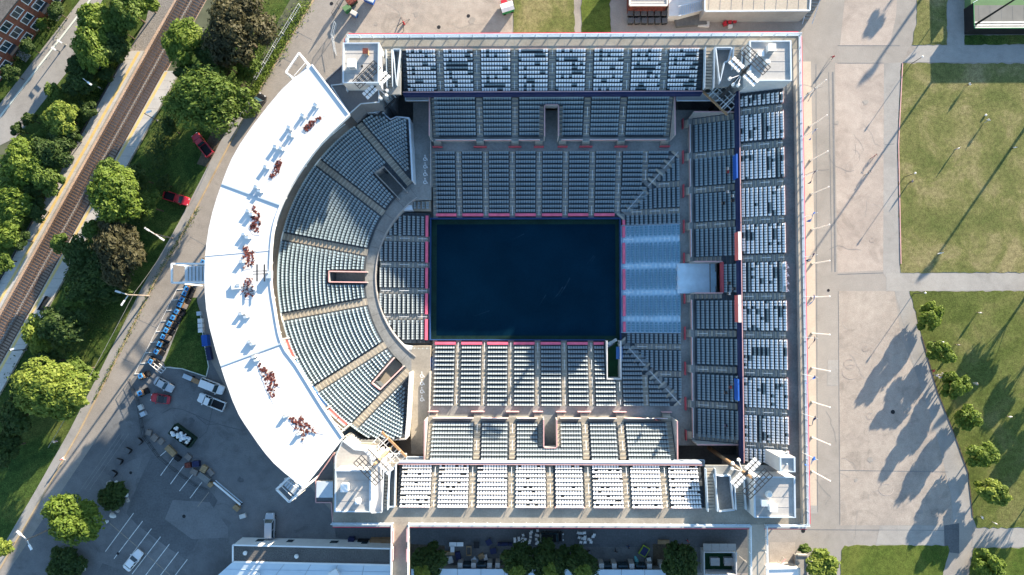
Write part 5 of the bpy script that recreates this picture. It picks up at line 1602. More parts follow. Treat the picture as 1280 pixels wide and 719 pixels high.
def platform(label, xa, xb, y0, y1, line_x, m, cuts):
    t = empty('station_platform', (0, 0, 0), 0, label, 'railway platform')
    q = [pr(xa, y0), pr(xb, y0), pr(xb, y1), pr(xa, y1)]
    n = cuts
    for k in range(n):
        f0, f1 = k / n, (k + .985) / n
        ya, yb = y0 + (y1 - y0) * f0, y0 + (y1 - y0) * f1
        mb = MB(); mb.prism([(p.x, p.y) for p in (pr(xa, ya), pr(xb, ya), pr(xb, yb), pr(xa, yb))], .02, .55); mb.build('slab', M[m], t)
    mb = MB(); mb.prism([(p.x, p.y) for p in (pr(line_x - 1.9, y0 + 1), pr(line_x + 1.9, y0 + 1), pr(line_x + 1.9, y1 - 1), pr(line_x - 1.9, y1 - 1))], .50, .556); mb.build('warning_strip', M['platform_line'], t)
platform('long pale station platform with an orange edge line left of the tracks', 97, 117.5, 65, 430, 112, 'platform', 34)
platform('right hand station platform half hidden by trees', 157, 176, 90, 560, 160, 'platform', 40)
mb = MB(); mb.bar(pr(95.5, 65, .5), pr(95.5, 430, .5), .12, 1.0); 
tag(mb.build('platform_fence', M['steel_dark'], None), 'low dark fence behind the long pale platform', 'fence')
def street_lamp(px, py, hx, hy, h, label, head=.9, m='white', arm=True, name='street_lamp'):
    """foot pixel and head pixel as seen; a pole with an arm"""
    b = P(px, py, 0); e = P(hx, hy, h)
    t = empty(name, (b.x, b.y, 0), 0, label, 'street lamp')
    e = e - b
    mb = MB(); mb.tube((0, 0, .02), (0, 0, h - .1), .10, .06, 8); mb.build('pole', M[m], t)
    hd = Vector((e.x, e.y, 0)); 
    if hd.length < .3: hd = Vector((.6, .2, 0))
    mb = MB(); mb.bar((0, 0, h - .1), (hd.x, hd.y, h), .07); mb.build('arm', M[m], t)
    d = hd.normalized(); mb = MB(); c = Vector((hd.x, hd.y, h)); mb.bar(c - d * .1, c + d * head, .34, .16); mb.build('lamp_head', M['white'], t)
    mb = MB(); mb.tube((0, 0, .02), (0, 0, .25), .2, .17, 8); mb.build('base', M['concrete_grey'], t)
street_lamp(127, 111, 110, 103, 6.0, 'white lamp on a thin pole in the shrubs behind the long platform')
street_lamp(53, 254, 27, 250, 6.0, 'white lamp on a thin pole in the shrubs farther down the long platform')
street_lamp(197, 151, 180, 142, 5.0, 'thin dark lamp pole on the right platform by the big tree', m='steel_dark')
street_lamp(33, 437, 8, 438, 5.0, 'thin dark lamp pole on the lower right platform', m='steel_dark')
def shelter(px, py, ang, label):
    p = P(px, py); t = empty('platform_shelter', (p.x, p.y, .55), ang, label, 'shelter')
    mb = MB(); mb.box(-1.6, 1.6, -.7, .7, 2.3, 2.42); mb.build('roof', M['banner_blue'], t)
    mb = MB()
    for x in (-1.5, 1.5):
        for y in (-.6, .6): mb.bar((x, y, 0), (x, y, 2.3), .1)
    mb.build('post', M['steel_dark'], t)
    mb = MB(); mb.box(-1.5, 1.5, .62, .66, .2, 2.1); mb.build('back_panel', M['glass_dark'], t)
shelter(137, 84, 1.05, 'narrow blue platform shelter in the shrubs near the top'); shelter(34, 272, 1.05, 'narrow blue platform shelter in the shrubs lower down')
p = P(60, 380); t = empty('platform_bench', (p.x, p.y, .56), 1.05, 'dark bench frame on the right platform beside the dark trees', 'bench')
mb = MB(); mb.box(-1.6, 1.6, -.3, .3, .42, .5); mb.build('seat', M['steel_dark'], t)
mb = MB(); mb.box(-1.6, 1.6, .3, .36, .5, 1.0); mb.build('backrest', M['steel_dark'], t)
mb = MB()
for x in (-1.4, 1.4): mb.box(x - .05, x + .05, -.28, .28, 0, .42)
mb.build('leg', M['steel_dark'], t)

# ------------------------------------------------------------------ trees
LEAF = {}
def crown_mesh(seed, r, hgt, nleaf, nl=12, leaf=.42, flat=.8):
    rr = random.Random(seed)
    lobes = []
    for k in range(nl):
        a = 2 * math.pi * (k * .618) + rr.uniform(-.3, .3); q = math.sqrt((k + .5) / nl) * rr.uniform(.66, .88)
        lr = r * rr.uniform(.20, .40)
        lobes.append((Vector((math.cos(a) * q * r * rr.uniform(.85, 1.1), math.sin(a) * q * r * rr.uniform(.85, 1.1), hgt * (.62 - .42 * q * q) * (rr.uniform(.75, 1.15) if hgt < r * 1.6 else rr.uniform(.35, 1.35)))), lr, rr.uniform(-.18, .18)))
    v, f, tone = [], [], []
    for k in range(nleaf):
        c, lr, tn = lobes[rr.randrange(nl)]
        u = Vector((rr.gauss(0, 1), rr.gauss(0, 1), rr.gauss(.35, .8))).normalized()
        rad = lr * (rr.uniform(.55, 1.0) ** .5) * (1 + .22 * math.sin(u.x * 7 + c.x) * math.sin(u.y * 6 + c.y))
        if rr.random() < .05: rad *= 1.22
        p = c + Vector((u.x * rad, u.y * rad, u.z * rad * flat))
        nrm = (u + Vector((rr.uniform(-.7, .7), rr.uniform(-.7, .7), rr.uniform(-.1, .9)))).normalized()
        a = nrm.orthogonal().normalized(); b = nrm.cross(a); th_ = rr.uniform(0, 6.28)
        a, b = a * math.cos(th_) + b * math.sin(th_), b * math.cos(th_) - a * math.sin(th_)
        s = leaf * rr.uniform(.6, 1.25)
        i = len(v)
        v += [tuple(p - a * s * .62), tuple(p + b * s * .30 + nrm * .06), tuple(p + a * s * .62), tuple(p - b * s * .30 - nrm * .03)]
        f.append((i, i + 1, i + 2, i + 3)); tone.append(min(1, max(0, .5 + tn + rr.uniform(-.28, .28))))
    me = bpy.data.meshes.new('crown'); me.from_pydata(v, [], f)
    at = me.attributes.new('tone', 'FLOAT', 'FACE'); at.data.foreach_set('value', tone)
    me.update(); return me, lobes
def tree(px, py, rpx, zc, label, leafm, name='tree', seed=None, dens=1.0, squash=None, trunk=True, cat='tree', group=None, leaf=None, base=None, tall=None):
    """crown centre pixel, crown radius in pixels at crown height zc"""
    seed = rng.randrange(10 ** 6) if seed is None else seed
    p = P(px, py, zc); r = rpx * (CAM_H - zc) / FPX
    t = empty(name, (p.x, p.y, 0), 0, label, cat, group)
    hgt = tall or min(r * 1.5, zc * 1.1)
    zb_ = zc - hgt * (.58 if tall else .35)
    nleaf = int(min(13000, 270 * r * r * dens + 700))
    me, lobes = crown_mesh(seed, r, hgt, nleaf, nl=max(9, min(36, int(8 + r * 3.2))), leaf=leaf or (.34 + .05 * min(r, 5)))
    me.materials.append(M[leafm])
    c = link('crown', me, t, (0, 0, zb_))
    squash = squash or (1 + .16 * math.sin(seed), 1 - .16 * math.sin(seed), seed % 7)
    if squash: c.scale = (squash[0], squash[1], 1); c.rotation_euler = (0, 0, squash[2])
    if trunk:
        mb = MB(); tr_ = max(.10, r * .05)
        zt = zc - hgt * .30
        mb.tube((0, 0, .0), (0, 0, max(.4, zt)), tr_, tr_ * .7, 8); mb.build('trunk', M['bark'], t)
        lm = MB()
        for k in range(0, len(lobes), 2):
            cc = lobes[k][0]; lm.tube((0, 0, max(.3, zt * .75)), (cc.x * .85, cc.y * .85, zb_ + cc.z * .9), tr_ * .45, tr_ * .15, 5, cap=False)
        lm.build('limb', M['bark'], t)
    return t
G1 = 'trees beside the railway and the road'
for a in [(122, 26, 25, 5, 'bright green tree over the far street, topmost of the row left of the railway', 'leaf_bright'), (160, 12, 28, 6, 'tree at the top edge above the grey gravel yard', 'leaf_mid'), (141, 60, 23, 4.5, 'dark tree between the street trees and the gravel yard', 'leaf_dark'),
          (116, 60, 29, 5.5, 'large bright green tree left of the long platform head', 'leaf_bright'), (98, 84, 16, 4, 'dark shrubby tree by the street edge under the bright tree', 'leaf_dark'), (101, 106, 20, 4, 'dark tree behind the long platform near the upper lamp', 'leaf_dark'),
          (70, 119, 15, 3.5, 'small mid green tree at the street edge below the dark tree', 'leaf_mid'), (79, 147, 25, 5, 'bright yellow green tree between street and long platform', 'leaf_lime'), (108, 138, 14, 3.5, 'dark slim tree touching the long platform', 'leaf_dark'),
          (37, 149, 10, 3, 'small dark round tree on the street verge, upper of two', 'leaf_dark'), (22, 162, 10, 3, 'small dark round tree on the street verge, lower of two', 'leaf_dark'), (30, 203, 30, 5.5, 'bright tree at the left edge beside the street end', 'leaf_bright'),
          (68, 190, 25, 5, 'dark tree behind the long platform below the yellow green one', 'leaf_dark'), (62, 222, 23, 5, 'mid green tree above the lower platform lamp', 'leaf_mid'), (15, 252, 28, 5, 'bright tree at the left edge level with the lower lamp', 'leaf_bright'),
          (8, 292, 25, 5, 'bright tree at the left edge below the lower lamp', 'leaf_bright'), (2, 325, 18, 4.5, 'dark shrub tree at the left edge near the platform end', 'leaf_mid'), (38, 238, 16, 4, 'dark tree left of the lower lamp', 'leaf_dark')]:
    tree(*a, group=G1, dens=1.5)
for a in [(88, 172, 15, 4, 'dark crown squeezed between platform lamp and street trees', 'leaf_dark'), (52, 178, 15, 4, 'mid green crown above the two left edge trees', 'leaf_mid'), (46, 262, 14, 4, 'dark crown touching the long platform beside the lower lamp', 'leaf_dark'), (26, 300, 14, 4, 'dark crown between left edge and long platform', 'leaf_dark'), (178, 2, 21, 5, 'bright crown at the top edge beside the gravel yard', 'leaf_bright'), (150, 36, 16, 5, 'mid green crown between bright street tree and gravel yard', 'leaf_mid'), (134, 92, 12, 3, 'small dark crown at the head of the long platform', 'leaf_dark')]:
    tree(*a, group=G1, dens=1.5)
for a in [(70, 14, 12, 3.5, 'dark tree on the front lawn at the top of the brick row', 'leaf_dark'), (34, 58, 11, 3.5, 'dark tree on the front lawn in the middle of the brick row', 'leaf_dark'), (14, 92, 12, 3.5, 'dark tree on the front lawn at the left edge', 'leaf_dark'), (52, 30, 8, 2.5, 'small dark bush by the brick stoop', 'leaf_mid')]:
    tree(*a, group='front garden trees', dens=1.8)
G2 = 'large trees between the railway and the road'
for a in [(229, 53, 28, 7, 'mid green tree leaning over the tracks at the top', 'leaf_bright'), (298, 37, 46, 9, 'huge dark bronze leaved tree at the top beside the road', 'leaf_bronze'), (270, 70, 26, 6, 'dark tree between the bronze tree and the big green tree', 'leaf_dark'),
          (262, 127, 50, 9, 'huge round green tree beside the right platform and black van', 'leaf_mid'), (310, 85, 18, 4, 'yellowish low shrub below the bronze tree', 'leaf_mid'), (145, 245, 38, 9, 'large bright green tree over the right platform', 'leaf_bright'), (138, 214, 20, 6, 'bright crown above the large green tree by the platform', 'leaf_mid'),
          (172, 222, 18, 6, 'dark green tree right of the large bright tree', 'leaf_dark'), (184, 258, 20, 6, 'dark crown between the bright tree and the red pickup', 'leaf_mid'), (152, 312, 38, 8, 'large dark bronze tree below the bright one', 'leaf_bronze'), (100, 318, 22, 6, 'dark tree over the tracks left of the bronze tree', 'leaf_dark'),
          (76, 304, 14, 5, 'small pale tree leaning on the tracks', 'leaf_mid'), (110, 352, 30, 6, 'very dark tree in the shade below the bronze tree', 'leaf_dark'), (95, 368, 20, 6, 'mid green tree by the dark platform bench', 'leaf_mid'), (140, 360, 24, 5, 'dark tree at the verge edge beside the footpath lamp', 'leaf_dark'),
          (80, 408, 30, 6, 'dark spreading tree above the yellow green tree', 'leaf_dark'), (48, 418, 22, 5, 'pale green round tree touching the right platform', 'leaf_lime'), (66, 487, 45, 8, 'large bright yellow green tree beside the road', 'leaf_lime'), (98, 462, 20, 5, 'dark crown behind the large yellow green tree', 'leaf_mid'),
          (22, 520, 26, 6, 'dark tree at the left edge below the yellow green tree', 'leaf_dark'), (8, 560, 22, 5, 'dark tree in the lower left verge shade', 'leaf_dark'), (5, 684, 12, 3, 'yellow green shrub at the lower left edge', 'leaf_lime'),
          (92, 647, 36, 7, 'bright green tree on the road edge by the car park', 'leaf_bright'), (240, 95, 20, 6, 'dark crown beside the tracks under the big top trees', 'leaf_dark'), (212, 160, 12, 4, 'small dark crown at the right platform edge', 'leaf_dark'), (60, 452, 18, 5, 'dark crown between pale round tree and yellow green tree', 'leaf_dark'), (40, 490, 16, 5, 'dark crown left of the yellow green tree', 'leaf_dark'), (128, 330, 20, 6, 'very dark crown left below the bronze tree', 'leaf_dark'), (118, 288, 16, 6, 'mid green crown between the bright and bronze trees', 'leaf_mid'), (285, 82, 16, 5, 'dark lower crown of the bronze tree', 'leaf_bronze'), (205, 230, 10, 3, 'small dark shrub tree above the red pickup', 'leaf_dark')]:
    tree(*a, group=G2, dens=1.35)
for a in [(141, 621, 20, 1.6, 'low dark shrub bed between the road tree and the parking bays', 'leaf_dark'), (82, 708, 24, 1.6, 'low dark shrub bed at the lower left with pale boulders', 'leaf_dark')]:
    tree(*a, name='shrub_bed', cat='shrubs', trunk=False, dens=2.2)
G3 = 'trees along the courtyard at the bottom'
for a in [(537, 699, 24, 6, 'dark tree at the foot of the concrete footbridge', 'leaf_dark'), (648, 702, 24, 6, 'left of the three dark trees in the bottom courtyard', 'leaf_dark'), (687, 697, 26, 6, 'middle of the three dark trees in the bottom courtyard', 'leaf_dark'), (724, 702, 23, 6, 'right of the three dark trees in the bottom courtyard', 'leaf_dark'), (847, 704, 26, 6, 'dark tree between lime cart and white roofless room', 'leaf_dark')]:
    tree(*a, group=G3, dens=1.6)
for a in [(527, 716, 10, 9.5, 'sunlit yellow green tree top beside the concrete footbridge', 'leaf_lime'), (646, 717, 11, 9.5, 'sunlit tree top under the left courtyard tree', 'leaf_lime'), (688, 718, 11, 9.5, 'sunlit tree top under the middle courtyard tree', 'leaf_lime'), (730, 716, 11, 9.5, 'sunlit tree top under the right courtyard tree', 'leaf_lime'), (1027, 706, 21, 4, 'bright bushy tree at the bottom right of the pale footbridge', 'leaf_lime'), (1006, 686, 7, 2, 'small dry shrub above the bright bushy tree', 'leaf_mid')]:  # first four: lime leaf colour stands in for sun on the dark trees' tops
    tree(*a, group=G3, dens=1.6)
G4 = 'young trees along the curved park edge'
for k, a in enumerate([(1168, 397, 18, 3.7), (1181.5, 440, 16.5, 3.6), (1198, 483, 17.5, 3.7), (1214, 524, 16.5, 3.6), (1232, 570.5, 18, 3.7), (1246, 616, 20, 3.8), (1243, 713, 21, 3.8)]):
    nm = ['topmost young round tree on the park edge', 'second young tree down the park edge', 'third young tree beside the group of people', 'fourth young tree down the park edge', 'fifth young tree down the park edge', 'sixth young tree, wide crown, above the crossing path', 'young tree at the lower right below the crossing path'][k]
    tree(*a, nm, 'leaf_lime' if k in (5,) else 'leaf_bright', group=G4, dens=2.6, tall=5.6, squash=(1.15, .78, R(-20)) if k == 5 else None)
# trees just outside the frame whose shade falls on the park lawn
for k, a in enumerate([(1330, 338, 22, 5.5), (1352, 392, 18, 5.0), (1368, 470, 20, 5.0), (1335, 600, 20, 5.0), (1340, 455, 14, 4.0)]):
    tree(*a, ('uppermost', 'second', 'fourth', 'lowest', 'third, slimmer')[k] + ' park tree beyond the right edge, shading the lawn', 'leaf_mid', group='park trees beyond the right edge', dens=1.4)
tree(1226, -145, 9, 7, 'slim park tree beyond the top edge shading the plaza', 'leaf_mid', dens=2)
# loose shrubs and ground plants along the fence by the road and the platforms
def stuff_leaves(name, pts, n, m, h=.9, leaf=.4, seed=1):
    rr = random.Random(seed); v, f, tn = [], [], []
    for _ in range(n):
        k = rr.randrange(len(pts) - 1); t = rr.random()
        x = pts[k][0] + (pts[k + 1][0] - pts[k][0]) * t; y = pts[k][1] + (pts[k + 1][1] - pts[k][1]) * t
        p = P(x, y) + Vector((rr.gauss(0, pts[k][2]), rr.gauss(0, pts[k][2]), rr.uniform(.05, h)))
        a = Vector((rr.uniform(-1, 1), rr.uniform(-1, 1), rr.uniform(-.3, .3))).normalized() * leaf * rr.uniform(.5, 1.2); b = a.cross(Vector((rr.uniform(-.5, .5), rr.uniform(-.5, .5), 1))).normalized() * leaf * .5
        i = len(v); v += [tuple(p - a * .5), tuple(p + b * .5), tuple(p + a * .5), tuple(p - b * .5)]; f.append((i, i + 1, i + 2, i + 3)); tn.append(rr.random())
    me = bpy.data.meshes.new(name); me.from_pydata(v, [], f)
    at = me.attributes.new('tone', 'FLOAT', 'FACE'); at.data.foreach_set('value', tn); me.materials.append(M[m])
    return tag(link(name, me), kind='stuff')
stuff_leaves('hedge_foliage', [(384, 2, .8), (362, 36, .8), (345, 66, .6), (330, 95, .5), (315, 120, .5)], 2600, 'leaf_bright', seed=3)
stuff_leaves('verge_weeds', [(345, 20, 1.6), (318, 75, 1.6), (300, 110, 1.5), (285, 140, 1.2)], 1800, 'leaf_mid', .7, seed=4)
stuff_leaves('trackside_weeds', [(160, 52, .6), (141, 84, .45), (118, 122, .4), (83, 186, .4), (45, 254, .4), (-7, 347, .4)], 2000, 'leaf_mid', .8, seed=5)
stuff_leaves('trackside_shrubs', [(118, 95, 1.5), (88, 145, 1.6), (62, 195, 1.6), (34, 240, 1.6), (0, 300, 1.6)], 5200, 'leaf_mid', 1.8, .5, seed=6)
stuff_leaves('verge_shrubs', [(232, 112, 1.0), (216, 150, 1.3), (196, 200, 1.5), (165, 285, 1.5), (115, 400, 2.2), (40, 470, 2.4), (10, 540, 2.2)], 4200, 'leaf_dark', 1.3, .5, seed=7)
stuff_leaves('kerb_weeds', [(250, 258, .25), (224, 300, .3), (200, 340, .25), (165, 410, .2), (140, 458, .2), (118, 500, .2)], 900, 'leaf_mid', .3, .3, seed=8)
stuff_leaves('garden_shrubs', [(58, 16, 1.6), (66, 24, 1.6), (46, 38, 1.0)], 900, 'leaf_dark', 1.8, .4, seed=9)
stuff_leaves('garden_shrubs', [(8, 60, 1.2), (28, 66, 1.2), (18, 80, 1.2)], 900, 'leaf_dark', 1.6, .4, seed=10)

# ------------------------------------------------------------------ brick row at the upper left
fb0, fb1 = P(128, -62, 0), P(-24, 134, 0)
dF = (fb1 - fb0).normalized(); nF = Vector((-dF.y, dF.x, 0))
if nF.x < 0: nF = -nF                                    # towards the street
bld = empty('brick_building', (0, 0, 0), 0, 'red brick row building at the upper left with white framed windows and stoops', 'building')
LB = (fb1 - fb0).length; HB = 8.6
def BW(u, o, z): return fb0 + dF * u + nF * o + Vector((0, 0, z))
mb = MB(); mb.hexa([BW(0, -10, .02), BW(LB, -10, .02), BW(LB, -.02, .02), BW(0, -.02, .02)], [BW(0, -10, HB), BW(LB, -10, HB), BW(LB, -.02, HB), BW(0, -.02, HB)]); mb.build('wall', M['brick'], bld)
mb = MB(); mb.hexa([BW(-.2, -10.2, HB), BW(LB + .2, -10.2, HB), BW(LB + .2, .2, HB), BW(-.2, .2, HB)], [BW(-.2, -10.2, HB + .3), BW(LB + .2, -10.2, HB + .3), BW(LB + .2, .2, HB + .3), BW(-.2, .2, HB + .3)]); mb.build('roof', M['roof_gravel'], bld)
u = 1.5; k = 0
def bx_f(mb, u0, u1, o0, o1, z0, z1): mb.hexa([BW(u0, o0, z0), BW(u1, o0, z0), BW(u1, o1, z0), BW(u0, o1, z0)], [BW(u0, o0, z1), BW(u1, o0, z1), BW(u1, o1, z1), BW(u0, o1, z1)])
while u < LB - 3:
    door = k % 3 == 1
    for fl, z0 in enumerate((.7, 3.5, 6.2)):
        if door and fl == 0:
            mb = MB(); bx_f(mb, u + .3, u + 1.3, -.04, .03, .5, 2.8); mb.build('door', M['steel_dark'], bld)
            for s_ in range(5):
                mb = MB(); bx_f(mb, u - .1, u + 1.7, .06 + .34 * s_, .06 + .34 * (s_ + 1) - .01, .02, 1.1 - .2 * s_); mb.build('stoop_step', M['concrete_grey'], bld)
            mb = MB(); bx_f(mb, u - .3, u + 1.9, .04, 1.3, 3.0, 3.2); mb.build('porch_roof', M['steel_dark'], bld)
            continue
        w = 2.1
        fr = MB()
        for a_, b_ in ((u - .14, u - .002), (u + w + .002, u + w + .14)): bx_f(fr, a_, b_, -.03, .16, z0 - .1, z0 + 1.8)
        bx_f(fr, u, u + w, -.03, .10, z0 - .1, z0 - .002); bx_f(fr, u, u + w, -.03, .10, z0 + 1.702, z0 + 1.8); bx_f(fr, u + w / 2 - .05, u + w / 2 + .05, -.03, .08, z0, z0 + 1.7)
        wi = fr.build('window', M['white'], bld)
        mb = MB(); bx_f(mb, u, u + w, -.02, .02, z0, z0 + 1.7); mb.build('pane', M['glass_dark'], wi)
    u += 3.5; k += 1
# gateway posts over the far street
for k, (a, b) in enumerate((((71.5, 50), (78, 54)), ((64.5, 59), (70, 63)))):
    p, q = P(*a, 2.6), P(*b, 2.6)
    t = empty('street_lamp', (p.x, p.y, 0), 0, ('upper', 'lower')[k] + ' of the two white lamp arms over the far street kerb', 'street lamp')
    d = q - p
    mb = MB(); mb.tube((0, 0, .02), (0, 0, 2.5), .09, .07, 8); mb.build('pole', M['concrete_grey'], t)
    mb = MB(); mb.bar((0, 0, 2.55), (d.x, d.y, 2.6), .26, .2); mb.build('lamp_head', M['white'], t)
    mb = MB(); mb.tube((0, 0, .02), (0, 0, .2), .2, .16, 8); mb.build('base', M['concrete_grey'], t)

# ------------------------------------------------------------------ roadside fence and poles
def mesh_fence(pts, h, label, step=2.4, m='steel_dark'):
    t = empty('mesh_fence', (0, 0, 0), 0, label, 'fence')
    pp = [P(*p) for p in pts]
    for a, b in zip(pp[:-1], pp[1:]):
        n = max(1, int((b - a).length / step))
        for k in range(n):
            p, q = a.lerp(b, k / n), a.lerp(b, (k + 1) / n)
            mb = MB(); mb.bar(p + Vector((0, 0, .02)), p + Vector((0, 0, h)), .08); mb.build('post', M[m], t)
            mb = MB()
            for z in (h, h * .5, .15): mb.bar(p + Vector((0, 0, z)), q + Vector((0, 0, z)), .045)
            d = (q - p)
            for j in range(1, 8): mb.bar(p + d * j / 8 + Vector((0, 0, .15)), p + d * j / 8 + Vector((0, 0, h)), .018)
            mb.build('mesh_panel', M[m], t)
mesh_fence([(377, 10), (345, 62), (322, 102)], 2.0, 'wire mesh fence with long posts along the road at the top', 3.2, 'rail_white')
mesh_fence([(418, 22), (438, -14)], 2.2, 'dark screened fence beside the dumpsters at the top', 2.2)
mesh_fence([(421, 32), (417, 48), (421, 70)], 2.0, 'curved wire fence end at the upper left corner of the stadium', 2.0, 'steel_pale')
mesh_fence([(163, 474), (174, 500), (182, 545)], 1.2, 'row of crowd barrier panels left of the car park', 1.6)
mesh_fence([(182, 545), (200, 570), (222, 588), (246, 606), (262, 612)], 1.2, 'row of crowd barrier panels continuing along the pallets', 1.6)
def utility_pole(px, py, hx, hy, h, label, arms):
    b = P(px, py); t = empty('utility_pole', (b.x, b.y, 0), 0, label, 'utility pole')
    mb = MB(); mb.tube((0, 0, .02), (0, 0, h), .17, .12, 8); mb.build('pole', M['wood_grey'], t)
    for (dx, dy, w) in arms:
        mb = MB(); mb.bar((0, 0, h - .4), (dx, dy, h - .3), .14); mb.build('arm', M['offwhite'], t)
        d = Vector((dx, dy, 0)).normalized(); mb = MB(); c = Vector((dx, dy, h - .28)); mb.bar(c - d * .6, c + d * .5, w, .16); mb.build('lamp_head', M['white'], t)
utility_pole(216, 298, 204, 289, 7.0, 'wooden pole with lamp arms beside the red pickup verge', [(-1.6, 1.0, .3), (1.4, -.9, .3)])
utility_pole(186, 370, 158, 371, 7.5, 'pale double armed lamp pole on the footpath left of the carts', [(-2.0, .6, .36), (-1.0, -1.6, .3)])
utility_pole(66, 660, 62, 668, 7.5, 'white double headed lamp pole beside the road tree', [(-1.5, 1.3, .4), (.8, -1.4, .4)])
# overhead wires
t = empty('overhead_cable', (0, 0, 0), 0, 'pale overhead cable strung along the road verge', 'cable')
mb = MB()
for a, b in (((262, 205), (216, 293)), ((216, 293), (168, 366)), ((168, 366), (60, 560))):
    p, q = P(*a, 6.6), P(*b, 6.6); pv = p
    for k in range(1, 9):
        c = p.lerp(q, k / 8) - Vector((0, 0, math.sin(k / 8 * math.pi) * .6)); mb.bar(pv, c, .05); pv = c
mb.build('wire', M['path_pale'], t)

# ------------------------------------------------------------------ park lamps
for (b, h_, l) in (((1139, 80), (1155, 69), 'lamp post at the corner of the upper park lawn'), ((1130, 221.5), (1143.5, 216.5), 'lamp post on the left edge of the upper park lawn'), ((1142, 367), (1157.5, 366), 'lamp post at the top corner of the lower park lawn'), ((1163.5, 427), (1173.5, 425), 'lamp post beside the second young tree'), ((1195, 516), (1204, 517), 'lamp post beside the fourth young tree')):
    bb = P(*b); t = empty('park_lamp', (bb.x, bb.y, 0), 0, l, 'lamp post', 'park lamp posts')
    mb = MB(); mb.tube((0, 0, .02), (0, 0, 3.6), .07, .05, 8); mb.build('pole', M['steel_dark'], t)
    mb = MB(); mb.tube((0, 0, 3.6), (0, 0, 3.95), .10, .17, 8); mb.build('lamp_glass', M['lamp_glass'], t)
    mb = MB(); mb.tube((0, 0, 3.95), (0, 0, 4.05), .20, .08, 8); mb.build('cap', M['offwhite'], t)
# tall masts outside the frame that shade the plaza and lawn
for (b, H_, hw, l) in (((1300, -215), 15.0, .26, 'tall light mast beyond the top edge, casting the broad shadow line on the plaza'), ((1332, 86), 12.0, .24, 'tall light mast beyond the right edge, casting a shadow on the upper lawn'), ((1352, 268), 12.0, .22, 'tall light mast beyond the right edge, lower, shading the lower lawn'), ((1215, -40), 6, .08, 'thin lamp beyond the top edge, casting a thin shadow')):
    bb = P(*b); t = empty('light_mast', (bb.x, bb.y, 0), R(35), l, 'light mast')
    mb = MB(); mb.tube((0, 0, .02), (0, 0, H_), hw * 1.3, hw, 8); mb.build('pole', M['steel_dark'], t)
    mb = MB()
    for k in range(4): mb.box(-1.5 + k * .8, -.9 + k * .8, -.25, .25, H_ - .4, H_ + .3)
    if H_ > 8: mb.build('lamp', M['white'], t)
    mb = MB(); mb.bar((-1.6, 0, H_ - .5), (1.6, 0, H_ - .5), .16); mb.build('crossarm', M['steel_dark'], t)

# ------------------------------------------------------------------ fenced court at the upper right
ct = empty('fenced_court', (0, 0, 0), 0, 'dark screened practice court with bleachers at the upper right corner', 'court')
o = P(1205.5, 43.5); HF = 2.9
mb = MB(); mb.box(o.x, o.x + 40, o.y, o.y + .15, .02, HF); mb.build('screen_wall', M['black'], ct)
mb = MB(); mb.box(o.x, o.x + .15, o.y + .152, o.y + 5.2, .02, HF); mb.build('screen_wall', M['black'], ct)
mb = MB(); mb.box(o.x, o.x + .15, o.y + 8.0, o.y + 40, .02, HF); mb.build('screen_wall', M['black'], ct)
mb = MB(); mb.bar((o.x, o.y + .07, HF + .03), (o.x + 40, o.y + .07, HF + .03), .12, .06); mb.bar((o.x + .07, o.y, HF + .03), (o.x + .07, o.y + 5.2, HF + .03), .12, .06); mb.build('top_rail', M['green_paint'], ct)
mb = MB(); mb.box(o.x + .2, o.x + 40, o.y + .2, o.y + 5.0, .02, 2.2); mb.build('bleacher_deck', M['bleacher'], ct)
for k in range(3):
    mb = MB(); mb.box(o.x + .3, o.x + 40, o.y + .25 + k * .55, o.y + .55 + k * .55, 2.25, 2.55 - .1 * k); mb.build('bench', M['offwhite'], ct)
for k in range(12):
    mb = MB(); mb.box(o.x + 1.5 + k * 2.2, o.x + 1.56 + k * 2.2, o.y + 2.0, o.y + 4.9, 2.2, 2.21); mb.build('deck_joint', M['concrete_dark'], ct)
mb = MB(); mb.box(o.x + .2, o.x + 40, o.y + 5.02, o.y + 40, .02, 1.9); mb.build('court_surface', M['court_green'], ct)
mb = MB(); mb.bar((o.x - .05, o.y + 5.2, 2.9), (o.x + 2.2, o.y + 6.6, 2.9), .08); mb.bar((o.x - .05, o.y + 8, 2.9), (o.x + 2.2, o.y + 8, 2.9), .08); mb.bar((o.x + 2.2, o.y + 6.6, 2.9), (o.x + 2.2, o.y + 8, 2.9), .08); mb.build('gate_frame', M['steel_pale'], ct)
mm = P(1219, 31, 2.2); t = empty('light_mast', (mm.x, mm.y, 2.2), 0, 'black leaning looking light mast rising from the bleachers at the upper right', 'light mast')
mb = MB(); mb.tube((0, 0, 0), (0, 0, 13.0), .22, .14, 8); mb.build('pole', M['black'], t)
mb = MB(); mb.bar((-1.2, 0, 12.6), (1.2, 0, 12.6), .2); mb.build('crossarm', M['black'], t)

# ------------------------------------------------------------------ buildings at the top edge
def slab_building(label, pts, z, roofm, wallm, edge, name='building', cat='building'):
    t = empty(name, (0, 0, 0), 0, label, cat)
    q = [(p.x, p.y) for p in (P(x, y, z) for x, y in pts)]
    mb = MB(); mb.prism(q, .02, z - .2); mb.build('wall', M[wallm], t)
    cx, cy = sum(x for x, y in q) / len(q), sum(y for x, y in q) / len(q)
    mb = MB(); mb.prism([(cx + (x - cx) * 1.01, cy + (y - cy) * 1.01) for x, y in q], z - .199, z); mb.build('roof', M[roofm], t)
    mb = MB()
    for k in range(len(q)): mb.bar((*q[k], z + .06), (*q[(k + 1) % len(q)], z + .06), .26, .30)
    mb.build('gutter', M[edge], t)
    return t
tb = slab_building('beige flat roofed building at the top edge with a pale blue gutter', [(881, -60), (1016, -60), (1012, 13.5), (881, 14.5)], 5.0, 'roof_beige', 'wall', 'steel_pale')
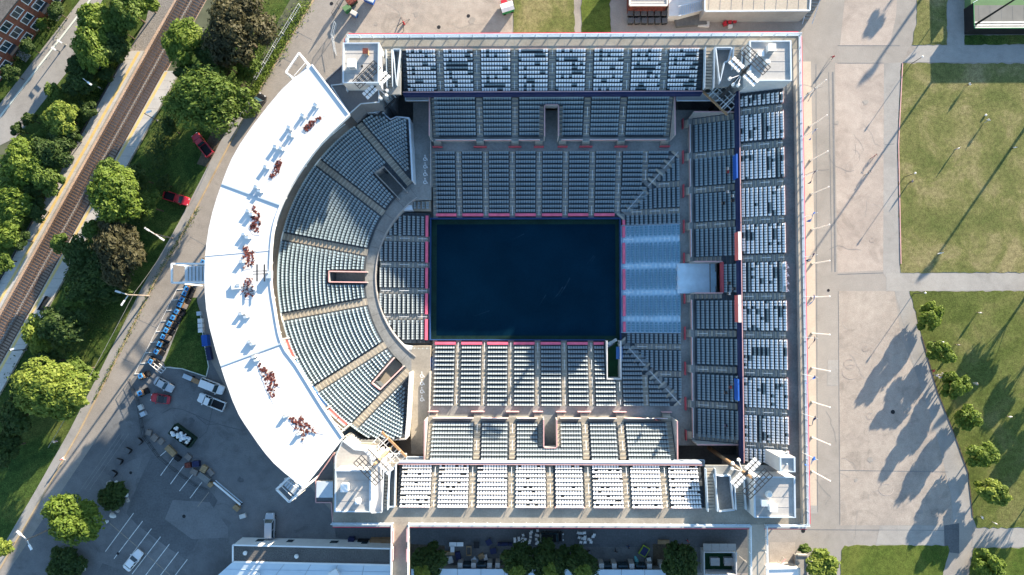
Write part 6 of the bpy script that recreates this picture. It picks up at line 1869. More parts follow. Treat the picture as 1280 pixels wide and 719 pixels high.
for k in range(9):
    a, b = P(890 + k * 14, -50, 5.0), P(886 + k * 14, 12, 5.0)
    mb = MB(); mb.bar(a + Vector((0, 0, .02)), b + Vector((0, 0, .02)), .07, .05); mb.build('roof_joint', M['wall'], tb)
sb = slab_building('pale roofed kiosk with a brown front at the top edge', [(787, -60), (834, -60), (834, 7), (787, 7)], 3.6, 'roof_grey', 'rust', 'offwhite')
for k in range(7):
    mb = MB(); a, b = P(786, -20 + k * 4, 3.6), P(834, -20 + k * 4, 3.6); mb.bar(a + Vector((0, 0, .02)), b + Vector((0, 0, .02)), .09, .06); mb.build('roof_seam', M['offwhite'], sb)
rp = empty('access_ramp', (0, 0, 0), 0, 'white and pale blue access ramp at the top edge beside the beige roof', 'ramp')
mb = MB(); q = [(p.x, p.y) for p in (P(x, y, 2.5) for x, y in [(836, -40), (880, -40), (879, 12), (850, 20), (836, 20)])]; mb.prism(q, .02, 2.5); mb.build('ramp_deck', M['offwhite'], rp)
mb = MB()
for k in range(12):
    f = k / 11; a = P(850 + 29 * f, 8 - 7 * f, 2.6); b = P(850 + 29 * f, 20 - 8 * f, 2.6); mb.bar(a + Vector((0, 0, .05)), b + Vector((0, 0, .05)), .12, .1)
a, b = P(848, 8, 3.4), P(880, 0, 3.4); mb.bar(a, b, .14); a, b = P(848, 20, 3.4), P(880, 12, 3.4); mb.bar(a, b, .14); mb.build('slatted_side', M['sky_blue'] if False else M['steel_pale'], rp)
mb = MB(); q = [(p.x, p.y) for p in (P(x, y, .8) for x, y in [(842, 20), (880, 14), (884, 30), (846, 33)])]; mb.prism(q, .02, .8); mb.build('lower_deck', M['concrete_dark'], rp)
st = empty('outdoor_stair', (0, 0, 0), 0, 'grey outdoor stair with rails at the top edge right of the beige roof', 'staircase')
for k in range(9):
    a, b = P(1004 + k * 1.2, 20 - k * 3.2, 2.0), P(1016 + k * 1.6, 20 - k * 3.2 - 2.8, 2.0)
    mb = MB(); mb.box(a.x, b.x, a.y, b.y, .02, .5 + k * .3); mb.build('step', M['concrete_grey'], st)
mb = MB()
for dx in (0, 12): mb.bar(P(1003 + dx, 30, 1.4), P(1014 + dx * 1.2, -10, 4.2), .1)
mb.build('handrail', M['steel_pale'], st)
# dark bins in two rows, a stack of red chairs, pallets, containers
bins = []
for r_ in range(2):
    for c_ in range(6):
        p = P(787 + c_ * 8.4 + r_ * .5, 19.5 + r_ * 9.2)
        t = empty('waste_bin', (p.x, p.y, 0), rng.uniform(-.1, .1), '%s dark waste bin from the left in the %s row beside the brown kiosk' % (('first', 'second', 'third', 'fourth', 'fifth', 'sixth')[c_], ('upper', 'lower')[r_]), 'waste bin', 'dark bins beside the brown kiosk')
        mb = MB(); mb.hexa([(-.45, -.45, .1), (.45, -.45, .1), (.45, .45, .1), (-.45, .45, .1)], [(-.55, -.55, 1.1), (.55, -.55, 1.1), (.55, .55, 1.1), (-.55, .55, 1.1)]); mb.build('body', M['black'], t)
        mb = MB(); mb.hexa([(-.58, -.58, 1.101), (.58, -.58, 1.101), (.58, .58, 1.101), (-.58, .58, 1.101)], [(-.5, -.5, 1.24), (.5, -.5, 1.24), (.5, .5, 1.24), (-.5, .5, 1.24)]); mb.build('lid', M['patch'], t)
def crate(px, py, sx, sy, h, rz, m, label, name='crate', cat='crate', z=0.0, slats=4, group=None):
    p = P(px, py, z); t = empty(name, (p.x, p.y, z + .02), rz, label, cat, group)
    mb = MB(); mb.box(-sx / 2, sx / 2, -sy / 2, sy / 2, 0, h * .92); mb.build('body', M[m], t)
    for k in range(slats):
        y0 = -sy / 2 + sy * (k + .1) / slats; y1 = -sy / 2 + sy * (k + .9) / slats
        mb = MB(); mb.box(-sx / 2 - .02, sx / 2 + .02, y0, y1, h * .921, h); mb.build('slat', M[m], t)
    return t
crate(909, 19.5, 2.2, .9, .8, .1, 'offwhite', 'white folded tent bundle beside the red chairs', 'tent_bundle', 'bundle')
crate(879, 31, 2.2, 1.1, .5, -.08, 'offwhite', 'white plastic pallet by the ramp', 'pallet', 'pallet', slats=6)
crate(867, 30, .9, .6, .4, .3, 'wood', 'small wooden box by the white plastic pallet')
crate(912, 34, .8, .6, .6, .0, 'offwhite', 'small white box below the red chairs')
for k, (x, y) in enumerate(((921, 19), (915, 24), (909, 26), (905, 32), (917, 28), (911, 29))):
    p = P(x, y); t = empty('stacked_chair', (p.x, p.y, .02), rng.uniform(-.4, .4), 'red chair stack %s near the beige roof' % ('farthest right', 'above the middle one', 'left of the middle', 'lowest and farthest left', 'right of the small white box', 'touching the small white box')[k], 'chair stack', 'red chair stacks under the beige roof')
    mb = MB(); mb.box(-.35, .35, -.35, .35, .4, .5 + .1 * k); mb.build('seat', M['red'], t)
    mb = MB(); mb.box(-.35, .35, .3, .4, .5, 1.0 + .1 * k); mb.build('backrest', M['red'], t)
    for sx in (-.3, .3):
        mb = MB(); mb.box(sx - .03, sx + .03, -.3, -.24, 0, .4); mb.box(sx - .03, sx + .03, .24, .3, 0, .4); mb.build('leg', M['steel_dark'], t)
def wheelie(px, py, sx, sy, h, rz, m, lidm, label, name='dumpster', cat='dumpster'):
    p = P(px, py); t = empty(name, (p.x, p.y, .02), rz, label, cat)
    mb = MB(); mb.hexa([(-sx * .44, -sy * .42, .15), (sx * .44, -sy * .42, .15), (sx * .44, sy * .42, .15), (-sx * .44, sy * .42, .15)], [(-sx / 2, -sy / 2, h), (sx / 2, -sy / 2, h), (sx / 2, sy / 2, h), (-sx / 2, sy / 2, h)]); mb.build('body', M[m], t)
    mb = MB(); mb.hexa([(-sx * .52, -sy * .52, h + .001), (sx * .52, -sy * .52, h + .001), (sx * .52, sy * .52, h + .001), (-sx * .52, sy * .52, h + .001)], [(-sx * .5, -sy * .4, h + .18), (sx * .5, -sy * .4, h + .18), (sx * .5, sy * .4, h + .1), (-sx * .5, sy * .4, h + .1)]); mb.build('lid', M[lidm], t)
    for x in (-.4, .4):
        mb = MB(); mb.tube((x * sx, -sy * .3, .1), (x * sx, sy * .3, .1), .1, n=8); mb.build('wheel', M['tyre'], t)
wheelie(435.5, 13.5, 1.5, 1.2, 1.3, .6, 'green_paint', 'court_green', 'pale green dumpster by the dark fence at the top')
wheelie(444, 20, 1.3, .9, 1.3, -.5, 'blue', 'roof_grey', 'blue and grey bin below the pale green dumpster', 'waste_bin', 'waste bin')
wheelie(441, 4, 2.0, 1.6, 1.3, .6, 'dumpster', 'rust', 'dark dumpster with reddish lid at the top edge')
wheelie(463, 2, 2.2, 1.3, 1.5, -.4, 'banner_blue', 'steel_pale', 'blue container with pale lid at the top edge', 'container', 'container')
p = P(505, 30); t = empty('tube_stand', (p.x, p.y, 0), .3, 'small stand of red and black tubes on the top forecourt', 'stand')
mb = MB(); mb.tube((0, 0, 0), (0, 0, 1.2), .25, .1, 8); mb.build('post', M['red'], t)
for a in (.4, 1.7, 3.2, 4.4):
    mb = MB(); mb.bar((0, 0, 1.0), (math.cos(a) * 1.5, math.sin(a) * 1.5, .05), .09); mb.build('leg', M['steel_dark'], t)
# ------------------------------------------------------------------ vehicles
def oct_ring(x, hw, z0, z1, rt=.18, rb=.10):
    """rounded cross section at station x"""
    return [(x, -hw + rb, z0), (x, hw - rb, z0), (x, hw, z0 + rb), (x, hw, z1 - rt), (x, hw - rt * .7, z1), (x, -hw + rt * .7, z1), (x, -hw, z1 - rt), (x, -hw, z0 + rb)]
def vehicle(kind, px, py, dx, dy, L, W, paintm, label, roofm=None, z=0.0):
    """front points along the photo direction (dx, dy)"""
    p = P(px, py, .7); ang = math.atan2(-dy, dx)
    t = empty({'car': 'parked_car', 'van': 'parked_van', 'pickup': 'pickup_truck'}[kind], (p.x, p.y, .012 + z), ang, label, {'car': 'car', 'van': 'van', 'pickup': 'pickup truck'}[kind])
    h = L / 2; w = W / 2; B = M[paintm]; RF = M[roofm or paintm]
    mb = MB()
    if kind == 'car':
        mb.loft([oct_ring(x, hw * w, z0, z1) for x, hw, z0, z1 in ((-h, .80, .38, .80), (-h + .15, .93, .30, .92), (-h * .62, 1, .24, .96), (0, 1, .22, .94), (h * .5, .99, .24, .92), (h - .35, .92, .28, .82), (h - .06, .80, .34, .70), (h, .66, .40, .60))])
        cab = [(-h * .78, -h * .42, .40 * h, .62 * h * .0 + .12 * h)]
        c0, c1, r0, r1, zr = -h * .80, h * .40, -h * .50, h * .08, 1.42
    elif kind == 'van':
        mb.loft([oct_ring(x, hw * w, z0, z1) for x, hw, z0, z1 in ((-h, .90, .36, 1.05), (-h + .12, .97, .28, 1.15), (0, 1, .24, 1.12), (h * .55, 1, .24, 1.08), (h - .4, .94, .28, .98), (h - .08, .84, .34, .84), (h, .70, .42, .66))])
        c0, c1, r0, r1, zr = -h * .97, h * .58, -h * .86, h * .30, 1.82
    else:
        mb.loft([oct_ring(x, hw * w, z0, z1) for x, hw, z0, z1 in ((-.02 * h, .97, .32, 1.08), (h * .3, 1, .28, 1.08), (h * .62, .99, .28, 1.06), (h - .3, .95, .30, 1.0), (h - .06, .86, .36, .88), (h, .74, .42, .74))])
        c0, c1, r0, r1, zr = -h * .04, h * .58, h * .06, h * .36, 1.78
    mb.build('body', B, t, smooth=False)
    zb = .93 if kind == 'car' else 1.06
    mb = MB(); cw, rw = w * .93, w * .74
    mb.hexa([(c0, -cw, zb - .1), (c1, -cw, zb - .1), (c1, cw, zb - .1), (c0, cw, zb - .1)], [(r0, -rw, zr - .05), (r1, -rw, zr - .05), (r1, rw, zr - .05), (r0, rw, zr - .05)]); mb.build('window_glass', M['glass_dark'], t)
    mb = MB(); mb.loft([[(x, -rw * k, zz), (x, rw * k, zz), (x, rw * k * .96, zz + .055), (x, -rw * k * .96, zz + .055)] for x, k, zz in ((r0 - .05, .95, zr - .06), (r0 + .15, 1.03, zr - .045), (r1 - .15, 1.03, zr - .045), (r1 + .05, .95, zr - .07))]); mb.build('roof', RF, t)
    mb = MB()
    for s in (-1, 1):
        mb.bar((c0 + .02, s * cw * .985, zb - .08), (r0, s * rw * 1.0, zr - .03), .09, .07); mb.bar((c1 - .02, s * cw * .985, zb - .08), (r1, s * rw, zr - .03), .08, .07)
        mb.bar(((c0 + c1) / 2, s * cw * 1.0, zb - .08), ((r0 + r1) / 2, s * rw * 1.01, zr - .03), .08, .06)
    mb.build('pillar', B, t)
    if kind == 'pickup':
        b0, b1 = -h, -.04 * h
        mb = MB()
        mb.box(b0, b1, -w * .98, w * .98, .34, .62); mb.build('bed_frame', B, t)
        mb = MB(); mb.box(b0 + .1, b1 - .06, -w * .80, w * .80, .621, .66); mb.build('bed_liner', M['black'], t)
        for s in (-1, 1):
            mb = MB(); mb.box(b0, b1, min(s * w * .99, s * w * .82), max(s * w * .99, s * w * .82), .622, 1.06); mb.build('bed_side', B, t)
        mb = MB(); mb.box(b0 - .02, b0 + .08, -w * .815, w * .815, .622, 1.05); mb.build('tailgate', B, t)
    for s in (-1, 1):
        for x in (-h * .62, h * .64):
            mb = MB(); mb.tube((x, s * (w - .22), .33), (x, s * (w + .01), .33), .33, n=14); wh = mb.build('wheel', M['tyre'], t)
            mb = MB(); mb.tube((x, s * (w + .011), .33), (x, s * (w + .02), .33), .2, n=10); mb.build('rim', M['rim'], wh)
        mb = MB(); mb.box(c1 - .25, c1 - .08, min(s * w * 1.0, s * (w + .18)), max(s * w * 1.0, s * (w + .18)), zb, zb + .15); mb.build('mirror', B, t)
        mb = MB(); mb.box(h - .22, h - .02, min(s * w * .45, s * w * .74), max(s * w * .45, s * w * .74), .62 if kind == 'car' else .74, .74 if kind == 'car' else .90); mb.build('headlight', M['lamp_glass'], t)
        mb = MB(); mb.box(-h - .02, -h + .08, min(s * w * .5, s * w * .78), max(s * w * .5, s * w * .78), .62, .80); mb.build('tail_light', M['tail'], t)
    return t
vehicle('pickup', 220.5, 248, 32, 10, 5.3, 1.85, 'paint_red', 'red pickup truck with a dark bed parked on the shaded verge')
vehicle('pickup', 253, 181, -18, -23, 5.3, 1.85, 'paint_red', 'dark red pickup truck with a black bed under the big green tree')
vehicle('van', 321, 131, 12, -20, 4.9, 1.95, 'paint_black', 'black van parked on the road above the canopy')
vehicle('car', 205, 481, 20, 11, 4.1, 1.75, 'paint_silver', 'silver blue hatchback in the car park above the red car')
vehicle('car', 200.5, 498.5, -20, -3, 3.9, 1.75, 'paint_red', 'red car with a black roof in the shaded car park', 'paint_black')
vehicle('van', 265, 483, 28, 11, 5.0, 1.95, 'paint_white', 'pale silver white van in the car park next to the white pickup')
vehicle('pickup', 264.5, 502.5, -33, -13, 5.6, 1.95, 'paint_white', 'white pickup truck with a black bed in the car park')
vehicle('van', 337.5, 657, 0, -31, 4.9, 1.9, 'paint_silver', 'silver van parked against the white building at the lower left')
vehicle('car', 166.5, 700.5, 15, -19, 4.5, 1.8, 'paint_white', 'white car alone in the marked parking bays')
vehicle('van', 690, 671, 27, 0, 4.6, 1.9, 'paint_black', 'dark van in the shaded lane between the white chairs')
# flat trailer with planks in front of the pale van
p = P(240, 474, .5); t = empty('flat_trailer', (p.x, p.y, .012), math.atan2(-9, 21), 'narrow trailer with grey and orange planks in front of the pale van', 'trailer')
mb = MB(); mb.box(-1.9, 1.9, -.45, .45, .45, .55); mb.build('frame', M['steel_dark'], t)
for k in range(4):
    mb = MB(); mb.box(-1.88, -.02, -.44 + .22 * k, -.25 + .22 * k, .551, .68); mb.build('plank', M['steel_pale'], t)
    mb = MB(); mb.box(.02, 1.88, -.44 + .22 * k, -.25 + .22 * k, .551, .72); mb.build('plank', M['orange_wood'], t)
for s in (-1, 1):
    mb = MB(); mb.tube((0, s * .45, .28), (0, s * .62, .28), .28, n=10); mb.build('wheel', M['tyre'], t)

# golf carts with bright blue roofs
def golf_cart():
    t = empty('golf_cart', (0, 0, 0))
    mb = MB(); mb.loft([oct_ring(x, hw, z0, z1, .10, .06) for x, hw, z0, z1 in ((-1.15, .50, .28, .62), (-1.0, .58, .24, .70), (.2, .60, .22, .50), (.75, .58, .24, .72), (1.15, .48, .30, .60))]); mb.build('body', M['black'], t)
    mb = MB(); mb.box(-.35, .15, -.52, .52, .62, .78); mb.build('seat', M['orange_wood'], t)
    mb = MB(); mb.box(-.52, -.42, -.48, .48, .70, 1.12); mb.build('backrest', M['orange_wood'], t)
    mb = MB(); mb.box(-1.2, -.55, -.45, .45, .71, .90); mb.build('cargo_box', M['wood_grey'], t)
    mb = MB()
    for x in (-.46, .55):
        for s in (-.42, .42): mb.bar((min(x, .4), s, .6), (min(x, .4), s, 1.78), .05)
    mb.build('roof_post', M['steel_dark'], t)
    mb = MB(); mb.hexa([(-.48, -.46, 1.78), (.42, -.46, 1.78), (.42, .46, 1.78), (-.48, .46, 1.78)], [(-.44, -.42, 1.88), (.38, -.42, 1.88), (.38, .42, 1.88), (-.44, .42, 1.88)]); r_ = mb.build('roof', M['sky_blue'], t)
    mb = MB(); mb.box(-.18, .18, -.2, .2, 1.881, 1.9); mb.build('roof_vent', M['navy'], r_)
    for x in (-.8, .8):
        for s in (-1, 1):
            mb = MB(); mb.tube((x, s * .42, .23), (x, s * .60, .23), .23, n=10); mb.build('wheel', M['tyre'], t)
    return t
CARTS = [(253.5, 327.5), (233, 361), (230.5, 367), (227.5, 374.5), (224.3, 381), (220.5, 389.5), (216, 397), (211.5, 405), (207.5, 413), (203.5, 421), (199.5, 430.5), (195.2, 439.7), (188, 452), (175.6, 470), (174.7, 491.5)]
ord_ = ['under the blue stair beside the canopy', 'first in the long row below the blue stair', 'second in the long row', 'third in the long row', 'fourth in the long row', 'fifth in the long row', 'sixth in the long row', 'seventh in the long row', 'eighth in the long row', 'ninth in the long row', 'tenth in the long row', 'last in the long row by the lawn', 'by the white gate frame', 'alone between barrier rail and gate', 'beside the crowd barriers']
proto = golf_cart()
for k, (x, y) in enumerate(CARTS):
    c = proto if k == 0 else copy_tree(proto)
    p = P(x, y, 1.8); c.location = (p.x, p.y, .014)
    c.rotation_euler = (0, 0, math.atan2(-5, 10) + rng.uniform(-.08, .08) + (math.pi if k in (4, 9) else 0) + (0.9 if k in (13, 14) else 0))
    tag(c, 'black golf cart with bright blue roof, ' + ord_[k], 'golf cart', 'golf carts with blue roofs')
# slanted rail posts along the cart bays
mb = MB()
for k in range(9):
    x, y = 221 - k * 6.6, 362 + k * 13.2
    a, b = P(x, y, .05), P(x + 9, y - .6, .05); mb.bar(a + Vector((0, 0, .02)), b + Vector((0, 0, .02)), .14, .06)
for k in range(8):
    a, b = P(221 - k * 6.6, 362 + k * 13.2, .05), P(221 - (k + 1) * 6.6, 362 + (k + 1) * 13.2, .05); mb.bar(a + Vector((0, 0, .02)), b + Vector((0, 0, .02)), .09, .06)
tag(mb.build('bay_markings', M['line']), kind='structure')

# skip full of white bags
p = P(227.5, 545, 1.2); ang = math.atan2(-18, 25)
t = empty('trash_skip', (p.x, p.y, .012), ang, 'dark green open skip heaped with white rubbish bags', 'skip')
Ls, Ws = 2.5, 1.15
mb = MB(); mb.box(-Ls, Ls, -Ws, Ws, .1, .2); mb.build('floor', M['dumpster'], t)
for (a, b, c, d) in ((-Ls, Ls, -Ws, -Ws + .1), (-Ls, Ls, Ws - .1, Ws), (-Ls, -Ls + .1, -Ws + .1, Ws - .1), (Ls - .1, Ls, -Ws + .1, Ws - .1)):
    mb = MB(); mb.box(a, b, c, d, .201, 1.5); mb.build('side', M['dumpster'], t)
for k in range(38):
    x, y = rng.uniform(-Ls + .4, Ls - .4), rng.uniform(-Ws + .35, Ws - .35); r = rng.uniform(.25, .42); zz = rng.uniform(1.25, 1.6)
    mb = MB(); n = 8; rings = []
    for j in range(5):
        f = j / 4; rr_ = r * math.sin(math.pi * (.12 + .76 * f)) * rng.uniform(.9, 1.1)
        rings.append([(x + rr_ * math.cos(2 * math.pi * i / n) * rng.uniform(.85, 1.1), y + rr_ * math.sin(2 * math.pi * i / n) * rng.uniform(.85, 1.1), zz + (f - .5) * r * 1.4) for i in range(n)])
    mb.loft(rings); mb.build('rubbish_bag', M[('white', 'white', 'offwhite', 'steel_pale', 'black')[k % 5]], t, smooth=True)
# pallets, blocks and bins along the car park
for (x, y, sx, sy, h, a, m, l) in [(215, 563, 2.3, 1.1, .7, -.75, 'wood', 'large wooden pallet below the skip, nearest the parking lines'), (224, 572, 1.0, .9, .9, -.6, 'black', 'dark crate between two wooden pallets'), (236.5, 571, 1.2, 1.0, .5, -.7, 'wood_grey', 'grey wooden pallet above the reddish one'),
        (236.5, 581, 1.1, 1.0, .7, .1, 'rust', 'reddish wooden crate left of the striped blue stack'), (247, 579, 1.3, 1.1, .9, .1, 'navy', 'striped blue stack of crates'), (244, 589.5, 1.3, 1.1, .6, -.5, 'wood_grey', 'grey brown pallet below the reddish crate'), (256.5, 585.5, 1.1, 1.3, .8, -.5, 'wood', 'pale wooden pallet right of the striped blue stack'),
        (264, 590, .9, 1.4, .4, .7, 'wood_grey', 'slim slatted pallet at the right end'), (257, 596.5, 2.5, 1.1, .8, -.62, 'concrete_grey', 'long grey concrete block before the white barrier arm'), (194.5, 547, 1.2, 1.2, .6, -.7, 'wood_grey', 'grey pallet beside the crowd barriers, left of the skip'), (187.5, 540.5, 1.0, 1.0, .6, -.3, 'wood_grey', 'grey brown crate at the bend of the crowd barriers'),
        (202.5, 551.5, 1.0, 1.1, .5, -.7, 'wood_grey', 'low pallet between crowd barriers and skip'), (177.5, 509, 1.0, .8, .7, -1.1, 'offwhite', 'white box among the crowd barriers beside the red car'), (181, 517, .8, 1.0, .9, -1.1, 'steel_pale', 'pale box below the white one among the crowd barriers'), (304.5, 644.5, 1.2, .8, .6, .3, 'offwhite', 'small white concrete block by the barrier arm foot'), (297, 634, 1.2, .9, .8, -.7, 'wood', 'mossy block at the lower end of the barrier arm'), (265, 605, .8, .8, .9, -.7, 'wood', 'mossy block at the upper end of the barrier arm')]:
    crate(x, y, sx, sy, h, a, m, l, 'pallet' if 'pallet' in l else 'crate', 'pallet' if 'pallet' in l else 'crate', slats=5 if sx > 1.1 else 4)
for (x, y, l) in ((176, 551, 'nearest the crowd barriers'), (162, 562.5, 'second from the crowd barriers'), (151, 576, 'third from the crowd barriers'), (144, 591, 'nearest the dark shrub bed')):
    wheelie(x, y, 1.2, 1.0, 1.0, rng.uniform(-.8, 0), 'black', 'patch', 'black bin on the car park edge, ' + l, 'waste_bin', 'waste bin')
p, q = P(267, 603, .9), P(300.5, 631, .9); t = empty('barrier_arm', (0, 0, 0), 0, 'long white barrier arm across the car park entry', 'barrier')
mb = MB(); mb.bar(p, q, .3, .2); mb.build('arm', M['white'], t)
mb = MB(); d = (q - p).normalized(); mb.bar(p + Vector((.25, .3, -.3)), q + Vector((.25, .3, -.3)), .14, .2); mb.build('lower_rail', M['steel_pale'], t)
for e in (p, q):
    mb = MB(); mb.tube((e.x, e.y, .02), (e.x, e.y, .85), .12, n=8); mb.build('post', M['steel_dark'], t)
p = P(200, 457); t = empty('gate_frame', (p.x, p.y, .012), math.atan2(-9, 12), 'white metal gate frames lying by the lawn corner', 'gate')
mb = MB()
for k in range(3): mb.bar((-1.5, -.7 + .55 * k, .9 - .2 * k), (1.5, -.7 + .55 * k, .9 - .2 * k), .09)
for k in range(4): mb.bar((-1.5 + k, -.7, .9), (-1.5 + k, .4, .5), .07)
mb.build('frame', M['white'], t)
mb = MB()
for k in (-1.4, 1.4): mb.bar((k, -.7, .85), (k, -.7, .0), .07)
mb.build('post', M['steel_pale'], t)
for k, (x, y, l) in enumerate(((252.5, 401, 'top'), (252.7, 407, 'second'), (253, 413, 'lower'))):
    crate(x, y, .9, .85, .9, .05, 'white', l + ' white box of the column beside the canopy edge', 'storage_box', 'box', slats=3)
crate(259.5, 425.5, 1.1, 2.2, 1.4, .12, 'banner_blue', 'blue container tucked at the canopy edge', 'container', 'container', slats=6)
crate(263, 442, .9, 2.6, .9, .2, 'navy', 'dark blue tarp covered stack at the canopy edge', 'covered_stack', 'stack', slats=5)
crate(250.5, 392, .8, .8, .8, .1, 'steel_pale', 'small pale machine at the tip of the triangular lawn', 'machine', 'machine', slats=2)
for k, (x, y) in enumerate(((160, 625), (157.5, 618), (152, 608), (146, 603.5), (137, 604), (141, 644), (147, 638), (134, 652), (71, 697), (82, 694), (93, 698), (103, 710), (61, 712))):
    p = P(x, y); mb = MB(); n = 8; r = rng.uniform(.4, .75); rings = []
    for j in range(4):
        f = j / 3; rr_ = r * (1 - .75 * f * f)
        rings.append([(rr_ * math.cos(2 * math.pi * i / n) * rng.uniform(.8, 1.15), rr_ * .8 * math.sin(2 * math.pi * i / n) * rng.uniform(.8, 1.15), f * r * .8) for i in range(n)])
    mb.loft(rings); o = mb.build('boulder', M['offwhite'] if k % 2 else M['wall'], None, loc=(p.x, p.y, .02), rz=rng.uniform(0, 6))
    tag(o, ('pale boulder right of the car park shrub bed, nearest its corner', 'pale boulder right of the car park shrub bed, above the corner one', 'pale boulder at the upper right of the car park shrub bed', 'pale boulder at the top of the car park shrub bed', 'pale boulder at the upper left of the car park shrub bed', 'pale boulder at the bottom of the car park shrub bed', 'pale boulder at the lower right of the car park shrub bed', 'pale boulder between car park shrub bed and first bay line', 'pale boulder at the upper left of the lower left shrub bed', 'pale boulder at the top of the lower left shrub bed', 'pale boulder at the upper right of the lower left shrub bed', 'pale boulder at the right of the lower left shrub bed', 'pale boulder at the left of the lower left shrub bed')[k], 'boulder', 'boulders round the upper bed' if k < 8 else 'boulders round the lower bed')

# ------------------------------------------------------------------ bottom buildings and courtyard
bl = empty('long_building', (0, 0, 0), 0, 'long white walled building at the lower left with gravel roof and pale metal roof', 'building')
zg = 4.4
q = [P(291.5, 681, zg), P(488.5, 685.5, zg), P(488.5, 706, zg), P(291.5, 702, zg)]
mb = MB(); mb.prism([(v.x, v.y) for v in q], .02, zg - .15); mb.build('wall', M['white'], bl)
mb = MB(); mb.prism([(v.x, v.y) for v in q], zg - .149, zg); mb.build('gravel_roof', M['roof_gravel'], bl)
mb = MB()
for k in range(4): mb.bar(q[k] + Vector((0, 0, .1)), q[(k + 1) % 4] + Vector((0, 0, .1)), .28, .3)
mb.build('coping', M['white'], bl)
wy = lambda px: (P(px, 681 + (px - 291.5) * .0228, zg)).y
for (px, w_) in ((319, 1.5), (357, 1.2), (413, 1.5), (452, 1.2)):
    p = P(px, 681, zg); mb = MB(); mb.box(p.x - w_ / 2 - .08, p.x + w_ / 2 + .08, wy(px) - .05, wy(px) + .08, .9, 2.6); f = mb.build('window', M['offwhite'], bl)
    mb = MB(); mb.box(p.x - w_ / 2, p.x + w_ / 2, wy(px) + .081, wy(px) + .1, 1.0, 2.5); mb.build('pane', M['glass_dark'], f)
m0 = [P(291.5, 702, 4.6), P(488.5, 706, 4.6), P(488.5, 770, 3.4), P(215, 770, 3.4)]
for k in range(6):
    f0, f1 = k / 6, (k + .985) / 6
    a, b, c, d = m0[0].lerp(m0[1], f0), m0[0].lerp(m0[1], f1), m0[3].lerp(m0[2], f1), m0[3].lerp(m0[2], f0)
    dn = Vector((0, 0, -.15)); mb = MB(); mb.hexa([d + dn, c + dn, b + dn, a + dn], [d, c, b, a]); mb.build('metal_roof_panel', M['metal_roof'], bl)
mb = MB()
for k in range(1, 7):
    a, b = m0[0].lerp(m0[3], k / 7), m0[1].lerp(m0[2], k / 7); mb.bar(a + Vector((0, 0, .03)), b + Vector((0, 0, .03)), .05, .05)
mb.build('roof_rib', M['steel_pale'], bl)
mb = MB(); q2 = [(v.x, v.y) for v in m0]; mb.prism([(q2[0][0] + .3, q2[0][1] - .3), (q2[1][0], q2[1][1] - .3), q2[2], (q2[3][0] + .6, q2[3][1])], .02, 3.2); mb.build('wing_wall', M['wall'], bl)
roof_vent(307.5, 690.5, zg, 'left round white vent on the gravel roof', .42, .8, 'white'); roof_vent(371.5, 694.5, zg, 'right round white vent on the gravel roof', .42, .8, 'white')
roof_vent(322, 718, 4.3, 'white fan dome on the pale metal roof, left one', .7, .9, 'white'); roof_box(419, 716, 4.3, 1.6, 1.3, .9, 'white', 'white tilted unit on the pale metal roof near the footbridge', .5)
crate(455, 676, 2.0, .9, 1.4, 0, 'black', 'dark bin row against the white building', 'waste_bin', 'waste bin', slats=3)
crate(440.5, 673, 1.1, .9, 1.3, 0, 'navy', 'dark blue bin against the white building', 'waste_bin', 'waste bin', slats=2)
crate(470.5, 675, 2.0, 1.1, 1.5, 0, 'orange_wood', 'left of two yellow brown crates beside the footbridge', slats=5); crate(483.5, 675.5, 1.9, 1.3, 1.6, 0, 'orange_wood', 'right of two yellow brown crates, touching the footbridge', slats=5)
bb = empty('low_building', (0, 0, 0), 0, 'pale blue roofed low building along the bottom edge behind the courtyard trees', 'building')
a, b = P(514, 711, 3.0), P(866, 800, 3.0)
mb = MB(); mb.box(a.x, b.x, b.y, a.y - .3, .02, 2.85); mb.build('wall', M['wall'], bb)
for k in range(12):
    x0 = a.x + (b.x - a.x) * k / 12; x1 = a.x + (b.x - a.x) * (k + .98) / 12
    mb = MB(); mb.box(x0, x1, b.y, a.y, 2.851, 3.0); mb.build('roof_panel', M['metal_roof'], bb)
for k, px in enumerate((575, 592, 612, 622, 752, 768, 790, 812, 828)):
    p = P(px, 709, 2.6); mb = MB(); mb.box(p.x - .45, p.x + .45, a.y + .02, a.y + 1.0, .02, 2.6); mb.build('bay_pier', M['roof_grey'], bb)
for k, px in enumerate((583, 602, 760, 779, 801)):
    p = P(px, 710, 2.2); mb = MB(); mb.box(p.x - .9, p.x + .9, a.y + .02, a.y + .5, .02, 2.2); mb.build('bay_glass', M['glass_dark'], bb)
rm = empty('roofless_room', (0, 0, 0), 0, 'white walled roofless enclosure with two grey machines at the bottom right', 'enclosure')
x0, x1, y0, y1 = wrect(880, 719, 921, 690, 2.6)
for (c, d, e, f) in ((x0, x1, y1 - .2, y1), (x0, x1, y0, y0 + .2), (x0, x0 + .2, y0 + .2, y1 - .2), (x1 - .2, x1, y0 + .2, y1 - .2)):
    mb = MB(); mb.box(c, d, e, f, .02, 2.6); mb.build('wall', M['tower_wall'], rm)
mb = MB(); mb.box(x0 + .2, x1 - .2, y0 + .2, y1 - .2, .02, .05); mb.build('floor', M['green_floor'], rm)
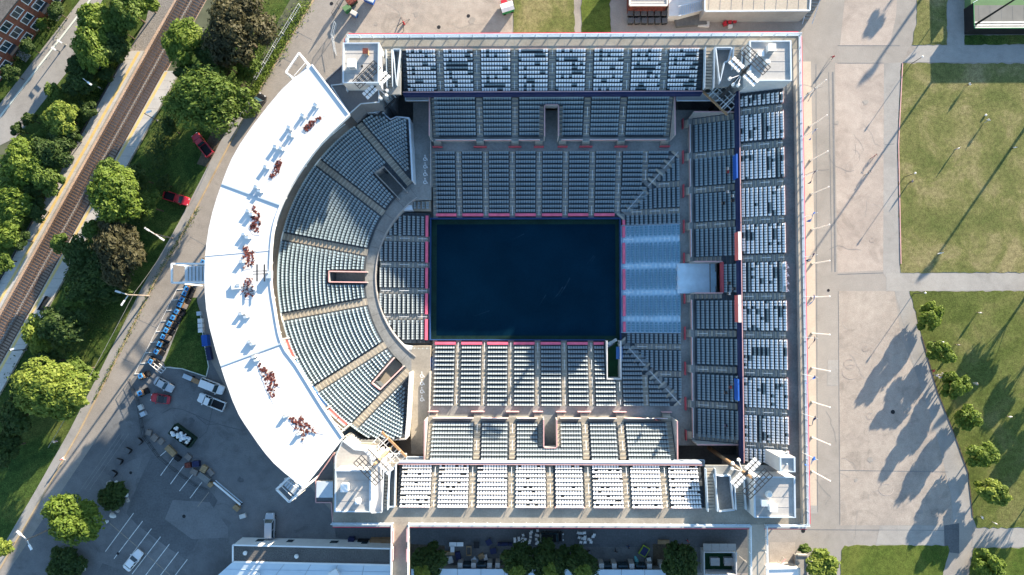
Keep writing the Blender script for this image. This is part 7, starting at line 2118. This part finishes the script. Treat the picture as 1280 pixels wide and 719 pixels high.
for k in range(4):
    mb = MB(); mb.hexa([(x0 + (x1 - x0) * k / 4, y1 + .02, 2.3), (x0 + (x1 - x0) * (k + .97) / 4, y1 + .02, 2.3), (x0 + (x1 - x0) * (k + .97) / 4, y1 + 1.4, 2.1), (x0 + (x1 - x0) * k / 4, y1 + 1.4, 2.1)], [(x0 + (x1 - x0) * k / 4, y1 + .02, 2.45), (x0 + (x1 - x0) * (k + .97) / 4, y1 + .02, 2.45), (x0 + (x1 - x0) * (k + .97) / 4, y1 + 1.4, 2.2), (x0 + (x1 - x0) * k / 4, y1 + 1.4, 2.2)]); mb.build('canopy_panel', M['roof_grey'], rm)
roof_box(892, 700, .06, 1.6, 1.3, 1.0, 'roof_grey', 'left grey machine inside the roofless enclosure'); roof_box(909, 700, .06, 1.6, 1.3, 1.0, 'roof_grey', 'right grey machine inside the roofless enclosure')
p, q = P(917, 689, 2.8), P(933, 703, 1.0); t = empty('leaning_pole', (0, 0, 0), 0, 'pale pole leaning from the roofless enclosure', 'pole')
mb = MB(); mb.bar(p, q, .16); mb.build('shaft', M['strip'], t); mb = MB(); mb.tube((q.x, q.y, .02), (q.x, q.y, 1.0), .12, n=8); mb.build('foot', M['concrete_grey'], t)
wr = slab_building('white roofed hut at the bottom edge beside the pale footbridge', [(958, 711), (999, 710), (999, 760), (958, 760)], 3.0, 'white', 'wall', 'offwhite')
pl = slab_building('grey planter block at the bottom right by the bushy tree', [(994.5, 694), (1009, 694), (1009, 750), (994.5, 750)], .9, 'path', 'path', 'path_pale', 'planter', 'planter')
p = P(977, 700); t = empty('tube_stand', (p.x, p.y, .02), .8, 'small red and white trestle on the beige forecourt by the hut', 'stand')
mb = MB(); mb.bar((-.7, 0, .8), (.7, 0, .8), .16); mb.build('bar', M['trim_pink'], t)
mb = MB()
for x in (-.6, .6): mb.bar((x, -.3, 0), (x, 0, .8), .07); mb.bar((x, .3, 0), (x, 0, .8), .07)
mb.build('leg', M['offwhite'], t)
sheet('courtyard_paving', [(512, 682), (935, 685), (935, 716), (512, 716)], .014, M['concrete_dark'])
sheet('planting_bed', [(816, 680), (862, 680), (862, 716), (816, 716)], .020, M['soil'])
sheet('planting_bed', [(513, 680), (556, 682), (556, 716), (513, 716)], .020, M['soil'])
sheet('hut_forecourt', [(962, 678), (994, 678), (994, 712), (962, 712)], .016, M['plaza2'])
# courtyard clutter
def table(px, py, sx, sy, rz, m, label, legm='steel_dark', name='table', cat='table'):
    p = P(px, py, .75); t = empty(name, (p.x, p.y, .025), rz, label, cat)
    mb = MB(); mb.box(-sx / 2, sx / 2, -sy / 2, sy / 2, .70, .76); mb.build('tabletop', M[m], t)
    for a in (-1, 1):
        for b in (-1, 1):
            mb = MB(); mb.bar((a * (sx / 2 - .08), b * (sy / 2 - .08), 0), (a * (sx / 2 - .08), b * (sy / 2 - .08), .70), .06); mb.build('leg', M[legm], t)
    return t
table(566, 680.5, 1.4, .8, 0, 'white', 'left half of the white table pair in the bottom courtyard'); table(575, 680.5, 1.3, .8, 0, 'white', 'right half of the white table pair in the bottom courtyard'); table(565.5, 686.5, .8, 1.3, 0, 'white', 'white table set upright below the white pair')
crate(561.5, 690.5, 2.2, .6, .8, 0, 'wood', 'brown wooden bench box in the bottom courtyard', slats=3); crate(563, 699, 1.0, 1.3, .6, .3, 'offwhite', 'white box below the brown bench box', slats=2); crate(573, 694, .9, 1.6, .7, .2, 'navy', 'dark blue crate stack beside the brown bench box', slats=3)
table(595.5, 681.5, 1.1, 1.2, 0, 'black', 'black square table in the bottom courtyard')
p = P(586, 689, .4); t = empty('wooden_frame', (p.x, p.y, .025), 0, 'open wooden frame standing in the bottom courtyard', 'frame')
for (a, b, c, d) in ((-.5, .5, .75, .9), (-.5, .5, -.9, -.75), (-.5, -.38, -.75, .75), (.38, .5, -.75, .75)):
    mb = MB(); mb.box(a, b, c, d, 0, .5); mb.build('plank', M['wood'], t)
crate(602, 694.5, 1.1, .9, .7, .5, 'wood', 'yellowish wooden crate in the middle of the courtyard'); crate(607, 696, .7, 1.0, .5, .2, 'offwhite', 'small white crate right of the yellowish one', slats=2); crate(593.5, 699.5, 1.0, 1.1, .8, .7, 'steel_pale', 'tilted grey box in the courtyard', slats=1)
table(611, 678, 1.1, 1.1, .5, 'navy', 'dark blue table at the upper edge of the courtyard'); table(616.5, 689, 1.2, 1.1, .2, 'navy', 'dark blue table in the courtyard near the trees')
p = P(631, 680.5, .5); t = empty('folded_tarp', (p.x, p.y, .025), 0, 'dark blue rolled tarp beside the white chairs', 'tarp')
mb = MB(); mb.tube((-1.4, 0, .35), (1.4, .05, .35), .36, .33, 10); mb.build('roll', M['navy'], t)
for x in (-.8, .7):
    mb = MB(); mb.tube((x, .02, .35), (x + .1, .02, .35), .375, n=10); mb.build('strap', M['black'], t)
def chair_mesh():
    t = empty('plastic_chair', (0, 0, 0))
    mb = MB(); mb.hexa([(-.24, -.24, .40), (.24, -.24, .40), (.22, .24, .40), (-.22, .24, .40)], [(-.25, -.25, .45), (.25, -.25, .45), (.23, .25, .44), (-.23, .25, .44)]); mb.build('seat', M['white'], t)
    mb = MB(); mb.hexa([(-.22, .22, .44), (.22, .22, .44), (.22, .27, .44), (-.22, .27, .44)], [(-.20, .34, .95), (.20, .34, .95), (.20, .38, .95), (-.20, .38, .95)]); mb.build('backrest', M['white'], t)
    for a in (-1, 1):
        for b in (-1, 1):
            mb = MB(); mb.bar((a * .2, b * .2, .4), (a * .24, b * .24, 0), .04); mb.build('leg', M['offwhite'], t)
    return t
ch = chair_mesh()
CH = [(278, 428), (279, 448), (310, 422), (312, 444), (345, 398), (340, 428), (362, 432), (340, 452), (412, 372), (404, 385), (405, 412), (400, 442), (394, 458), (460, 362), (450, 398), (464, 402), (450, 430), (462, 452), (452, 466),
      (788, 380), (812, 382), (838, 380), (795, 418), (842, 412), (822, 424), (872, 430), (915, 396), (906, 410), (808, 455), (842, 455), (890, 455), (882, 440), (840, 430)]
for k, (x, y) in enumerate(CH):
    c = ch if k == 0 else copy_tree(ch)
    p = P(600 + x / 6.4, 607 + y / 6.4, .5); c.location = (p.x, p.y, .02); c.rotation_euler = (0, 0, rng.uniform(-.3, .3) + (0 if k < 19 else 1.3))
    if k < 19: tag(c, 'white plastic chair in the ranks left of the dark van', 'chair', 'white chairs left of the dark van')
    else: tag(c, 'white plastic chair in the loose cluster right of the dark van', 'chair', 'white chairs right of the dark van')
crate(829, 677, 2.2, .75, .5, 0, 'wood', 'wooden bench at the edge of the dark planting bed', slats=4)
p = P(805.5, 689.5, .9); t = empty('lime_cart', (p.x, p.y, .025), -.55, 'lime green cart with a dark top in the bottom courtyard', 'cart')
mb = MB(); mb.box(-.75, .75, -.95, .95, .4, .8); mb.build('body', M['lime'], t)
mb = MB(); mb.box(-.6, .6, -.8, .8, .801, .9); mb.build('top', M['navy'], t)
for a in (-.6, .6):
    for b in (-.7, .7):
        mb = MB(); mb.tube((a - .05, b, .22), (a + .05, b, .22), .22, n=8); mb.build('wheel', M['tyre'], t)
p = P(796.5, 702.5, .4); t = empty('paddle_board', (p.x, p.y, .03), 1.15 + .8, 'turquoise long board lying in the courtyard', 'board')
mb = MB(); mb.loft([[(x, -w, .05), (x, w, .05), (x, w * .85, .25), (x, -w * .85, .25)] for x, w in ((-1.15, .1), (-.9, .26), (0, .33), (.8, .26), (1.15, .08))]); mb.build('deck', M['turquoise'], t)
mb = MB(); mb.box(-.9, .8, -.02, .02, .251, .262); mb.build('stringer', M['white'], t)
wheelie(736, 692, 1.0, 1.5, 1.2, .4, 'black', 'patch', 'black bin beside the right courtyard tree', 'waste_bin', 'waste bin')
wheelie(810, 697.5, .8, .8, 1.0, .2, 'black', 'offwhite', 'small bin with white lid beside the lime cart', 'waste_bin', 'waste bin')

# ------------------------------------------------------------------ people
def person_mesh(pose):
    J = {'pelvis': (0, 0, .95), 'waist': (0, .0, 1.10), 'chest': (0, .01, 1.32), 'neck': (0, .0, 1.47), 'head0': (0, -.01, 1.58), 'head1': (0, -.01, 1.70)}
    for s, n in ((-1, 'l'), (1, 'r')):
        J['hip' + n] = (s * .10, 0, .90); J['sho' + n] = (s * .20, .01, 1.40)
        if pose == 'stand':
            J['knee' + n] = (s * .11, -.01, .49); J['ank' + n] = (s * .12, .02, .08); J['toe' + n] = (s * .13, -.14, .04)
            J['elb' + n] = (s * .25, .03, 1.12); J['wri' + n] = (s * .26, -.03, .87)
        elif pose == 'walk':
            f = s * .26
            J['knee' + n] = (s * .11, -.10 - f * .5, .50); J['ank' + n] = (s * .11, -f * 1.1 + .04, .10 + (.05 if f < 0 else 0)); J['toe' + n] = (s * .12, -f * 1.1 - .12, .05)
            J['elb' + n] = (s * .25, f * .5 + .04, 1.13); J['wri' + n] = (s * .26, f * .9 - .08, .92)
        else:
            J['knee' + n] = (s * .14, -.42, .90); J['ank' + n] = (s * .14, -.40, .48); J['toe' + n] = (s * .15, -.56, .44)
            J['elb' + n] = (s * .26, -.06, 1.14); J['wri' + n] = (s * .18, -.28, 1.02)
        w, e = Vector(J['wri' + n]), Vector(J['elb' + n]); d = (w - e).normalized()
        J['palm' + n] = tuple(w + d * .08)
        for q in range(4):
            off = Vector((0, (q - 1.5) * .022, 0)); J['fa%d' % q + n] = tuple(w + d * (.11) + off); J['fb%d' % q + n] = tuple(w + d * (.16 + .012 * (1.5 - abs(q - 1.5))) + off + Vector((-s * .012, 0, 0)))
        J['ta' + n] = tuple(w + d * .05 + Vector((0, -.035, 0))); J['tb' + n] = tuple(w + d * .09 + Vector((0, -.06, 0)))
    RAD = {'pelvis': .14, 'waist': .125, 'chest': .15, 'neck': .058, 'head0': .085, 'head1': .085, 'hip': .09, 'sho': .065, 'knee': .062, 'ank': .042, 'toe': .038, 'elb': .042, 'wri': .030, 'palm': .034, 'fa': .010, 'fb': .008, 'ta': .012, 'tb': .009}
    E = [('pelvis', 'waist'), ('waist', 'chest'), ('chest', 'neck'), ('neck', 'head0'), ('head0', 'head1')]
    for n in 'lr':
        E += [('pelvis', 'hip' + n), ('hip' + n, 'knee' + n), ('knee' + n, 'ank' + n), ('ank' + n, 'toe' + n), ('chest', 'sho' + n), ('sho' + n, 'elb' + n), ('elb' + n, 'wri' + n), ('wri' + n, 'palm' + n), ('palm' + n, 'ta' + n), ('ta' + n, 'tb' + n)]
        for q in range(4): E += [('palm' + n, 'fa%d' % q + n), ('fa%d' % q + n, 'fb%d' % q + n)]
    names = list(J); idx = {k: i for i, k in enumerate(names)}
    me = bpy.data.meshes.new('person_skeleton'); me.from_pydata([J[k] for k in names], [(idx[a], idx[b]) for a, b in E], [])
    o = bpy.data.objects.new('person_skeleton', me); COL.objects.link(o)
    o.modifiers.new('skin', 'SKIN')
    sv = me.skin_vertices[0].data
    for k, v in zip(names, sv):
        key = next((q for q in (k, k[:2], k[:3], k[:-1]) if q in RAD), None)
        r = RAD[key] if key else .05
        v.radius = (r * (1.3 if k in ('chest', 'pelvis', 'waist') else 1), r)
        v.use_root = (k == 'pelvis')
    sub = o.modifiers.new('sub', 'SUBSURF'); sub.levels = 1; sub.render_levels = 1
    dg = bpy.context.evaluated_depsgraph_get()
    res = bpy.data.meshes.new_from_object(o.evaluated_get(dg))
    bpy.data.objects.remove(o)
    for _ in range(5 - len(res.materials)): res.materials.append(M['skin'])
    for p in res.polygons:
        c = p.center; hand = any((c - Vector(J['palm' + n])).length < .11 for n in 'lr')
        fx = any((c - Vector(J['toe' + n])).length < .13 for n in 'lr')
        leg = c.z < .97 and not any((c - Vector(J['elb' + n])).length < .16 or (c - Vector(J['wri' + n])).length < .12 for n in 'lr')
        p.material_index = 0 if (c.z > 1.46 or hand) else (3 if fx else (2 if leg else 1))
        if c.z > 1.61 or (c.z > 1.55 and c.y > .02): p.material_index = 4
        p.use_smooth = True
    return res
BASE = {k: person_mesh(k) for k in ('stand', 'walk', 'sit')}
HAIR = mat('hair', (.03, .02, .015), .7); SHOE = mat('shoe', (.05, .05, .055), .7)
def cloth(n, c): return mat(n, c, .85)
CL = {'white': cloth('shirt_white', (.75, .75, .75)), 'black': cloth('shirt_black', (.02, .02, .025)), 'red': cloth('shirt_red', (.4, .04, .06)), 'blue': cloth('shirt_blue', (.05, .1, .3)), 'grey': cloth('shirt_grey', (.25, .25, .27)), 'lilac': cloth('shirt_lilac', (.45, .40, .65))}
PM = {}
def person(px, py, pose, shirt, trousers, label, ang=None, z=0.0, group=None):
    key = (pose, shirt, trousers)
    if key not in PM:
        me = BASE[pose].copy(); me.name = 'person'
        for i_, m_ in enumerate((M['skin'], CL[shirt], CL[trousers], SHOE, HAIR)): me.materials[i_] = m_
        PM[key] = me
    p = P(px, py, z)
    o = link('person', PM[key], None, (p.x, p.y, z), rng.uniform(0, 6.28) if ang is None else ang)
    return tag(o, label, 'person', group)
ZG = .05
for a in [(1038.5, 73.5, 'walk', 'red', 'black', 'person in a dark red top walking on the plaza at the upper end'), (1207.5, 107.5, 'stand', 'white', 'black', 'person in white standing on the lawn near the shaded strip'), (1231, 152, 'walk', 'white', 'grey', 'person in white walking on the lawn beside a small white ball'), (1264, 186, 'stand', 'white', 'black', 'person in white at the right edge of the upper lawn'),
          (1194, 187, 'stand', 'white', 'blue', 'person standing on the upper lawn with a long split shadow'), (1136.5, 228, 'stand', 'grey', 'black', 'person at the lawn edge below the left lamp post'), (1159, 388, 'walk', 'white', 'grey', 'person in white above the topmost young tree'), (1221, 391, 'stand', 'white', 'black', 'person in white on the lower lawn right of the topmost young tree'),
          (1194, 431, 'stand', 'grey', 'black', 'person right of the second young tree'), (1164, 438, 'stand', 'black', 'black', 'person in black beside the second young tree'), (1163, 463, 'stand', 'red', 'black', 'leftmost person of the group at the plaza edge'), (1167, 468.5, 'stand', 'white', 'grey', 'person in white in the group at the plaza edge'),
          (1171.5, 471, 'walk', 'lilac', 'white', 'person in lilac in the group at the plaza edge'), (1175, 467, 'walk', 'white', 'white', 'person all in white in the group at the plaza edge'), (1177, 475, 'stand', 'grey', 'black', 'person in grey in the group at the plaza edge'), (1180.5, 478, 'stand', 'black', 'black', 'rightmost dark person of the group beside the third tree'),
          (1216, 479, 'stand', 'white', 'white', 'person in white right of the third young tree'), (1258, 520, 'stand', 'white', 'black', 'person at the right edge of the lower lawn'), (1223, 645, 'walk', 'white', 'black', 'person in white by the path below the sixth tree'), (1240, 652.5, 'stand', 'white', 'grey', 'small person in white right of the path walker'),
          (81.5, 573, 'walk', 'red', 'white', 'person in red at the kerb of the shaded verge'), (72, 551, 'stand', 'white', 'lilac', 'person with yellow items on the lower left verge'), (858, 674, 'walk', 'red', 'black', 'person with reddish clothes in the shaded lane'), (769, 687, 'walk', 'black', 'black', 'dark clothed person in the courtyard with long limbs'), (785, 682, 'walk', 'black', 'blue', 'dark clothed person in the courtyard near the bench')]:
    person(*a, z=ZG if a[0] > 1120 and not (1160 < a[0] < 1173 and a[1] > 460) else .03)
def sitter(px, py, i, shirt, trousers, label):
    z = ME.rowz(i) - .42
    p = P(px, py, z + .9); o = person(px, py, 'sit', shirt, trousers, label, -math.pi / 2, z)
    o.location = (ME.rowv(i) - .05, p.y, z + .0)
for a in [(909, 211, 7, 'white', 'black', 'person in white seated alone high in the right middle tier'), (911, 215, 7, 'red', 'black', 'person in dark red seated beside the one in white'), (906, 240, 7, 'white', 'grey', 'person in white seated in the upper cluster of the right middle tier'), (903, 254, 6, 'black', 'black', 'dark seated person below the white one in the upper cluster'), (914, 245, 8, 'white', 'black', 'person in white on the last row, upper cluster'),
          (914, 251, 8, 'black', 'black', 'dark seated person on the last row, upper cluster'), (910, 354, 7, 'black', 'black', 'dark seated person behind the blue gateway'), (915, 361, 8, 'black', 'grey', 'second dark seated person behind the blue gateway'), (910, 367, 7, 'white', 'black', 'person in white just below the blue gateway rows'),
          (903, 491, 6, 'black', 'black', 'dark seated person in the lower cluster'), (909, 484, 7, 'red', 'black', 'person in red in the lower cluster of the right middle tier'), (914, 480, 8, 'white', 'black', 'person with pale top on the last row, lower cluster'), (904, 532, 6, 'black', 'blue', 'lone dark seated person near the bottom of the right middle tier')]:
    sitter(*a)
for k, (x, y, s_, l) in enumerate(((808, 522, 'white', 'person in white leaning at the bottom tier rail'), (815, 522, 'white', 'second person in white at the bottom tier rail'), (819, 524, 'red', 'person in red at the bottom tier rail'), (823, 524, 'black', 'person in black at the bottom tier rail'))):
    person(x, y, 'stand', s_, 'black', l, 0, 5.46)
# small dog, ball and bicycle
p = P(1173, 317); t = empty('dog', (p.x, p.y, ZG), .2)
mb = MB(); mb.loft([[(x, w * math.cos(a), z + h * math.sin(a)) for a in [2 * math.pi * i / 8 for i in range(8)]] for x, w, z, h in ((-.36, .05, .46, .05), (-.30, .10, .44, .10), (0, .10, .43, .10), (.22, .13, .43, .14), (.34, .09, .50, .09), (.44, .06, .58, .07), (.52, .07, .63, .07), (.60, .04, .60, .04), (.66, .025, .59, .025))])
for (x, s, b) in ((-.28, -1, 1), (-.28, 1, 1), (.22, -1, 0), (.22, 1, 0)):
    if b: mb.tube((x, s * .07, .44), (x + .05, s * .07, .27), .055, .04, 6); mb.tube((x + .05, s * .07, .27), (x - .06, s * .07, .16), .035, .025, 6); mb.tube((x - .06, s * .07, .17), (x - .04, s * .07, .0), .025, .022, 6)
    else: mb.tube((x, s * .07, .42), (x, s * .07, .2), .045, .028, 6); mb.tube((x, s * .07, .2), (x + .01, s * .07, .0), .026, .024, 6)
mb.tube((-.36, 0, .48), (-.56, 0, .60), .028, .012, 6); mb.bar((.50, -.05, .68), (.48, -.07, .78), .05, .02); mb.bar((.50, .05, .68), (.48, .07, .78), .05, .02)
bpy.data.objects.remove(t)
tag(mb.build('dog', M['offwhite'], None, True, (p.x, p.y, ZG), .2), 'small pale dog standing on the upper lawn', 'dog')
p = P(1232, 144, .2); o = MB(); o.loft([[(.22 * math.sin(math.pi * j / 6) * math.cos(2 * math.pi * i / 10), .22 * math.sin(math.pi * j / 6) * math.sin(2 * math.pi * i / 10), .22 - .22 * math.cos(math.pi * j / 6)) for i in range(10)] for j in range(1, 6)])
tag(o.build('ball', M['white'], None, True, (p.x, p.y, ZG)), 'small white ball near the person on the upper lawn', 'ball')
for k, (x, y, l) in enumerate(((1091, 196, 'upper'), (1083, 217, 'lower'))):
    p = P(x, y); t = empty('bicycle', (p.x, p.y, .03), .6, l + ' of two bicycles standing on the pink plaza', 'bicycle')
    for wx in (-.52, .52):
        mb = MB()
        for i in range(16):
            a0, a1 = 2 * math.pi * i / 16, 2 * math.pi * (i + 1) / 16; mb.bar((wx + .33 * math.cos(a0), 0, .34 + .33 * math.sin(a0)), (wx + .33 * math.cos(a1), 0, .34 + .33 * math.sin(a1)), .04)
        w = mb.build('wheel', M['tyre'], t)
        mb = MB()
        for i in range(6): a0 = math.pi * i / 6; mb.bar((wx - .31 * math.cos(a0), 0, .34 - .31 * math.sin(a0)), (wx + .31 * math.cos(a0), 0, .34 + .31 * math.sin(a0)), .012)
        mb.build('spokes', M['rim'], w)
    mb = MB()
    for a, b in (((-.52, 0, .34), (-.05, 0, .32)), ((-.52, 0, .34), (-.15, 0, .82)), ((-.05, 0, .32), (-.15, 0, .86)), ((-.05, 0, .32), (.38, 0, .80)), ((-.15, 0, .80), (.38, 0, .86)), ((.38, 0, .95), (.52, 0, .34))): mb.bar(a, b, .045)
    mb.build('frame', M['red'] if k == 0 else M['steel_pale'], t)
    mb = MB(); mb.bar((.36, -.28, 1.0), (.36, .28, 1.0), .04); mb.build('handlebar', M['steel_dark'], t)
    mb = MB(); mb.box(-.28, -.02, -.07, .07, .87, .93); mb.build('saddle', M['black'], t)
p = P(634, 9, 1.5); t = empty('delivery_cart', (p.x, p.y, .012), .3, 'green and white roofed cart with red top at the top edge lawn corner', 'cart')
mb = MB(); mb.box(-1.2, 1.2, -.8, .8, .3, 1.6); mb.build('body', M['green_paint'], t)
mb = MB(); mb.hexa([(-1.3, -.9, 1.601), (1.3, -.9, 1.601), (1.3, .9, 1.601), (-1.3, .9, 1.601)], [(-1.25, -.2, 2.0), (1.25, -.2, 2.0), (1.25, .8, 1.9), (-1.25, .8, 1.9)]); mb.build('roof', M['white'], t)
mb = MB(); mb.box(-.9, .3, .81, 1.6, .3, 1.7); mb.build('red_cabinet', M['red'], t)
for x in (-.8, .8):
    mb = MB(); mb.tube((x, -.85, .28), (x, .85, .28), .28, n=10); mb.build('wheel', M['tyre'], t)
